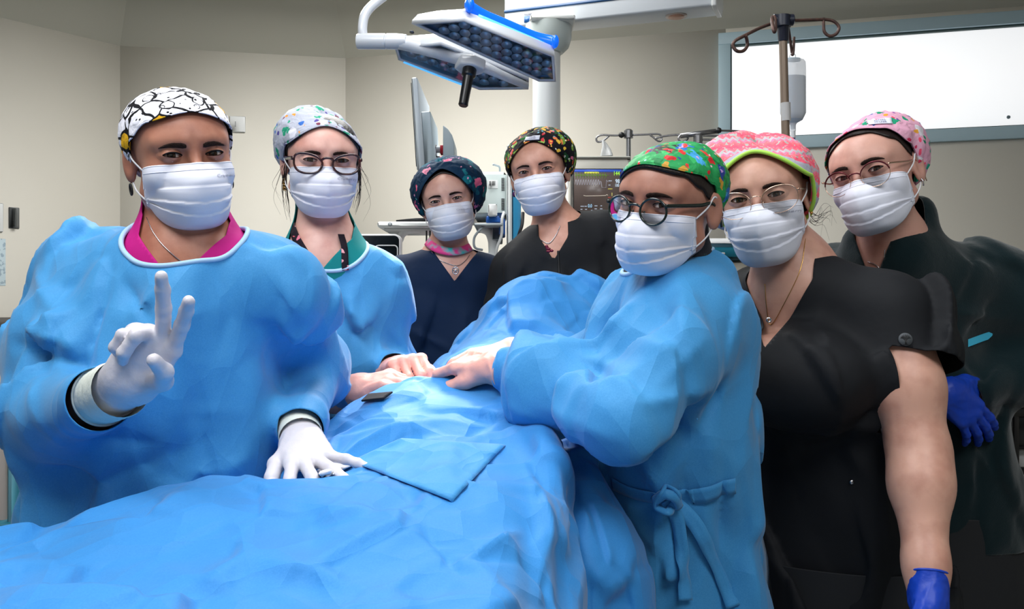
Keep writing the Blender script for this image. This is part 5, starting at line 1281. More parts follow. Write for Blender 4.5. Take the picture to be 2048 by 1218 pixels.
def hand_field(wrist, e1, n, side, fingers, thumb, sc=1.0, fat=1.0, fore=None, fr=0.026):
    """wrist point, finger axis e1, palm normal n, thumb on +side of e2.
    fingers: 4x (splay_deg toward thumb side, a1, a2, a3) for index..little; thumb: 3 direction vectors in (e1,e2,n)"""
    e1 = nrm(e1); n = nrm(np.asarray(n)-e1*(np.asarray(n) @ e1)); e2 = np.cross(n, e1)*side; w0 = np.asarray(wrist, float)
    LW = lambda a, b, c: w0+(e1*a+e2*b+n*c)*sc
    base = [(0.084, 0.0275), (0.088, 0.0092), (0.084, -0.0095), (0.075, -0.0265)]
    LN = [(0.042, 0.025, 0.020), (0.046, 0.029, 0.021), (0.042, 0.027, 0.021), (0.034, 0.020, 0.018)]
    RD = [0.0092, 0.0094, 0.0088, 0.0078]
    caps = []; chains = []
    for i in range(4):
        sp, a1, a2, a3 = fingers[i]; sp = math.radians(sp)
        d0 = e1*math.cos(sp)+e2*math.sin(sp); p = LW(base[i][0], base[i][1], 0.0); ang = 0; ch = [p]; r = RD[i]*fat*sc
        for k, (L, a) in enumerate(zip(LN[i], (a1, a2, a3))):
            ang += math.radians(a); d = d0*math.cos(ang)+n*math.sin(ang); q = ch[-1]+d*L*sc; ch.append(q)
        chains.append((ch, [r*1.08, r*1.0, r*0.93, r*0.80]))
    tb = [LW(0.020, 0.022, 0.006)]; tr = [0.0165, 0.0125, 0.0108, 0.0088]
    for L, v in zip((0.040, 0.031, 0.025), thumb):
        v = nrm(v); tb.append(tb[-1]+(e1*v[0]+e2*v[1]+n*v[2])*L*sc)
    tr = [t*fat*sc for t in tr]
    pts = [w0]+[c for ch, _ in chains for c in ch]+tb+([np.asarray(fore)] if fore is not None else [])
    pts = np.array(pts)
    def f(p):
        d = None
        for i in range(4):
            c = fcone(p, LW(0.008, base[i][1]*0.62, 0), LW(base[i][0]-0.004, base[i][1], 0), 0.0175*sc*fat, 0.0125*sc*fat, n, 0.82)
            d = c if d is None else smin(d, c, 0.012*sc)
        d = smin(d, ell((p-w0) @ np.stack([e1, e2, n], 1), np.array([0.045, 0.0, 0.004])*sc, np.array([0.042, 0.034, 0.0145])*sc*fat), 0.012)
        fg = None
        for ch, rr in chains:
            c = polydist(p, ch, rr, 0.004*sc); fg = c if fg is None else np.minimum(fg, c)
        d = smin(d, fg, 0.007*sc)
        t = polydist(p, tb, tr, 0.005*sc); d = smin(d, t, 0.009*sc)
        if fore is not None:
            fo = np.asarray(fore, float); d = smin(d, fcone(p, w0+e1*0.01, fo, fr*sc, fr*1.22*sc, n, 0.85), 0.016)
        return d
    return f, pts.min(0)-0.03, pts.max(0)+0.03, chains, tb
def glove(name, root, material, hf, clip, wr=0.0006, h=0.0026, cuffring=None, wf=60):
    f0, lo, hi, ch, tb = hf
    f = lambda p: f0(p)+wr*(np.abs(noise3(p*wf))*3-1)
    v, q = surfnet(f, lo, hi, h)
    v, fc = clip_mesh(v, q, clip) if clip else (v, q)
    o = obj(name, v, fc, material, root, smooth=True)
    if cuffring:
        L = boundary_loops(fc)
        if L:
            l = max(L, key=len); pts = resample_loop(v[l], 60, 8); mb = MB(); mb.tube(pts, cuffring, 8, closed=True); mb.build('cuff_bead', material, o, smooth=True)
    return o
def build_person(cfg):
    H = cfg['head']; st = cfg['st']
    root = thing('person', cfg['label'], 'person', (st[0][1], st[0][2], 0), cfg.get('group'))
    B = body_field(cfg, 'skin', head=H)
    BN = body_field(cfg, 'skin', legs=False, arms=False)
    NB = cfg['NB']; zc = NB[2]-0.085
    def fh(p): return smin(H.sdf(p), BN(p), 0.016)
    lo = np.minimum(H.C-0.135, NB-np.array([0.17, 0.15, 0])); hi = np.maximum(H.C+0.135, NB+np.array([0.17, 0.12, 0])); lo[2] = zc-0.01
    v, q = surfnet(fh, lo, hi, 0.0030 if cfg.get('hq', True) else 0.0038)
    v, f = clip_mesh(v, q, lambda p: np.max(np.stack([zc-p[:, 2], np.abs(p[:, 0]-NB[0])-0.165]), 0))
    parts = [(v, f)]
    lo, hi = bbox_of(cfg, 'skin'); hh = cfg.get('skin_h', 0.014)
    v, q = surfnet(B, lo, hi, hh)
    v, f = clip_mesh(v, q, lambda p: np.minimum(p[:, 2]-zc, 0.165-np.abs(p[:, 0]-NB[0])) if False else np.where(np.abs(p[:, 0]-NB[0]) < 0.165, p[:, 2]-zc, -1.0))
    parts.append((v, f))
    parts += face_parts(H, root, cfg['face'])
    V, Fs = join(parts)
    obj('body', V, Fs, cfg['skin'], root, smooth=True)
    # cap and hair
    c = cfg['cap']
    if c.get('hair') is not None:
        G = dome(c['hair'], 0.0030, None, ne=20, tuck=True); mb = MB(); mb.grid(H.w(G.reshape(-1, 3)).reshape(G.shape), closed_v=True)
        mb.build('hair', M['hair'], root, smooth=True)
    G = dome(c['bound'], c.get('off', 0.0085), c.get('puff'), wrinkle=c.get('wrinkle', 0.0035), seed=c.get('seed', 1)); mb = MB(); mb.grid(H.w(G.reshape(-1, 3)).reshape(G.shape), closed_v=True)
    mb.add(H.w([CC+np.array([0, 0, 0.15])]), [])
    co = mb.build('surgical_cap', c['mat'], root, smooth=True)
    if c.get('band'):
        mb = MB(); mb.tube(H.w(G[2]+(G[2]-CC)*0.015), 0.0036*H.sc, 8, closed=True); mb.build('cap_hem', c['hemmat'], co, smooth=True)
        bm, w_ = c['band']; mb = MB(); mb.grid(H.w((G[2:2+w_]+ (G[2:2+w_]-CC)*0.012).reshape(-1, 3)).reshape(w_, G.shape[1], 3), closed_v=True); bo = mb.build('cap_band', bm, co, smooth=True)
    else:
        mb = MB(); mb.tube(H.w(G[2]), 0.0011*H.sc, 6, closed=True); mb.build('cap_hem', c.get('hemmat', c['mat']), co, smooth=True)
    for tg in c.get('tags', []):
        az, t, wd, hg, txt, tm, xm = tg
        j = int((math.radians(az)+PI)/(2*PI)*G.shape[1]) % G.shape[1]; i = 2+int(t*33)
        ctr = G[i, j]; n_ = nrm(np.cross(G[i, (j+2) % 96]-G[i, j-2], G[i+2, j]-G[i-2, j])); n_ = n_ if n_ @ (ctr-CC) > 0 else -n_
        ux = nrm(G[i, j-2]-G[i, (j+2) % 96]); uy = nrm(np.cross(n_, ux)); 
        gx, gy = np.meshgrid(np.linspace(-wd/2, wd/2, 9), np.linspace(-hg/2, hg/2, 5)); q = ctr+ux*gx[..., None]+uy*gy[..., None]
        D = q-CC; L = np.linalg.norm(D, axis=-1); Dn = (D/L[..., None]).reshape(-1, 3)
        # drop on the cap: nearest of the grid points by direction
        Gd = (G[2:]-CC).reshape(-1, 3); Gl = np.linalg.norm(Gd, axis=1); Gn = Gd/Gl[:, None]
        k = np.argsort(-(Dn @ Gn.T), axis=1)[:, :3]; rr = Gl[k].mean(1)+0.0016
        q2 = CC+Dn*rr[:, None]; mb = MB(); mb.grid(H.w(q2).reshape(5, 9, 3)); to = mb.build('cap_label', tm, co, smooth=True)
        md = to.modifiers.new('t', 'SOLIDIFY'); md.thickness = 0.0008; md.offset = 1
        if txt:
            lines = txt.split('\n'); 
            for li, s_ in enumerate(lines):
                sz = hg/len(lines)*0.80
                off = uy*(hg*((len(lines)-1)/2-li)/len(lines)*0.85)
                tv, tf = text_obj(s_, sz, ctr+off+n_*0.0018, ux, uy, None, None)
                w_ = tv @ ux; sp = w_.max()-w_.min()
                if sp > wd*0.9: tv = tv-np.outer((w_-(ctr @ ux))*(1-wd*0.9/sp), ux)
                D = tv-CC; L = np.linalg.norm(D, axis=1); k = np.argsort(-((D/L[:, None]) @ Gn.T), axis=1)[:, :3]; tv = CC+D/L[:, None]*(Gl[k].mean(1)+0.0034)[:, None]
                obj('label_word', H.w(tv), tf, xm, to, smooth=False)
    return root, H
def ring(name, pts, r, material, root, closed=False, seg=6):
    mb = MB(); mb.tube(pts, r, seg, closed=closed); return mb.build(name, material, root, smooth=True)
def on_field(f, pts, toward, off=0.002, r0=0.10):
    """drop points onto a surface along -toward"""
    pts = np.asarray(pts, float); t = nrm(toward); p = pts+t*r0
    for _ in range(60): p = p-t*np.clip(f(p), -0.01, 0.05)[:, None]*0.7
    return p+t*off
def chain(cfg, root, pts, r, material, name='necklace', n=60, seg=5):
    f = body_field(cfg, 'skin', legs=False, arms=False); H = cfg['head']
    path = smooth_path(pts, n); c = cfg['NB']; tw = nrm(np.array([0, 0, CAMZ])-c)+np.array([0, 0, 0.2])
    q = on_field(f, path, tw, r+0.0006); return ring(name, q, r, material, root, seg=seg), q
rel = np.array
# common cap boundaries (elevation by azimuth; 0 = front, +90 = person's right)
def bnd(front, side=8, ear=-14, back=-48): return [(0, front), (35, front-4), (62, side+6), (88, ear), (120, -34), (180, back)]
def puff(back=0.022, top=0.004, low=0.0, asym=0.0, side=0.0):
    def f(phi, e, t):
        b = np.clip((1-np.cos(phi))/2, 0, 1)**1.1
        mid = np.sin(np.clip(t, 0, 1)*PI)**0.7 if np.isscalar(t) else 0
        return back*b*(0.25+0.75*mid)+top*min(1, t*2.5)+low*(1-t)*b*mid*1.5+asym*np.sin(phi)*mid+side*np.abs(np.sin(phi))*(0.35+0.65*mid)*np.clip((np.abs(phi)-.5)/.5, 0, 1)
    return f
SKIN = dict(
    a=skin_mat('skin_warm_brown', rgb(186, 128, 104), rgb(160, 100, 80)),
    b=skin_mat('skin_light_pink', rgb(226, 178, 164), rgb(206, 148, 134)),
    c=skin_mat('skin_light', rgb(216, 168, 152), rgb(196, 142, 128)),
    d=skin_mat('skin_medium', rgb(208, 156, 136), rgb(184, 130, 110)),
    e=skin_mat('skin_tan', rgb(182, 128, 108), rgb(158, 104, 86)),
    f=skin_mat('skin_olive', rgb(206, 158, 138), rgb(184, 134, 116)),
    g=skin_mat('skin_fair', rgb(204, 156, 140), rgb(182, 132, 118)))
W = (0.9, 0.92, 0.95, 1)
M['cap1'] = print_mat('cap_blob_print', rgb(232, 232, 240), [dict(scale=25, edge=0.050, line=rgb(16, 16, 20), cols=[rgb(232, 232, 242)]*10+[rgb(226, 172, 30)], warp=0.035, wsc=22),
    dict(scale=34, r=0.36, keep=0.45, cols=[rgb(16, 16, 20)], warp=0.01, seed=21), dict(scale=34, r=0.28, keep=0.45, cols=[rgb(234, 234, 242)], warp=0.01, seed=21), dict(scale=75, r=0.16, keep=0.45, cols=[rgb(20, 20, 24)], warp=0.004), dict(scale=60, r=0.33, inner=0.25, keep=0.22, cols=[rgb(24, 24, 28)], warp=0.012, seed=9)])
M['cap2'] = print_mat('cap_grey_cactus_print', rgb(176, 180, 194), [dict(scale=30, r=0.30, keep=0.35, cols=[rgb(222, 222, 232)], warp=0.03), dict(scale=58, r=0.27, keep=0.95, cols=[rgb(46, 150, 120), rgb(214, 92, 110), rgb(232, 150, 60), rgb(90, 80, 150), rgb(60, 110, 190), rgb(120, 60, 80)], warp=0.014, seed=5),
    dict(scale=32, r=0.27, keep=0.45, cols=[rgb(40, 152, 118), rgb(50, 160, 128)], warp=0.03, seed=12)])
M['cap3'] = print_mat('cap_navy_flower_print', rgb(10, 46, 74), [dict(scale=19, r=0.36, keep=0.55, cols=[rgb(20, 110, 124), rgb(16, 84, 104)], warp=0.05, wsc=30), dict(scale=22, r=0.32, keep=0.62, cols=[rgb(236, 110, 150), rgb(240, 90, 130), rgb(196, 120, 180), rgb(232, 150, 176)], warp=0.035, core=rgb(190, 30, 70), seed=4),
    dict(scale=45, r=0.18, keep=0.35, cols=[rgb(90, 200, 196), rgb(230, 160, 196)], warp=0.02, seed=8)])
M['cap4'] = print_mat('cap_black_floral_print', rgb(22, 20, 26), [dict(scale=40, r=0.44, keep=0.75, cols=[rgb(40, 110, 50), rgb(120, 160, 60), rgb(30, 80, 44), rgb(150, 190, 90)], warp=0.03), dict(scale=52, r=0.36, keep=0.72, cols=[rgb(226, 100, 60), rgb(236, 130, 80), rgb(214, 60, 70), rgb(240, 196, 70), rgb(220, 110, 140)], core=rgb(250, 214, 90), warp=0.014, seed=6),
    dict(scale=90, r=0.28, keep=0.4, cols=[rgb(230, 230, 220), rgb(120, 180, 200), rgb(240, 180, 80)], warp=0.01, seed=10)])
M['cap5'] = print_mat('cap_green_print', rgb(42, 150, 84), [dict(scale=48, r=0.42, keep=0.6, cols=[rgb(26, 122, 66), rgb(60, 176, 100)], warp=0.03), dict(scale=26, r=0.36, keep=0.75, cols=[rgb(40, 110, 190), rgb(70, 160, 214), rgb(50, 70, 150)], core=rgb(190, 150, 210), warp=0.035, wsc=80, seed=4),
    dict(scale=42, r=0.30, keep=0.6, cols=[rgb(206, 48, 50), rgb(214, 70, 60), rgb(200, 150, 60)], warp=0.025, seed=7), dict(scale=80, r=0.2, keep=0.35, cols=[rgb(170, 214, 234), rgb(226, 170, 190)], warp=0.01, seed=9)], rough=0.55)
M['cap7'] = print_mat('cap_pink_cactus_print', rgb(222, 166, 190), [dict(scale=26, r=0.30, keep=0.3, cols=[rgb(226, 222, 230)], warp=0.03), dict(scale=58, r=0.27, keep=0.95, cols=[rgb(40, 150, 112), rgb(206, 56, 96), rgb(226, 160, 60), rgb(120, 60, 150), rgb(54, 90, 160), rgb(230, 80, 110)], warp=0.012, seed=5),
    dict(scale=30, r=0.28, keep=0.45, cols=[rgb(30, 146, 110), rgb(40, 168, 140)], warp=0.03, seed=12)])
M['cap6'] = print_mat('cap_pink_chevron', rgb(240, 120, 140), [], zig=dict(loc=(0, 0, 0), f=34, ty=0.0, cols=[rgb(244, 104, 122), rgb(246, 120, 130), rgb(238, 130, 160), rgb(190, 180, 190), rgb(244, 116, 130), rgb(240, 96, 124)], fleck=rgb(176, 186, 180)))
M['lime'] = print_mat('lime_grey_band', rgb(176, 176, 190), [dict(scale=70, r=0.3, keep=0.5, cols=[rgb(150, 206, 120), rgb(210, 150, 176)], warp=0.03)])
M['limehem'] = mat('lime_hem', rgb(172, 224, 84), 0.7)
M['taglabel'] = mat('woven_label', rgb(222, 224, 238), 0.8)
M['tagink'] = mat('label_ink', rgb(96, 104, 136), 0.8)

# ------------------------------------------------------------------ 1: peace sign woman (far left)
def L_(a, b, n): return [a+(b-a)*t for t in np.linspace(0, 1, n)]
def woman_peace():
    H = Head(389, 309, 1.37, 14, 1, -6, 1.0, 1.0)
    NB = P(372, 478, 1.46)
    SR = P(190, 566, 1.52); SL = P(540, 580, 1.47)
    eR = P(100, 838, 1.42); wR = P(254, 772, 1.19); eL = P(636, 738, 1.62); wL = P(600, 862, 1.42)
    cR = P(196, 800, 1.245)
    cfg = dict(label='person in blue gown and white cap with black-outlined blobs making a V sign', head=H, NB=NB, SR=SR, SL=SL, skin=SKIN['a'],
        st=[(0.62, -.585, 1.52, .17, .11), (0.85, -.58, 1.52, .165, .11), (1.02, -.56, 1.50, .14, .10), (1.18, -.545, 1.49, .15, .11), (1.30, -.54, 1.49, .14, .10), (1.37, -.54, 1.48, .12, .07)],
        arms=[([SR, eR, wR], [.055, .045, .022]), ([SL, eL, wL], [.055, .042, .022])],
        st_cloth=[(0.42, -.62, 1.54, .27, .20), (0.70, -.605, 1.53, .24, .17), (0.92, -.60, 1.51, .225, .155), (1.08, -.575, 1.49, .20, .145), (1.22, -.55, 1.47, .175, .14), (1.33, -.54, 1.48, .15, .115), (1.38, -.54, 1.48, .12, .08)],
        rs_cloth=.080, rt_cloth=.058, nr=0.054, cuffs=[wL, cR],
        arms_cloth=[([SR, (SR+eR)/2+np.array([-.012, 0, 0]), eR+np.array([-.0, 0, -.0]), cR, P(226, 778, 1.20)], [.086, .094, .085, .0405, .032]), ([SL, eL, P(604, 842, 1.45), wL], [.074, .054, .040, .035])],
        face=dict(ou=0.0044, ol=0.0030, gaze=(0, 0), bz=0.0165, arch=0.004, bw=0.0042, lash=1.5, mask=dict(seed=1), print='Cranberry', printat=(14, 12)),
        cap=dict(mat=M['cap1'], bound=[(-180, -52), (-120, -40), (-90, -18), (-60, 14), (0, 26), (40, 20), (66, 6), (92, -24), (125, -42), (180, -52)], puff=puff(0.012, 0.002), off=0.007, seed=1, tags=[]))
    root, H = build_person(cfg)
    fd = Folds([((150, 640, 1.4), (190, 700, 1.4), .014, .018), ((60, 540, 1.45), (200, 700, 1.4), .012, .02), ((0, 690, 1.35), (190, 745, 1.3), -.016, .016), ((30, 650, 1.35), (150, 690, 1.35), .014, .02),
        ((215, 560, 1.36), (180, 760, 1.36), -.020, .018), ((250, 640, 1.33), (330, 560, 1.33), .013, .022), ((235, 560, 1.34), (300, 640, 1.33), -.014, .018), ((440, 600, 1.33), (240, 720, 1.33), .010, .02),
        ((480, 740, 1.32), (470, 930, 1.33), .010, .02), ((540, 690, 1.33), (600, 640, 1.36), -.016, .015), ((360, 830, 1.33), (530, 835, 1.33), .006, .008), ((100, 860, 1.32), (300, 900, 1.32), -.012, .02),
        ((60, 760, 1.3), (130, 900, 1.3), .014, .015), ((130, 740, 1.28), (160, 880, 1.28), -.012, .014), ((120, 1000, 1.36), (400, 880, 1.34), -.010, .025), ((300, 1000, 1.36), (560, 900, 1.34), .012, .02), ((575, 700, 1.36), (545, 900, 1.36), -.018, .014)], amp=.15, f=4.6, amp2=.26, f2=12, off=2.0)
    TR = loft_field(cfg['st_cloth']); fld = cloth_field(cfg, fd)
    lo, hi = bbox_of(cfg, 'cloth', 0.40); lo[2] = 0.44
    latv = np.array([1, 0.1, 0]); hole = neck_hole(NB+np.array([0.012, -0.035, 0.0]), (0.08, -0.50, 0.85), 0.096, 0.088, latv)
    dR = nrm(P(230, 776, 1.20)-eR)
    gown = cloth('surgical_gown', fld, lo, hi, 0.0065, [hole, wrist_clip(P(190, 802, 1.235), wR-eR, 0.11, TR), wrist_clip(P(600, 858, 1.425), wL-eL, 0.12, TR), hem_clip(0.46)], M['gown'], root, pipe=(M['piping'], 0.0042, NB, 0.2), pipe_name='neck_binding')
    # magenta scrub top seen inside the neckline
    UF = body_field(cfg, 'skin', legs=False, arms=False, ease=0.006)
    vn = vneck(NB+np.array([.018, -.1, -.075]), NB+np.array([0.0, -.01, 0]), (0.1, -1, 0), (1, .1, 0), 0.85, 0.064, 0.060)
    def under(p): return np.maximum(UF(p), 0) if False else UF(p)
    lo = NB-np.array([.17, .16, .16]); hi = NB+np.array([.17, .13, .08])
    cloth('scrub_top', under, lo, hi, 0.006, [vn, lambda p: np.abs(p[:, 0]-NB[0])-.155], M['magenta'], root)
    chain(cfg, root, [P(292, 430, 1.40), P(305, 455, 1.36), P(330, 485, 1.34), P(372, 515, 1.33), P(420, 515, 1.34), P(438, 490, 1.37)], 0.0008, M['silver'])
    for sx in (1, -1):
        ring('hoop_earring', H.w(np.array([[sx*0.0790+0.000, -0.010+0.0085*math.cos(t), -0.046+0.0085*math.sin(t)] for t in np.linspace(0, 2*PI, 24, endpoint=False)])), 0.0016, M['blackpipe'], root, closed=True)
    # raised right hand: palm to the camera, index and middle up
    wr = wR; e1 = P(318, 662, 1.165)-wr; n = np.array([0.10, -1, 0.10])
    hf = hand_field(wr, e1, n, -1, [(-4, 14, 6, 4), (-20, 14, 6, 4), (2, 78, 92, 45), (2, 84, 95, 50)], [(0.78, 0.55, 0.42), (0.80, 0.05, 0.65), (0.55, -0.55, 0.60)], sc=1.0, fore=wr-nrm(wr-eR)*0.095, fr=0.032)
    d = nrm(wr-eR); back = wr-d*0.052
    gl = glove('glove', root, M['latex'], hf, lambda p: np.maximum(-((p-back) @ d), -10), cuffring=0.0035)
    # knitted cuff of the gown under the glove
    mb = MB(); k = np.linspace(0, 1, 12); a = wr-d*0.092; b = wr-d*0.02
    mb.tube(np.array([a+(b-a)*t for t in k]), [0.0395+0.0006*math.sin(i*2.1) for i in range(12)], 26, cap=False); mb.build('knit_cuff', M['latexcuff'], gown, smooth=True)
    ring('cuff_edge', np.array([a+(np.cross(d, [0, 0, 1])*math.cos(t)+np.cross(d, nrm(np.cross(d, [0, 0, 1])))*math.sin(t))*0.0405 for t in np.linspace(0, 2*PI, 40, endpoint=False)]), 0.0022, M['latexcuff'], gown, closed=True)
    # left hand laid on the drape, fingers spread
    wr = P(603, 880, 1.405); e1 = P(632, 948, 1.29)-wr
    hf = hand_field(wr, e1, (0.05, 0.25, -1), 1, [(14, 8, 14, 8), (-4, 6, 12, 8), (-24, 4, 10, 6), (-46, 2, 8, 6)], [(0.75, 0.62, 0.10), (0.9, 0.35, 0.25), (0.95, 0.1, 0.3)], sc=0.98, fore=P(597, 850, 1.45), fr=0.028)
    d = nrm(wr-P(594, 838, 1.47)); back = wr-d*0.03
    glove('glove', root, M['latex'], hf, lambda p: -((p-back) @ d), cuffring=0.0042)
    mb = MB(); a = wr-d*0.075; b = wr-d*0.01; mb.tube(np.array([a+(b-a)*t for t in k]), [0.034+0.0006*math.sin(i*2.1) for i in range(12)], 26, cap=False); mb.build('knit_cuff', M['latexcuff'], gown, smooth=True)
woman_peace()
# ------------------------------------------------------------------ 2: gowned woman with tortoise glasses
M['tort'] = mat('tortoise_acetate', rgb(44, 16, 20), 0.22, var=(90, rgb(84, 32, 26), 0.5, 0.75), coat=0.4)
M['dkgreen'] = mat('dark_green_acetate', rgb(14, 30, 28), 0.22, coat=0.4)
M['rosegold'] = mat('rose_gold_wire', rgb(214, 182, 160), 0.25, metal=1.0)
M['burg'] = mat('burgundy_metal', rgb(92, 28, 36), 0.3, metal=0.6)
M['lanyard'] = print_mat('lanyard_print', rgb(30, 22, 32), [dict(scale=55, r=0.40, keep=0.6, cols=[rgb(220, 120, 140), rgb(206, 96, 110), rgb(230, 160, 170)], warp=0.012, core=rgb(150, 40, 60))])
M['tiedye'] = mat('tie_dye', rgb(60, 190, 190), 0.7, var=(26, rgb(226, 60, 140), 0.42, 0.55))
def strap(name, field, pts, wd, material, parent, th=0.0012, n=50, toward=None, off=0.003, project=True, widthdir=None):
    """flat band lying on a surface"""
    path = smooth_path(pts, n); tw = nrm(toward if toward is not None else (0, -1, 0.1))
    if project: path = on_field(field, path, tw, off)
    T = np.gradient(path, axis=0); T /= np.linalg.norm(T, axis=1)[:, None]
    e = 0.004; g = np.stack([field(path+np.eye(3)[i]*e)-field(path-np.eye(3)[i]*e) for i in range(3)], 1) if widthdir is None else None
    N = g/np.linalg.norm(g, axis=1)[:, None] if g is not None else np.tile(nrm(widthdir), (len(path), 1))
    B = np.cross(T, N); B /= np.linalg.norm(B, axis=1)[:, None]
    G = np.stack([path+B*wd*k/2 for k in (-1, -.33, .33, 1)], 1)
    mb = MB(); mb.grid(G); o = mb.build(name, material, parent, smooth=True); md = o.modifiers.new('t', 'SOLIDIFY'); md.thickness = th; md.offset = 0
    return o
def woman_glasses():
    H = Head(653, 321, 1.80, 6, 0, 0, 1.0, 1.0)
    NB = P(648, 492, 1.89)
    SR = P(545, 570, 1.98); SL = P(735, 562, 1.92)
    eR = P(560, 800, 1.90); wR = P(700, 786, 1.69); eL = P(792, 735, 2.02); wL = P(792, 742, 1.80)
    cfg = dict(label='person in blue gown with dark cat-eye glasses and a grey cactus print cap', head=H, NB=NB, SR=SR, SL=SL, skin=SKIN['b'],
        st=[(0.62, -.40, 1.96, .16, .11), (0.85, -.40, 1.96, .155, .11), (1.02, -.40, 1.95, .125, .09), (1.18, -.395, 1.94, .14, .10), (1.30, -.395, 1.93, .135, .09), (1.38, -.395, 1.92, .10, .06)],
        arms=[([SR, eR, wR], [.048, .040, .022]), ([SL, eL, wL], [.048, .04, .022])],
        st_cloth=[(0.42, -.40, 1.98, .20, .17), (0.75, -.40, 1.97, .17, .15), (1.02, -.40, 1.95, .145, .13), (1.20, -.395, 1.93, .150, .13), (1.32, -.395, 1.93, .135, .105), (1.38, -.395, 1.92, .10, .07)],
        rs_cloth=.058, rt_cloth=.044, nr=0.049, cuffs=[wL],
        arms_cloth=[([SR, eR, P(668, 798, 1.76)], [.062, .068, .044]), ([SL, eL, wL], [.060, .048, .034])],
        face=dict(ou=0.0046, ol=0.0032, gaze=(0, 0), bz=0.0165, arch=0.005, bw=0.0034, mask=dict(seed=2, crease=0.0025, pleat=0.006), print='Cranberry', printat=(15, 14),
                  glasses=dict(kind='cat', fm=M['tort'], rw=0.0275, rh=0.0190, th=0.0029, zc=-0.003, yc=0.106)),
        cap=dict(mat=M['cap2'], bound=[(-180, -50), (-120, -36), (-90, -16), (-60, 8), (0, 30), (60, 8), (90, -18), (120, -40), (180, -50)], puff=puff(0.030, -0.003, asym=0.012), off=0.006, seed=3, wrinkle=0.005,
                 hair=[(-180, -50), (-90, -30), (-60, 4), (0, 32), (60, 4), (90, -30), (180, -50)]))
    root, H = build_person(cfg)
    fd = Folds([((700, 620, 1.76), (720, 760, 1.76), .012, .014), ((745, 600, 1.78), (735, 720, 1.78), -.012, .014), ((660, 640, 1.74), (655, 800, 1.74), .012, .016), ((690, 660, 1.74), (690, 790, 1.74), -.012, .012), ((560, 530, 1.85), (640, 600, 1.8), .008, .014), ((640, 780, 1.8), (600, 850, 1.82), .012, .01), ((780, 660, 1.85), (740, 740, 1.85), .012, .012)], amp=.20, f=5.5, amp2=.26, f2=14, off=5.0)
    TR = loft_field(cfg['st_cloth']); fld = cloth_field(cfg, fd)
    lo, hi = bbox_of(cfg, 'cloth', 0.44)
    hole = neck_hole(NB+np.array([0.008, -0.030, 0.006]), (0.03, -0.50, 0.85), 0.088, 0.078, (1, 0, 0))
    gown = cloth('surgical_gown', fld, lo, hi, 0.0075, [hole, wrist_clip(P(662, 798, 1.775), wR-eR, 0.09), wrist_clip(P(792, 742, 1.83), wL-eL, 0.07, TR), hem_clip(0.46)], M['gown'], root, pipe=(M['piping'], 0.0042, NB, 0.2), pipe_name='neck_binding')
    UF = body_field(cfg, 'skin', legs=False, arms=False, ease=0.006)
    vn = vneck(NB+np.array([0.0, -.1, -.07]), NB, (0, -1, 0), (1, 0, 0), 0.8, 0.064, 0.060)
    cloth('scrub_top', UF, NB-np.array([.15, .16, .14]), NB+np.array([.15, .13, .08]), 0.006, [vn, lambda p: np.abs(p[:, 0]-NB[0])-.14], M['teal'], root)
    SF = body_field(cfg, 'skin', legs=False, arms=False)
    strap('lanyard', SF, [P(578, 440, 1.86), P(588, 470, 1.82), P(605, 500, 1.80), P(625, 530, 1.78)], 0.018, M['lanyard'], root, toward=(0, -1, 0.25), off=0.010)
    strap('lanyard', SF, [P(683, 470, 1.84), P(688, 495, 1.82), P(684, 530, 1.78)], 0.014, M['lanyard'], root, toward=(0, -1, 0.25), off=0.010)
    # loose hair strands
    rs = np.random.RandomState(4)
    for k in range(34):
        sx = 1 if k < 17 else -1; k = k % 17*2
        if k == 0: hs = MB()
        a = np.array([sx*0.072, 0.012-rs.rand()*0.03, 0.0+rs.rand()*0.01]); ln = 0.05+rs.rand()*0.08; o = sx*(rs.rand()*0.012+(0.02 if k > 26 else 0))
        hs.tube(H.w(smooth_path([a, a+[o*.6, 0.004, -ln*.35], a+[o*1.2-sx*.004, -0.004, -ln*.7], a+[o*.8-sx*0.008, -0.008, -ln]], 12)), np.linspace(0.0011, 0.0002, 13) if k < 26 else np.linspace(.0005, .0001, 13), 4)
        if k == 32: hs.build('hair_strands', M['hair'], root, smooth=True)
    er = MB()
    for k in range(4):
        c = np.array([0.0765, -0.006, -0.040-0.0055*k]); er.box(H.w(c), (0.006, 0.004, 0.005), R=H.R, bev=0.001)
        er.tube(H.w([c+np.array([0.004*math.cos(t), 0.003, 0.004*math.sin(t)]) for t in np.linspace(0, 2*PI, 10, endpoint=False)]), 0.0008, 5, closed=True)
    er.build('earring', M['gold'], root)
    # working hands in peach gloves
    d = nrm(P(700, 786, 1.69)-P(610, 800, 1.83)); wr = P(706, 782, 1.70)
    hf = hand_field(wr, P(800, 752, 1.66)-wr, (0.15, 0.35, -0.9), 1, [(6, 24, 30, 20), (2, 28, 34, 22), (-3, 34, 36, 25), (-8, 40, 40, 25)], [(0.8, 0.35, 0.35), (0.9, 0.0, 0.35), (0.95, -0.2, 0.1)], sc=0.98, fore=P(655, 795, 1.78), fr=0.034)
    back = P(672, 793, 1.752)
    glove('glove', root, M['peach'], hf, lambda p: -((p-back) @ d), cuffring=0.0018, wr=0.0014, wf=45)
    wr = P(797, 738, 1.80)
    hf = hand_field(wr, P(822, 716, 1.705)-wr, (0.25, -0.25, -0.9), -1, [(5, 52, 34, 18), (2, 56, 34, 20), (-3, 60, 34, 20), (-8, 64, 34, 20)], [(0.6, 0.6, 0.35), (0.8, 0.1, 0.5), (0.8, -0.1, 0.5)], sc=0.96, fore=P(780, 745, 1.86), fr=0.030)
    glove('glove', root, M['peach'], hf, None, wr=0.001, wf=45)
woman_glasses()
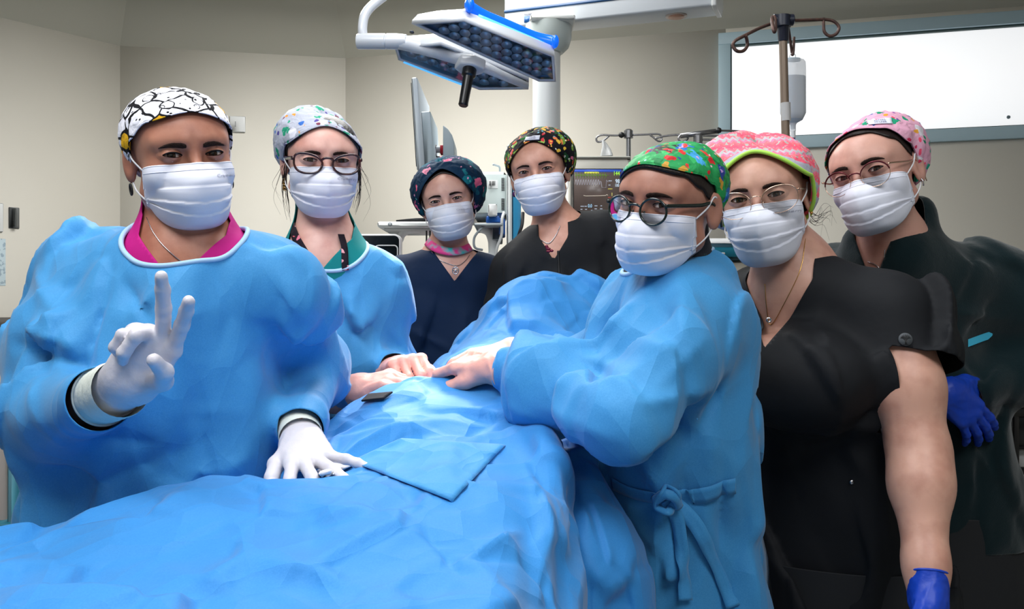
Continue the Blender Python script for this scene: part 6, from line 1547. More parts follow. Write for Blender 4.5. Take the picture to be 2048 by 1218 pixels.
# ------------------------------------------------------------------ generic dressed person
def dressed(cfg, garment, clips, name, material, h, folds=None, zmin=0.5, pipe=None):
    root, H = build_person(cfg)
    fld = cloth_field(cfg, folds)
    lo, hi = bbox_of(cfg, 'cloth', zmin-0.03)
    g = cloth(name, fld, lo, hi, h, clips+[hem_clip(zmin)], material, root, pipe=pipe, pipe_name='neck_trim')
    return root, H, g, fld
def trousers(cfg, root, material, h=0.014):
    c2 = dict(cfg); B = body_field(cfg, 'skin', arms=False, neck=False, ease=0.022); st = cfg['st']; hx, hy = st[0][1], st[0][2]
    lo = np.array([hx-.3, hy-.3, 0.02]); hi = np.array([hx+.3, hy+.3, st[0][0]+.3])
    cloth('trousers', B, lo, hi, h, [lambda p: 0.10-p[:, 2], lambda p: p[:, 2]-(st[1][0]+0.02)], material, root)
    mb = MB()
    for sx in (-1, 1):
        c = np.array([hx+sx*0.095, hy-0.055, 0.0]); prof = []
        G = []
        for t in np.linspace(0, 1, 12):
            y = c[1]+0.10-0.24*t; wd = 0.042+0.008*math.sin(t*PI)-(0.02 if t > .9 else 0)-(0.012 if t == 0 else 0); hg = 0.085-0.045*t
            G.append([[c[0]+math.cos(a)*wd, y, max(0.0, 0.0+hg*max(0, math.sin(a)))] for a in np.linspace(0, PI, 9)]+[[c[0]-wd*0.9, y, 0.0], [c[0]+wd*.9, y, 0.0]])
        mb.grid(np.array(G), closed_v=True); mb.add(np.array(G)[0], [tuple(range(11))]); mb.add(np.array(G)[-1], [tuple(range(11))[::-1]])
    mb.build('shoes', M['shoe'], root, smooth=True)
# ------------------------------------------------------------------ 3: navy scrub
def woman_navy():
    H = Head(892, 400, 2.56, -4, 2, -11, 1.0, 1.0); NB = P(893, 512, 2.68)
    SR = P(808, 558, 2.70); SL = P(976, 556, 2.70); eR = P(790, 730, 2.72); wR = P(850, 840, 2.55); eL = P(985, 730, 2.72); wL = P(930, 840, 2.55)
    X = NB[0]
    cfg = dict(label='person in navy V-neck scrub top with a navy flamingo-pink floral cap', head=H, NB=NB, SR=SR, SL=SL, skin=SKIN['c'], hq=False,
        st=[(0.65, X, 2.75, .16, .11), (0.9, X, 2.74, .15, .11), (1.08, X, 2.72, .125, .09), (1.25, X, 2.70, .14, .10), (1.36, X, 2.70, .13, .09), (1.42, X, 2.70, .10, .06)],
        arms=[([SR, eR, wR], [.045, .04, .026]), ([SL, eL, wL], [.045, .04, .026])],
        st_cloth=[(0.75, X, 2.75, .175, .14), (1.0, X, 2.73, .150, .12), (1.22, X, 2.70, .150, .125), (1.36, X, 2.70, .135, .10), (1.42, X, 2.70, .10, .07)],
        arms_cloth=[([SR, SR*.5+eR*.5+np.array([-.008, 0, 0]), eR], [.058, .062, .06]), ([SL, SL*.5+eL*.5+np.array([.008, 0, 0]), eL], [.058, .062, .06])], rs_cloth=.055, rt_cloth=.034, nr=.048,
        face=dict(ou=0.0045, ol=0.0033, bz=0.0165, arch=0.005, bw=0.0032, mask=dict(seed=3, pleat=0.006), print='Cranberry', printat=(14, 12)),
        cap=dict(mat=M['cap3'], bound=[(-180, -58), (-110, -50), (-85, -38), (-60, -4), (0, 50), (60, 2), (85, -32), (110, -48), (180, -58)], puff=puff(0.030, 0.013, low=0.012, asym=-0.006), off=0.012, wrinkle=0.006, seed=6,
                 hair=[(-180, -50), (-90, -14), (-66, 4), (-40, 24), (0, 41), (40, 24), (66, 4), (90, -14), (180, -50)]))
    ap = P(908, 562, 2.56)
    vn = vneck(ap, NB+np.array([0, -.005, 0]), (0, -1, 0), (1, 0, 0), 0.72, 0.066, 0.060)
    cl = [vn, wrist_clip(eR-np.array([0, 0, -.03]), (0, 0, -1), 0.10), wrist_clip(eL-np.array([0, 0, -.03]), (0, 0, -1), 0.10)]
    root, H, g, fld = dressed(cfg, None, cl, 'scrub_top', M['navy'], 0.0085, Folds([((840, 540, 2.6), (900, 600, 2.58), .006, .012), ((820, 660, 2.58), (900, 700, 2.58), .008, .012)], amp=.22, f=6, amp2=.16, f2=15, off=8), 0.78)
    trousers(cfg, root, M['navy'])
    SF = body_field(cfg, 'skin', legs=False, arms=False)
    strap('neck_band', SF, [P(850, 478, 2.66), P(862, 490, 2.62), P(880, 499, 2.60), P(905, 503, 2.60), P(930, 498, 2.62), P(946, 488, 2.66)], 0.024, M['tiedye'], root, toward=(0, -1, 0.1), off=0.012)
    chain(cfg, root, [P(862, 500, 2.6), P(880, 520, 2.6), P(912, 531, 2.6), P(930, 520, 2.6), P(940, 505, 2.6)], 0.0011, M['silver'])
    ring('pendant', np.array([P(911+6*math.cos(t), 541+7*math.sin(t), 2.575) for t in np.linspace(0, 2*PI, 20, endpoint=False)]), 0.0016, M['silver'], root, closed=True)
    mb = MB()
    for a in (0, 1, 2): mb.tube([P(911-5*math.cos(a), 541-6*math.sin(a), 2.575), P(911+5*math.cos(a), 541+6*math.sin(a), 2.575)], 0.0014, 5)
    mb.build('pendant_web', M['silver'], root)
woman_navy()
# ------------------------------------------------------------------ 4: black scrub, dark floral cap
def woman_black_back():
    H = Head(1070, 341, 2.40, -7, 3, -10, 1.0, 1.0); NB = P(1118, 462, 2.50)
    SR = P(1030, 545, 2.50); SL = P(1200, 470, 2.52); eR = P(1010, 720, 2.52); wR = P(1060, 830, 2.40); eL = P(1250, 700, 2.55); wL = P(1180, 830, 2.42)
    X = NB[0]
    cfg = dict(label='person in black scrub jacket with black cap covered in bright small flowers', head=H, NB=NB, SR=SR, SL=SL, skin=SKIN['d'], hq=False,
        st=[(0.7, X, 2.55, .16, .11), (0.95, X, 2.54, .15, .11), (1.12, X, 2.52, .13, .09), (1.3, X, 2.51, .145, .10), (1.42, X+.005, 2.51, .14, .09), (1.49, X+.01, 2.51, .10, .06)],
        arms=[([SR, eR, wR], [.045, .04, .026]), ([SL, eL, wL], [.045, .04, .026])],
        st_cloth=[(0.8, X, 2.55, .18, .14), (1.1, X, 2.52, .155, .125), (1.3, X, 2.51, .16, .125), (1.42, X+.005, 2.51, .145, .10), (1.49, X+.01, 2.51, .11, .07)],
        arms_cloth=[([SR, SR*.5+eR*.5, eR], [.062, .066, .06]), ([SL, SL*.5+eL*.5, eL], [.062, .066, .06])], rs_cloth=.060, rt_cloth=.05, nr=.049,
        extra_cloth=[(NB+np.array([.04, .035, -.02]), NB+np.array([.052, .03, .030]), .035, .022), (NB+np.array([-.055, .03, -.03]), NB+np.array([-.052, .03, -.01]), .03, .022)],
        face=dict(ou=0.0046, ol=0.0034, bz=0.017, arch=0.006, bw=0.0030, mask=dict(seed=4, bottom=-0.116, pleat=0.005)),
        cap=dict(mat=M['cap4'], bound=[(-180, -54), (-120, -48), (-90, -28), (-60, 6), (0, 41), (60, 8), (90, -20), (120, -40), (180, -54)], puff=puff(0.026, 0.011, low=0.006, asym=-0.008), off=0.007, seed=9,
                 tags=[(-2, 0.12, 0.040, 0.015, 'RENAL\nWAFER', M['taglabel'], M['tagink'])]))
    ap = P(1108, 520, 2.38)
    vn = vneck(ap, NB+np.array([0, -.005, 0]), (0, -1, 0), (1, 0, 0), 0.60, 0.060, 0.056, umax=.040)
    cl = [vn, wrist_clip(eR+np.array([0, 0, .03]), (0, 0, -1), 0.10), wrist_clip(eL+np.array([0, 0, .03]), (0, 0, -1), 0.10)]
    root, H, g, fld = dressed(cfg, None, cl, 'scrub_jacket', M['black'], 0.0085, Folds([], amp=.2, f=6, amp2=.15, f2=15, off=11), 0.80)
    trousers(cfg, root, M['pants'])
    mb = MB(); pts = on_field(fld, smooth_path([ap+np.array([0.012, -.02, .03]), ap+np.array([.014, -.02, -.04]), ap+np.array([.014, -.02, -.12])], 20), (0, -1, 0.1), 0.001, r0=.06)
    mb.tube(pts, 0.003, 6); mb.build('front_seam', M['blackpipe'], g, smooth=True)
    chain(cfg, root, [P(1068, 475, 2.42), P(1082, 480, 2.42), P(1098, 484, 2.4), P(1112, 470, 2.42), P(1120, 455, 2.45)], 0.0011, M['silver'])
    mb = MB(); rs = np.random.RandomState(2); b = P(1099, 490, 2.36)
    garnet = mat('garnet', rgb(120, 24, 50), 0.2)
    for k in range(9): mb.lathe([(0.0005, -.004), (.004, -.002), (.0045, .001), (.0005, .004)], b+np.array([(rs.rand()-.5)*.018, (rs.rand()-.5)*.004, -rs.rand()*.030]), 8)
    mb.build('pendant', garnet, root, smooth=True)
    mb = MB(); c = H.w([0.078, -0.006, -0.042]); mb.lathe([(.0005, -.010), (.005, -.006), (.006, 0), (.003, .005), (.0005, .008)], c, 12); mb.build('earring', mat('purple_stone', rgb(80, 30, 90), 0.2), root, smooth=True)
woman_black_back()
# ------------------------------------------------------------------ 5: gowned woman seen from her side
def woman_side():
    H = Head(1284, 409, 1.38, -33, -2, 5, .96, 1.0); NB = P(1345, 538, 1.52)
    SN = P(1382, 630, 1.43); SF_ = P(1312, 626, 1.66)
    eN = P(1262, 835, 1.28); wN = P(1010, 738, 1.56); eF = P(1150, 740, 1.86); wF = P(1062, 706, 1.74)
    ya = -55
    cfg = dict(label='person in blue gown with round dark glasses and a glossy green print cap', head=H, NB=NB, SR=SF_, SL=SN, skin=SKIN['e'],
        st=[(0.62, .26, 1.56, .14, .11, ya), (0.85, .26, 1.56, .135, .11, ya), (1.0, .26, 1.56, .12, .09, ya), (1.14, .26, 1.56, .125, .10, ya), (1.24, .26, 1.56, .12, .085, ya), (1.30, .26, 1.56, .09, .06, ya)],
        arms=[([SN, eN, wN], [.05, .04, .022]), ([SF_, eF, wF], [.05, .04, .022])],
        st_cloth=[(0.40, .28, 1.58, .19, .17, ya), (0.70, .275, 1.57, .17, .15, ya), (0.95, .262, 1.56, .152, .138, ya), (1.12, .262, 1.55, .148, .138, ya), (1.22, .265, 1.55, .14, .12, ya), (1.32, .265, 1.55, .10, .08, ya)],
        arms_cloth=[([SN, SN*.5+eN*.5+np.array([.012, 0, 0]), eN, eN*.45+wN*.55+np.array([0, 0, .006]), P(1030, 742, 1.53)], [.078, .078, .062, .058, .040]), ([SF_, eF, P(1070, 706, 1.75)], [.060, .052, .038])],
        rs_cloth=.068, rt_cloth=.055, nr=.050, armk=.04,
        extra_cloth=[(P(1418, 556, 1.50), P(1420, 640, 1.50), .042, .055)],
        face=dict(ou=0.0050, ol=0.0030, gaze=(0, 0), bz=0.0185, arch=0.004, bw=0.0044, mask=dict(seed=5, crease=0.004, pleat=0.0055), glasses=dict(kind='round', fm=M['dkgreen'], rw=0.0222, rh=0.0205, th=0.0023, zc=-0.0045, yc=0.106)),
        cap=dict(mat=M['cap5'], bound=[(-180, -52), (-135, -44), (-112, -22), (-85, 12), (-60, 22), (0, 27), (60, 10), (90, -20), (120, -40), (180, -52)], puff=puff(0.010, -0.002, low=0.006), off=0.005, seed=12, wrinkle=.004,
                 hair=[(-180, -40), (-120, -30), (-98, -22), (-80, -6), (-62, 6), (-40, 18), (0, 23), (60, 4), (90, -20), (180, -40)]))
    root, H = build_person(cfg)
    fd = Folds([((1190, 690, 1.35), (1290, 560, 1.40), .010, .016), ((1300, 770, 1.28), (1400, 680, 1.32), .010, .012), ((1280, 800, 1.25), (1420, 780, 1.30), .010, .014), ((1330, 850, 1.32), (1420, 800, 1.30), -.022, .016),
        ((1110, 690, 1.45), (1090, 780, 1.42), .014, .012), ((1060, 710, 1.50), (1120, 790, 1.40), -.012, .012), ((1130, 700, 1.42), (1280, 820, 1.30), -.010, .016), ((1150, 700, 1.42), (1240, 740, 1.34), .012, .012), ((1060, 800, 1.42), (1220, 870, 1.25), .010, .014),
        ((1020, 740, 1.52), (1060, 800, 1.46), .012, .008), ((1040, 700, 1.53), (1080, 700, 1.5), .010, .008), ((1480, 560, 1.45), (1400, 545, 1.42), -.010, .014), ((1370, 560, 1.38), (1460, 545, 1.42), .008, .010),
        ((1340, 1020, 1.36), (1250, 870, 1.38), .014, .014), ((1340, 1020, 1.36), (1390, 860, 1.36), .016, .014), ((1340, 1020, 1.36), (1300, 1200, 1.38), .014, .016), ((1345, 1020, 1.36), (1420, 1010, 1.36), -.018, .014), ((1330, 1020, 1.36), (1180, 1000, 1.42), -.014, .014), ((1345, 1025, 1.36), (1400, 1218, 1.38), -.014, .016), ((1440, 900, 1.42), (1450, 1218, 1.42), -.014, .014), ((1400, 870, 1.36), (1450, 760, 1.38), -.012, .012)], amp=.15, f=4.4, amp2=.26, f2=11, off=14.0)
    TR = loft_field(cfg['st_cloth']); fld = cloth_field(cfg, fd)
    lo, hi = bbox_of(cfg, 'cloth', 0.40)
    fw = np.array([math.sin(math.radians(ya)), -math.cos(math.radians(ya)), 0])
    hole = neck_hole(NB+np.array([-0.008, -0.004, 0.006]), fw*0.42+np.array([0, 0, .9]), 0.078, 0.072, (1, 0, 0))
    gown = cloth('surgical_gown', fld, lo, hi, 0.0065, [hole, wrist_clip(P(1018, 740, 1.545), wN-eN, 0.09), wrist_clip(P(1066, 706, 1.745), wF-eF, 0.07), hem_clip(0.44)], M['gown'], root, pipe=(M['piping'], 0.0040, NB, 0.2), pipe_name='neck_binding')
    # neckerchief under the mask and tie straps
    UF = body_field(cfg, 'skin', legs=False, arms=False, ease=0.005)
    lowclip = neck_hole(H.w((0, -0.02, -0.05)), (0, 0, 1), .3, .3, (1, 0, 0), depth=.06)
    cloth('scrub_top', UF, NB-np.array([.13, .14, .10]), NB+np.array([.13, .13, .05]), 0.006, [vneck(NB+fw*.07+np.array([0, 0, -.03]), NB, fw, (fw[1], -fw[0], 0), .5, .058, .056), lambda p: np.linalg.norm(p[:, :2]-NB[:2], axis=1)-.12], mat('dark_floral_top', rgb(26, 26, 34), .8, var=(60, rgb(60, 120, 112), .62, .66)), root)
    kx, ky = 1338, 1016
    q = lambda *a: [P(*t) for t in a]
    tw = nrm(np.array([-.1, -1, 0]))
    strap('waist_tie', fld, q((1225, 985, 1.40), (1270, 1008, 1.36), (1335, 1015, 1.34)), 0.022, M['gown'], gown, toward=tw, off=.004)
    strap('waist_tie', fld, q((1345, 1015, 1.34), (1400, 1008, 1.35), (1450, 985, 1.38), (1470, 970, 1.42)), 0.026, M['gown'], gown, toward=tw, off=.004)
    strap('waist_tie', fld, q((1340, 1015, 1.34), (1362, 1060, 1.34), (1372, 1130, 1.34), (1380, 1230, 1.34)), 0.022, M['gown'], gown, toward=tw, off=.010)
    strap('waist_tie', fld, q((1345, 1015, 1.34), (1400, 1070, 1.34), (1440, 1150, 1.35), (1478, 1240, 1.37)), 0.024, M['gown'], gown, toward=tw, off=.007)
    kn = MB(); c = on_field(fld, np.array([P(1338, 1014, 1.34)]), tw, .008)[0]
    kn.tube(smooth_path([c+np.array([.016*math.cos(t)*(1+.3*math.sin(2*t)), -.008*math.sin(3*t)-.004, .018*math.sin(t)]) for t in np.linspace(0, 2*PI, 9)[:-1]], 40, closed=True), .007, 8, closed=True, ry=.004)
    kn.tube(smooth_path([c+[-.02, 0, -.004], c+[-.005, -.012, .010], c+[.012, -.012, .004], c+[.02, 0, -.012]], 16), .008, 8, ry=.005); kn.build('tie_knot', M['gown'], gown, smooth=True)
    # loose back panel of the gown
    G = []
    for t in np.linspace(0, 1, 24):
        y = 800+t*520; row = []
        for s_ in np.linspace(0, 1, 12):
            px = 1440+s_*(20+82*min(1, t*1.6))*1.0+6*math.sin(s_*9+t*3); row.append(P(px, y, 1.58+.05*math.sin(s_*6)+.08*s_))
        G.append(row)
    mb = MB(); mb.grid(np.array(G)); bo = mb.build('gown_back_panel', M['gown'], gown, smooth=True); bo.modifiers.new('t', 'SOLIDIFY').thickness = .002
    # hands
    wr = P(1003, 733, 1.575); d = nrm(wN-P(1100, 770, 1.45)); back = P(1022, 740, 1.54)
    hf = hand_field(wr, P(925, 728, 1.63)-wr, (0.0, .25, -1), -1, [(6, 18, 30, 20), (1, 24, 34, 22), (-4, 30, 36, 22), (-9, 34, 38, 22)], [(.8, .35, .35), (.95, .1, .3), (.95, 0, .1)], sc=1.0, fore=P(1040, 748, 1.52), fr=.034)
    glove('glove', root, M['peach'], hf, lambda p: -((p-back) @ d), cuffring=.0018, wr=.0014, wf=45)
    wr = P(1035, 703, 1.735); d = nrm(wr-P(1100, 720, 1.80)); back = P(1064, 706, 1.75)
    hf = hand_field(wr, P(955, 712, 1.70)-wr, (0, .1, -1), 1, [(4, 20, 26, 16), (0, 24, 30, 20), (-4, 30, 30, 20), (-8, 34, 34, 20)], [(.8, .35, .3), (.95, .1, .2), (.95, 0, .1)], sc=.98, fore=P(1075, 708, 1.76), fr=.033)
    glove('glove', root, M['peach'], hf, lambda p: -((p-back) @ d), wr=.0014, wf=45)
woman_side()
# ------------------------------------------------------------------ 6: black scrub in front
def woman_black_front():
    H = Head(1514, 395, 1.58, -7, 0, -8, 1.0, 1.02); NB = P(1592, 528, 1.68)
    SR = P(1518, 612, 1.80); SL = P(1778, 628, 1.60); eL = P(1838, 905, 1.52); wL = P(1852, 1130, 1.44); eR = P(1500, 820, 1.90); wR = P(1520, 1000, 1.78)
    ya = -22
    cfg = dict(label='person in black V-neck scrubs with bare arm, clear glasses and pink chevron cap', head=H, NB=NB, SR=SR, SL=SL, skin=SKIN['f'], skin_h=.008,
        st=[(0.62, .64, 1.74, .17, .12, ya), (0.80, .63, 1.74, .165, .12, ya), (1.0, .60, 1.72, .125, .10, ya), (1.14, .585, 1.70, .135, .10, ya), (1.26, .585, 1.69, .13, .08, ya), (1.32, .575, 1.69, .10, .06, ya)],
        arms_under=[([SL, SL*.55+eL*.45], [.064, .062]), ([SR, SR*.5+eR*.5], [.05, .045])],
        arms=[([SL, SL*.45+eL*.55, eL, eL*.7+wL*.3, wL, wL*1.25-eL*.25], [.062, .060, .046, .047, .031, .030]), ([SR, eR, wR], [.05, .042, .03])],
        bust=[(P(1515, 755, 1.60), (.085, .075, .075)), (P(1640, 765, 1.56), (.085, .075, .075))],
        st_cloth=[(0.45, .68, 1.76, .20, .17, ya), (0.80, .665, 1.745, .175, .155, ya), (0.92, .64, 1.735, .160, .145, ya), (1.02, .61, 1.72, .15, .13, ya), (1.14, .59, 1.70, .15, .12, ya), (1.26, .585, 1.69, .14, .09, ya), (1.33, .58, 1.69, .10, .06, ya)],
        arms_cloth=[([SL, SL*.62+eL*.38, SL*.5+eL*.5], [.078, .078, .074]), ([SR, SR*.6+eR*.4, SR*.4+eR*.6], [.062, .066, .064])], rs_cloth=.068, rt_cloth=.042, nr=.050,
        face=dict(ou=0.0048, ol=0.0036, bz=0.0185, arch=0.0055, bw=0.0034, lash=1.3, mask=dict(seed=6, crease=.003, pleat=.006, bottom=-.120), print='Cranberry', printat=(13, 12), glasses=dict(kind='oval', fm=M['rosegold'], rw=0.0300, rh=0.0232, th=0.0007, gap=.0085, zc=-0.005, yc=0.106, topth=.0011)),
        cap=dict(mat=M['cap6'], bound=[(-180, -56), (-115, -50), (-92, -38), (-66, 4), (0, 38), (62, 6), (88, -34), (115, -50), (180, -56)], puff=puff(0.034, -.003, low=0.010, asym=.018, side=.016), off=0.010, seed=15, wrinkle=.005, band=(M['lime'], 5), hemmat=M['limehem']))
    ap = P(1526, 697, 1.52)
    fw = np.array([math.sin(math.radians(ya-4)), -math.cos(math.radians(ya-4)), 0])
    vn = vneck(ap, NB+np.array([0, -.005, .0]), fw, (-fw[1], fw[0], 0), 0.55, 0.062, 0.058)
    ad = nrm(np.array([.25, 0, -1.0]))
    cl = [vn, wrist_clip(P(1795, 722, 1.58), nrm(eL-SL+np.array([-.07, 0, 0])), .24, None), wrist_clip(SR*.5+eR*.5, eR-SR, .12)]
    TRX = None
    # keep the sleeve cut away from the trunk
    ccut = cl[1]; TR = loft_field(cfg['st_cloth']); bustf = lambda p: np.minimum(TR(p), np.minimum(ell(p, P(1640, 765, 1.56), (.1, .09, .09)), ell(p, P(1515, 755, 1.6), (.1, .09, .09))))
    cl[1] = lambda p: np.minimum(ccut(p), bustf(p)-.03)
    fd = Folds([((1560, 1218, 1.55), (1600, 950, 1.55), .008, .02), ((1700, 900, 1.55), (1780, 980, 1.5), .008, .015), ((1500, 860, 1.55), (1640, 900, 1.52), -.008, .02)], amp=.22, f=5, amp2=.14, f2=13, off=17)
    root, H, g, fld = dressed(cfg, None, cl, 'scrub_top', M['black'], 0.0065, fd, 0.72)
    trousers(cfg, root, M['pants'], .012)
    chain(cfg, root, [P(1612, 470, 1.64), P(1600, 540, 1.60), P(1560, 610, 1.56), P(1538, 636, 1.56), P(1530, 600, 1.56), P(1528, 560, 1.60)], 0.0007, M['gold'])
    ring('pendant', np.array([P(1538+4*math.cos(t), 640+4*math.sin(t), 1.530) for t in np.linspace(0, 2*PI, 12, endpoint=False)]), 0.0016, M['silver'], root, closed=True)
    # embroidered tree badge on the sleeve
    c = on_field(fld, np.array([P(1812, 678, 1.5)]), (-.35, -1, .1), .0012)[0]; e = .004
    n_ = nrm([(fld((c+np.eye(3)[i]*e)[None])-fld((c-np.eye(3)[i]*e)[None]))[0] for i in range(3)]); ux = nrm(np.cross(n_, (0, 0, 1)))*-1; ux = ux if ux[0] > 0 else -ux; uy = np.cross(n_, ux); uy = uy if uy[2] > 0 else -uy
    bm_ = mat('badge_grey', rgb(72, 76, 80), .7); bd = MB()
    mb2 = MB(); k = np.linspace(0, 2*PI, 28, endpoint=False); mb2.prism(np.stack([np.cos(k)*.0112, np.sin(k)*.0112], 1), 0, .0012, ux, uy, n_)
    mb2.v[0] = mb2.v[0]+c; b_ = mb2.build('sleeve_badge', bm_, g)
    tm = MB(); cc = c+n_*.0016
    tm.tube([cc-uy*.009, cc-uy*.001], .0012, 6)
    for a in np.linspace(.25, PI-.25, 9): tm.tube(smooth_path([cc-uy*.003, cc+ux*math.cos(a)*.004+uy*(.001+.002*math.sin(a)), cc+ux*math.cos(a)*.0085+uy*(.0005+math.sin(a)*.0075)], 8), .0006, 5)
    for a in (-.7, 0, .7): tm.tube([cc-uy*.008, cc-uy*.0095+ux*a*.006], .0006, 5)
    tm.build('tree_emblem', M['blackpipe'], b_)
    sm = MB(); sc_ = on_field(fld, np.array([P(1712, 985, 1.5)]), (-.3, -1, 0), .001)[0]; sm.lathe([(.0005, -.001), (.0045, -.001), (.004, .0015), (.0005, .002)], sc_, 14, R=np.stack([(1, 0, 0), (0, 0, 1), (0, -1, 0)], 1)); sm.build('snap', M['silver'], g)
    mb = MB(); er = H.w([-0.0785, -0.004, -0.038]); mb.lathe([(.0003, -.003), (.003, -.001), (.003, .001), (.0003, .003)], er, 12); mb.build('earring', M['gold'], root, smooth=True)
    hs = MB(); rs = np.random.RandomState(8)
    for k in range(11):
        a = np.array([-0.066-rs.rand()*.01, -0.05-rs.rand()*.02, -0.055+rs.rand()*.02]); ln = .03+rs.rand()*.05
        hs.tube(H.w(smooth_path([a, a+[-.012, -.004, -ln*.2], a+[-.022-rs.rand()*.02, -.006, -ln*.3+rs.rand()*.03], a+[-.016-rs.rand()*.03, -.008, -ln*.8+rs.rand()*.05]], 12)), np.linspace(.0005, .0001, 13), 4)
    hs.build('hair_strands', M['hair'], root, smooth=True)
    # blue glove on the hanging hand
    d = nrm(wL-eL); wr = wL+d*.045
    hf = hand_field(wr, d+np.array([.02, -.05, 0]), (-1, .3, 0), 1, [(6, 12, 20, 15), (1, 14, 22, 15), (-4, 16, 24, 15), (-9, 18, 26, 15)], [(.7, .5, .4), (.9, .2, .3), (.95, 0, .2)], sc=1.05, fore=wL-d*.04, fr=.033)
    back = P(1850, 1150, 1.44)
    glove('glove', root, M['nitrile'], hf, lambda p: -((p-back) @ d), cuffring=.0022, wr=.0012, wf=55)
woman_black_front()
# ------------------------------------------------------------------ 7: green fleece at the right
def woman_fleece():
    H = Head(1716, 348, 1.66, -20, 0, -14, 1.0, 1.0); NB = P(1785, 478, 1.80)
    SR = P(1690, 570, 1.98); SL = P(1925, 560, 1.86); eL = P(2120, 700, 1.86); wL = P(1945, 792, 1.80); eR = P(1640, 760, 2.05); wR = P(1640, 900, 1.95)
    ya = -25
    cfg = dict(label='person in dark green fleece jacket, hand on hip, pink cactus print cap', head=H, NB=NB, SR=SR, SL=SL, skin=SKIN['g'],
        st=[(0.62, .90, 1.94, .16, .12, ya), (0.85, .90, 1.94, .155, .11, ya), (1.05, .86, 1.92, .125, .10, ya), (1.2, .83, 1.91, .14, .10, ya), (1.31, .80, 1.90, .14, .09, ya), (1.38, .79, 1.89, .10, .06, ya)],
        arms=[([SL, eL, wL], [.05, .042, .028]), ([SR, eR, wR], [.05, .042, .028])],
        st_cloth=[(0.62, .955, 1.95, .17, .15, ya), (0.75, .945, 1.95, .165, .15, ya), (0.88, .925, 1.94, .165, .145, ya), (1.03, .88, 1.93, .155, .14, ya), (1.18, .84, 1.92, .165, .14, ya), (1.30, .80, 1.90, .15, .11, ya), (1.38, .79, 1.89, .11, .07, ya)],
        arms_cloth=[([SL, SL*.5+eL*.5+np.array([0, 0, .02]), eL, P(1925, 790, 1.80)], [.078, .080, .072, .046]), ([SR, eR, wR], [.065, .06, .045])], rs_cloth=.070, rt_cloth=.055, nr=.048,
        extra_cloth=[(P(1925, 640, 1.88), P(2000, 690, 1.88), .07, .075), (NB+np.array([.05, .03, -.03]), NB+np.array([.056, .02, .055]), .045, .026), (NB+np.array([-.05, .03, -.03]), NB+np.array([-.06, .02, .00]), .045, .026), (NB+np.array([.055, .02, .05]), NB+np.array([-.0, .075, .045]), .026, .026)],
        face=dict(ou=0.0046, ol=0.0034, bz=0.0185, arch=0.006, bw=0.0038, mask=dict(seed=7, crease=.002, pleat=.006), glasses=dict(kind='round', fm=M['rosegold'], rw=0.0255, rh=0.0222, th=0.0007, zc=-0.006, yc=0.106, topth=.0016, topm=M['burg'])),
        cap=dict(mat=M['cap7'], bound=[(-180, -50), (-125, -44), (-100, -26), (-78, 10), (-45, 36), (0, 45), (45, 34), (66, 12), (92, -24), (120, -42), (180, -50)], puff=puff(0.030, -.001, asym=-.006), off=0.007, seed=19, wrinkle=.006,
                 hair=[(-180, -40), (-115, -30), (-95, -18), (-75, 0), (-50, 20), (-20, 34), (10, 36), (45, 20), (66, 2), (92, -22), (180, -40)],
                 tags=[(-42, 0.20, 0.042, 0.017, 'RENAL\nWAFER', M['taglabel'], M['tagink'])]))
    ap = P(1742, 575, 1.70)
    fw = np.array([math.sin(math.radians(ya)), -math.cos(math.radians(ya)), 0])
    vn = vneck(ap, NB+np.array([0, -.01, .0]), fw, (-fw[1], fw[0], 0), 0.36, 0.056, 0.054, umax=.036)
    cl = [vn, wrist_clip(P(1932, 790, 1.80), wL-eL, .075, loft_field([(0.62, .955, 1.95, .17, .15, ya), (0.88, .925, 1.94, .165, .145, ya), (1.03, .88, 1.93, .155, .14, ya), (1.30, .80, 1.90, .15, .11, ya)])), wrist_clip(wR, wR-eR, .1)]
    fd = Folds([((1880, 620, 1.72), (2048, 640, 1.72), .012, .02), ((1880, 800, 1.78), (1990, 960, 1.8), .010, .02)], amp=.18, f=5, amp2=.14, f2=13, off=21)
    root, H, g, fld = dressed(cfg, None, cl, 'fleece_jacket', M['fleece'], 0.0075, fd, 0.80)
    trousers(cfg, root, M['pants'])
    mb = MB(); G = []
    for t in np.linspace(0, 1, 8): G.append([P(1962+t*52, 690-t*18+s_*(16 if t < .9 else 4)-10*math.sin(t*PI)*0, 1.70+.02*t) for s_ in np.linspace(-.5, .5, 4)])
    pts = np.array(G).reshape(-1, 3); pts = on_field(fld, pts, (-.2, -1, 0), .002); mb.grid(pts.reshape(8, 4, 3)); mb.build('blue_sleeve_flash', mat('light_blue_tape', rgb(70, 190, 226), .6), g, smooth=True)
    chain(cfg, root, [P(1770, 500, 1.74), P(1765, 535, 1.72), P(1750, 524, 1.72), P(1735, 520, 1.74)], 0.0009, M['silver'])
    er = MB(); er.tube(H.w(smooth_path([[-.078, -.004, -.030], [-.080, -.003, -.036], [-.079, -.003, -.044]], 8)), .0016, 6); er.build('earring', M['silver'], root, smooth=True)
    wr = P(1935, 800, 1.79)
    hf = hand_field(wr, P(1900, 800, 1.80)-wr+np.array([0.01, 0, -.01]), (.5, .9, 0), -1, [(6, 10, 14, 10), (0, 14, 16, 10), (-8, 16, 18, 10), (-18, 18, 20, 10)], [(.5, .75, .3), (.8, .3, .3), (.9, 0, .3)], sc=.98, fore=P(1960, 790, 1.80), fr=.03)
    hf = hand_field(P(1890, 780, 1.735), (P(1948, 836, 1.745)-P(1895, 784, 1.735)), (-.25, 1, 0), -1, [(4, 12, 14, 10), (0, 14, 16, 10), (-5, 16, 18, 10), (-12, 18, 20, 10)], [(.4, .8, .3), (.7, .5, .3), (.9, 0, .3)], sc=.92, fore=P(1925, 786, 1.78), fr=.028)
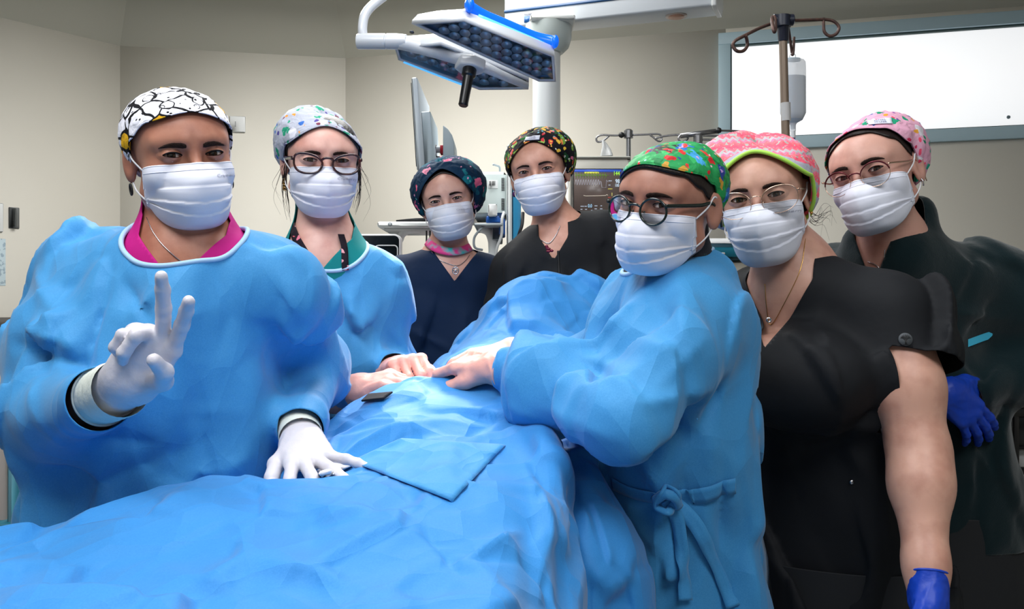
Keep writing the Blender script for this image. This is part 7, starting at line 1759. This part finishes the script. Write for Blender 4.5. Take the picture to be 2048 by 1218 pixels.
    glove('glove', root, M['nitrile'], hf, None, wr=.001, wf=55)
woman_fleece()
# ------------------------------------------------------------------ operating table under the sterile drapes
def optable():
    t = thing('operating_table', 'operating table hidden beneath the blue sterile drapes', 'operating table', (-.25, 1.5, 0))
    pad = mat('black_pad', rgb(26, 28, 30), .6)
    mb = MB(); mb.box((-.30, 1.05, .84), (.56, .60, .09), bev=.03); mb.box((-.16, 1.72, .86), (.40, .62, .09), bev=.03); mb.build('padded_top', pad, t)
    mb = MB(); mb.box((-.22, 1.4, .40), (.24, .34, .75), bev=.02); mb.box((-.22, 1.4, .05), (.42, .80, .10), bev=.03); mb.build('pedestal', M['steel'], t)
optable()
def catmull_grid(rows, nu, nv):
    R = [smooth_path(np.array(r, float), 8*(len(r)-1)) for r in rows]
    k = min(len(r) for r in R); R = [resample_open(r, nu) for r in R]
    A = np.array(R); out = np.stack([resample_open(smooth_path(A[:, j], 8*(len(rows)-1)), nv, uniform=False) for j in range(nu)], 1)
    return out
def resample_open(p, n, uniform=False):
    if uniform: d = np.concatenate([[0], np.cumsum(np.linalg.norm(np.diff(p, axis=0), axis=1))]); d /= d[-1]
    else: d = np.linspace(0, 1, len(p))
    t = np.linspace(0, 1, n); return np.stack([np.interp(t, d, p[:, i]) for i in range(3)], 1)
def fold_grid(G, lines, amp=0.0, f=6, amp2=0, f2=14, seed=0, mask=None):
    a = np.gradient(G, axis=0); b = np.gradient(G, axis=1); N = np.cross(a, b); N /= np.linalg.norm(N, axis=2)[..., None]+1e-12
    if N[G.shape[0]//2, G.shape[1]//2, 2] < 0: N = -N
    q = G.reshape(-1, 3); d = np.zeros(len(q))
    q2 = q+0.04*np.stack([noise3(q*4+3), noise3(q*4+17), noise3(q*4+31)], 1)
    if amp: d += amp/f*facets(q2, f, 26, seed)
    if amp2: d += amp2/f2*facets(q2, f2, 20, seed+3)
    for (A, B, h, w_) in lines:
        A = P(*A); B = P(*B); ab = B-A; t = np.clip((q-A) @ ab/(ab @ ab), 0, 1); r = np.linalg.norm(q-A-t[:, None]*ab, axis=1)
        tap = np.sin(np.clip(0.1+0.8*t, 0, 1)*PI); d += h*1.2*np.exp(-r/(w_*.8))*tap
    return (q+N.reshape(-1, 3)*d[:, None]).reshape(G.shape), N
def main_drape():
    rows = [
     [(-1500, 2600, .62), (-1450, 1750, .62), (-1100, 1420, .62), (-500, 1400, .62), (0, 1395, .62), (400, 1390, .62), (760, 1395, .62), (1000, 1420, .62), (1120, 1500, .62), (1180, 1800, .62), (1190, 2700, .62)],
     [(-700, 2200, .82), (-620, 1500, .82), (-480, 1300, .82), (-150, 1280, .82), (150, 1275, .82), (420, 1270, .82), (680, 1272, .82), (900, 1285, .82), (1060, 1330, .82), (1140, 1560, .82), (1160, 2300, .82)],
     [(-420, 1900, 1.0), (-330, 1350, 1.0), (-200, 1180, 1.0), (20, 1140, 1.0), (220, 1120, 1.0), (420, 1112, 1.0), (640, 1110, 1.0), (860, 1118, 1.0), (1050, 1140, 1.02), (1130, 1290, 1.02), (1150, 2000, 1.02)],
     [(-300, 1700, 1.13), (-200, 1240, 1.13), (-100, 1130, 1.13), (60, 1080, 1.13), (240, 1035, 1.13), (430, 1022, 1.13), (620, 1012, 1.14), (830, 1010, 1.15), (1040, 1010, 1.16), (1145, 1110, 1.16), (1165, 1800, 1.16)],
     [(-250, 1600, 1.24), (-140, 1200, 1.24), (-50, 1098, 1.24), (80, 1046, 1.24), (230, 1004, 1.25), (400, 972, 1.26), (600, 955, 1.28), (810, 935, 1.29), (1020, 928, 1.29), (1150, 1010, 1.28), (1178, 1700, 1.28)],
     [(-200, 1650, 1.30), (-80, 1300, 1.32), (30, 1180, 1.32), (150, 1120, 1.33), (280, 1070, 1.35), (440, 1010, 1.37), (620, 945, 1.38), (800, 885, 1.38), (990, 872, 1.38), (1130, 915, 1.36), (1185, 1600, 1.35)],
     [(-100, 1700, 1.36), (50, 1500, 1.38), (200, 1400, 1.38), (330, 1250, 1.40), (450, 1100, 1.42), (540, 990, 1.44), (650, 880, 1.46), (800, 830, 1.47), (960, 822, 1.47), (1110, 880, 1.46), (1220, 1500, 1.44)],
     [(200, 1700, 1.44), (320, 1500, 1.46), (430, 1350, 1.48), (510, 1200, 1.50), (570, 1020, 1.52), (620, 900, 1.55), (690, 825, 1.57), (810, 782, 1.58), (940, 772, 1.58), (1080, 845, 1.56), (1200, 1450, 1.55)],
     [(350, 1600, 1.54), (450, 1450, 1.56), (540, 1250, 1.58), (600, 1050, 1.60), (640, 930, 1.62), (680, 840, 1.64), (750, 790, 1.65), (850, 762, 1.66), (930, 750, 1.66), (1060, 830, 1.64), (1190, 1400, 1.62)],
     [(420, 1500, 1.66), (520, 1350, 1.68), (590, 1150, 1.70), (640, 980, 1.71), (670, 900, 1.72), (710, 850, 1.73), (780, 820, 1.74), (860, 805, 1.74), (950, 800, 1.74), (1070, 850, 1.73), (1180, 1350, 1.70)]]
    G = catmull_grid([[P(*q) for q in r] for r in rows], 230, 200)
    L = [((650, 905, 1.40), (960, 838, 1.44), .012, .014), ((620, 965, 1.33), (930, 860, 1.40), -.010, .014), ((735, 835, 1.5), (985, 820, 1.49), .009, .012), ((900, 815, 1.52), (1075, 905, 1.42), .012, .010), ((890, 845, 1.48), (1040, 930, 1.35), -.010, .010), ((985, 870, 1.42), (1130, 950, 1.3), .008, .010),
        ((375, 1040, 1.16), (560, 1110, 1.04), -.008, .008), ((480, 1090, 1.06), (620, 970, 1.26), .007, .016), ((905, 1140, .98), (840, 1050, 1.10), -.010, .008), ((905, 1140, .98), (1040, 1060, 1.1), .012, .010), ((905, 1140, .98), (1000, 1218, .95), -.014, .012), ((915, 1160, .98), (860, 1200, .95), .008, .010), ((1060, 1020, 1.14), (1095, 1150, 1.0), -.014, .010), ((1080, 960, 1.22), (1110, 1080, 1.1), .012, .012),
        ((95, 1100, 1.08), (110, 1218, .95), -.014, .012), ((60, 1120, 1.05), (70, 1218, .95), .008, .016), ((250, 1130, 1.0), (480, 1180, .95), .006, .02), ((690, 1180, .95), (860, 1050, 1.1), .006, .02), ((640, 820, 1.6), (740, 790, 1.62), .006, .01), ((880, 1000, 1.2), (1080, 985, 1.2), .008, .016), ((1110, 930, 1.3), (1160, 1100, 1.15), .010, .012)]
    G, N = fold_grid(G, L, amp=.10, f=5, amp2=.13, f2=11, seed=3)
    mb = MB(); mb.grid(G); o = mb.build('surgical_drape', M['drape'], smooth=True); tag(o, 'large blue sterile drape covering the patient and table in the foreground', 'drape')
    o.modifiers.new('t', 'SOLIDIFY').thickness = .0015
    return G
DG = main_drape()
def on_drape(pts, off=.003):
    """drop image points onto the drape surface"""
    q = DG.reshape(-1, 3); px = 1024+q[:, 0]*1800/q[:, 1]; py = 609-(q[:, 2]-CAMZ)*1800/q[:, 1]; out = []
    for (x, y) in pts:
        d2 = (px-x)**2+(py-y)**2; k = np.argsort(d2)[:12]; k = k[q[k, 1] < q[k, 1].min()+.06][:4]; w_ = 1/(d2[k]+.5); d = (q[k, 1]*w_).sum()/w_.sum(); out.append(P(x, y, d)+np.array([0, -off*.5, off]))
    return np.array(out)
def overlay(name, corners, n, m, lb, cat, off=.004, th=.0012, group=None, tuck=1.0):
    c = np.array(corners, float); pts = []
    for i in range(n+1):
        for j in range(n+1):
            u, v = i/n, j/n; q = c[0]*(1-u)*(1-v)+c[1]*u*(1-v)+c[2]*u*v+c[3]*(1-u)*v; pts.append(q)
    S = on_drape(pts, off).reshape(n+1, n+1, 3)
    for _ in range(3): S[1:-1, 1:-1] = (S[1:-1, 1:-1]*2+S[2:, 1:-1]+S[:-2, 1:-1]+S[1:-1, 2:]+S[1:-1, :-2])/6
    for e_ in (S[0], S[-1], S[:, 0], S[:, -1]): e_ += np.array([0, off*.6, -off*1.0])*tuck
    mb = MB(); mb.grid(S); o = mb.build(name, m, smooth=True); o.modifiers.new('t', 'SOLIDIFY').thickness = th; tag(o, lb, cat, group); return o
overlay('overlay_drape', [(700, 925), (905, 1006), (1012, 892), (800, 880)], 26, M['gown'], 'thin extra sheet with a pointed corner lying on the big drape', 'drape', .0050, .0004, tuck=.5)
overlay('gauze', [(632, 948), (650, 960), (714, 931), (696, 922)], 14, mat('white_gauze', rgb(226, 226, 230), .9, bump=[(300, .5, .001)]), 'strip of white gauze beside the gloved hand resting on the drape', 'gauze', .005, .002, tuck=.5)
overlay('black_pad', [(724, 808), (768, 803), (786, 790), (738, 794)], 8, mat('black_foam', rgb(22, 24, 30), .8), 'small flat black pad on the drape below the peach gloves', 'pad', .004, .003, tuck=0)
def screen_drape():
    rows = [
     [(760, 1250, 2.30), (800, 900, 2.25), (850, 745, 2.18), (915, 690, 2.14), (985, 640, 2.12), (1060, 632, 2.10), (1130, 650, 2.10), (1200, 690, 2.08), (1280, 760, 2.06), (1330, 1100, 2.05)],
     [(790, 1250, 2.36), (830, 880, 2.32), (880, 715, 2.28), (940, 660, 2.25), (1010, 590, 2.22), (1070, 570, 2.20), (1140, 585, 2.20), (1210, 620, 2.18), (1290, 720, 2.16), (1340, 1100, 2.15)],
     [(800, 1250, 2.42), (845, 870, 2.39), (900, 700, 2.36), (955, 645, 2.33), (1020, 565, 2.31), (1078, 536, 2.30), (1150, 542, 2.30), (1225, 580, 2.29), (1300, 680, 2.28), (1350, 1100, 2.28)],
     [(800, 1300, 2.50), (850, 950, 2.47), (910, 800, 2.44), (965, 700, 2.42), (1030, 610, 2.40), (1085, 575, 2.39), (1160, 580, 2.39), (1235, 620, 2.39), (1310, 760, 2.38), (1360, 1200, 2.38)]]
    rows = [
     [(700, 1250, 1.92), (740, 960, 1.90), (800, 840, 1.88), (870, 790, 1.86), (950, 765, 1.84), (1040, 750, 1.84), (1120, 760, 1.84), (1190, 800, 1.84), (1260, 900, 1.84), (1310, 1200, 1.84)],
     [(730, 1250, 2.08), (770, 920, 2.05), (830, 780, 2.02), (900, 720, 2.0), (975, 690, 1.98), (1050, 680, 1.96), (1130, 690, 1.96), (1195, 730, 1.95), (1270, 820, 1.95), (1320, 1150, 1.95)]]+rows
    G = catmull_grid([[P(*q) for q in r] for r in rows], 150, 110)
    L = [((1075, 540, 2.3), (1180, 600, 2.2), -.016, .012), ((1010, 640, 2.12), (1110, 640, 2.12), .014, .012), ((1085, 545, 2.3), (1060, 600, 2.2), .010, .012), ((1060, 640, 2.1), (1190, 700, 2.08), .012, .012), ((900, 715, 2.2), (1060, 645, 2.15), .010, .012), ((1120, 600, 2.2), (1240, 660, 2.15), .012, .012), ((880, 730, 2.05), (1000, 700, 2.0), .008, .014)]
    G, N = fold_grid(G, L, amp=.22, f=5, amp2=.14, f2=12, seed=8)
    mb = MB(); mb.grid(G); o = mb.build('screen_drape', M['drape'], smooth=True); tag(o, 'blue sterile drape raised into a peak behind the peach gloves', 'drape'); o.modifiers.new('t', 'SOLIDIFY').thickness = .0015
screen_drape()
def side_drape():
    """sheet hanging off the right edge of the table in front of the side-on gowned woman"""
    rows = [
     [(1030, 790, 1.78), (1040, 830, 1.62), (1060, 900, 1.50), (1085, 1000, 1.40), (1100, 1150, 1.34), (1110, 1400, 1.30), (1115, 1900, 1.28)],
     [(1080, 800, 1.76), (1075, 840, 1.60), (1105, 900, 1.48), (1140, 1000, 1.36), (1165, 1150, 1.28), (1180, 1400, 1.24), (1190, 1900, 1.22)],
     [(1125, 812, 1.74), (1110, 850, 1.57), (1150, 900, 1.46), (1195, 1000, 1.36), (1235, 1150, 1.30), (1250, 1400, 1.27), (1260, 1900, 1.25)],
     [(1165, 820, 1.72), (1135, 858, 1.55), (1175, 900, 1.46), (1230, 1010, 1.38), (1280, 1150, 1.32), (1310, 1400, 1.29), (1330, 1900, 1.28)],
     [(1200, 825, 1.70), (1150, 862, 1.56), (1200, 915, 1.48), (1262, 1030, 1.41), (1318, 1180, 1.36), (1350, 1400, 1.33), (1370, 1900, 1.32)]]
    G = catmull_grid([[P(*q) for q in r] for r in rows], 110, 90)
    L = [((1130, 870, 1.5), (1185, 1218, 1.28), -.022, .010), ((1160, 880, 1.48), (1300, 1218, 1.33), .012, .012), ((1170, 1000, 1.34), (1180, 1218, 1.28), .014, .012), ((1200, 930, 1.44), (1240, 1218, 1.3), .008, .010)]
    G, N = fold_grid(G, L, amp=.12, f=5, amp2=.08, f2=12, seed=5)
    mb = MB(); mb.grid(G); o = mb.build('side_drape', M['drape'], smooth=True); tag(o, 'blue drape hanging in long folds off the right side of the table', 'drape'); o.modifiers.new('t', 'SOLIDIFY').thickness = .0015
side_drape()
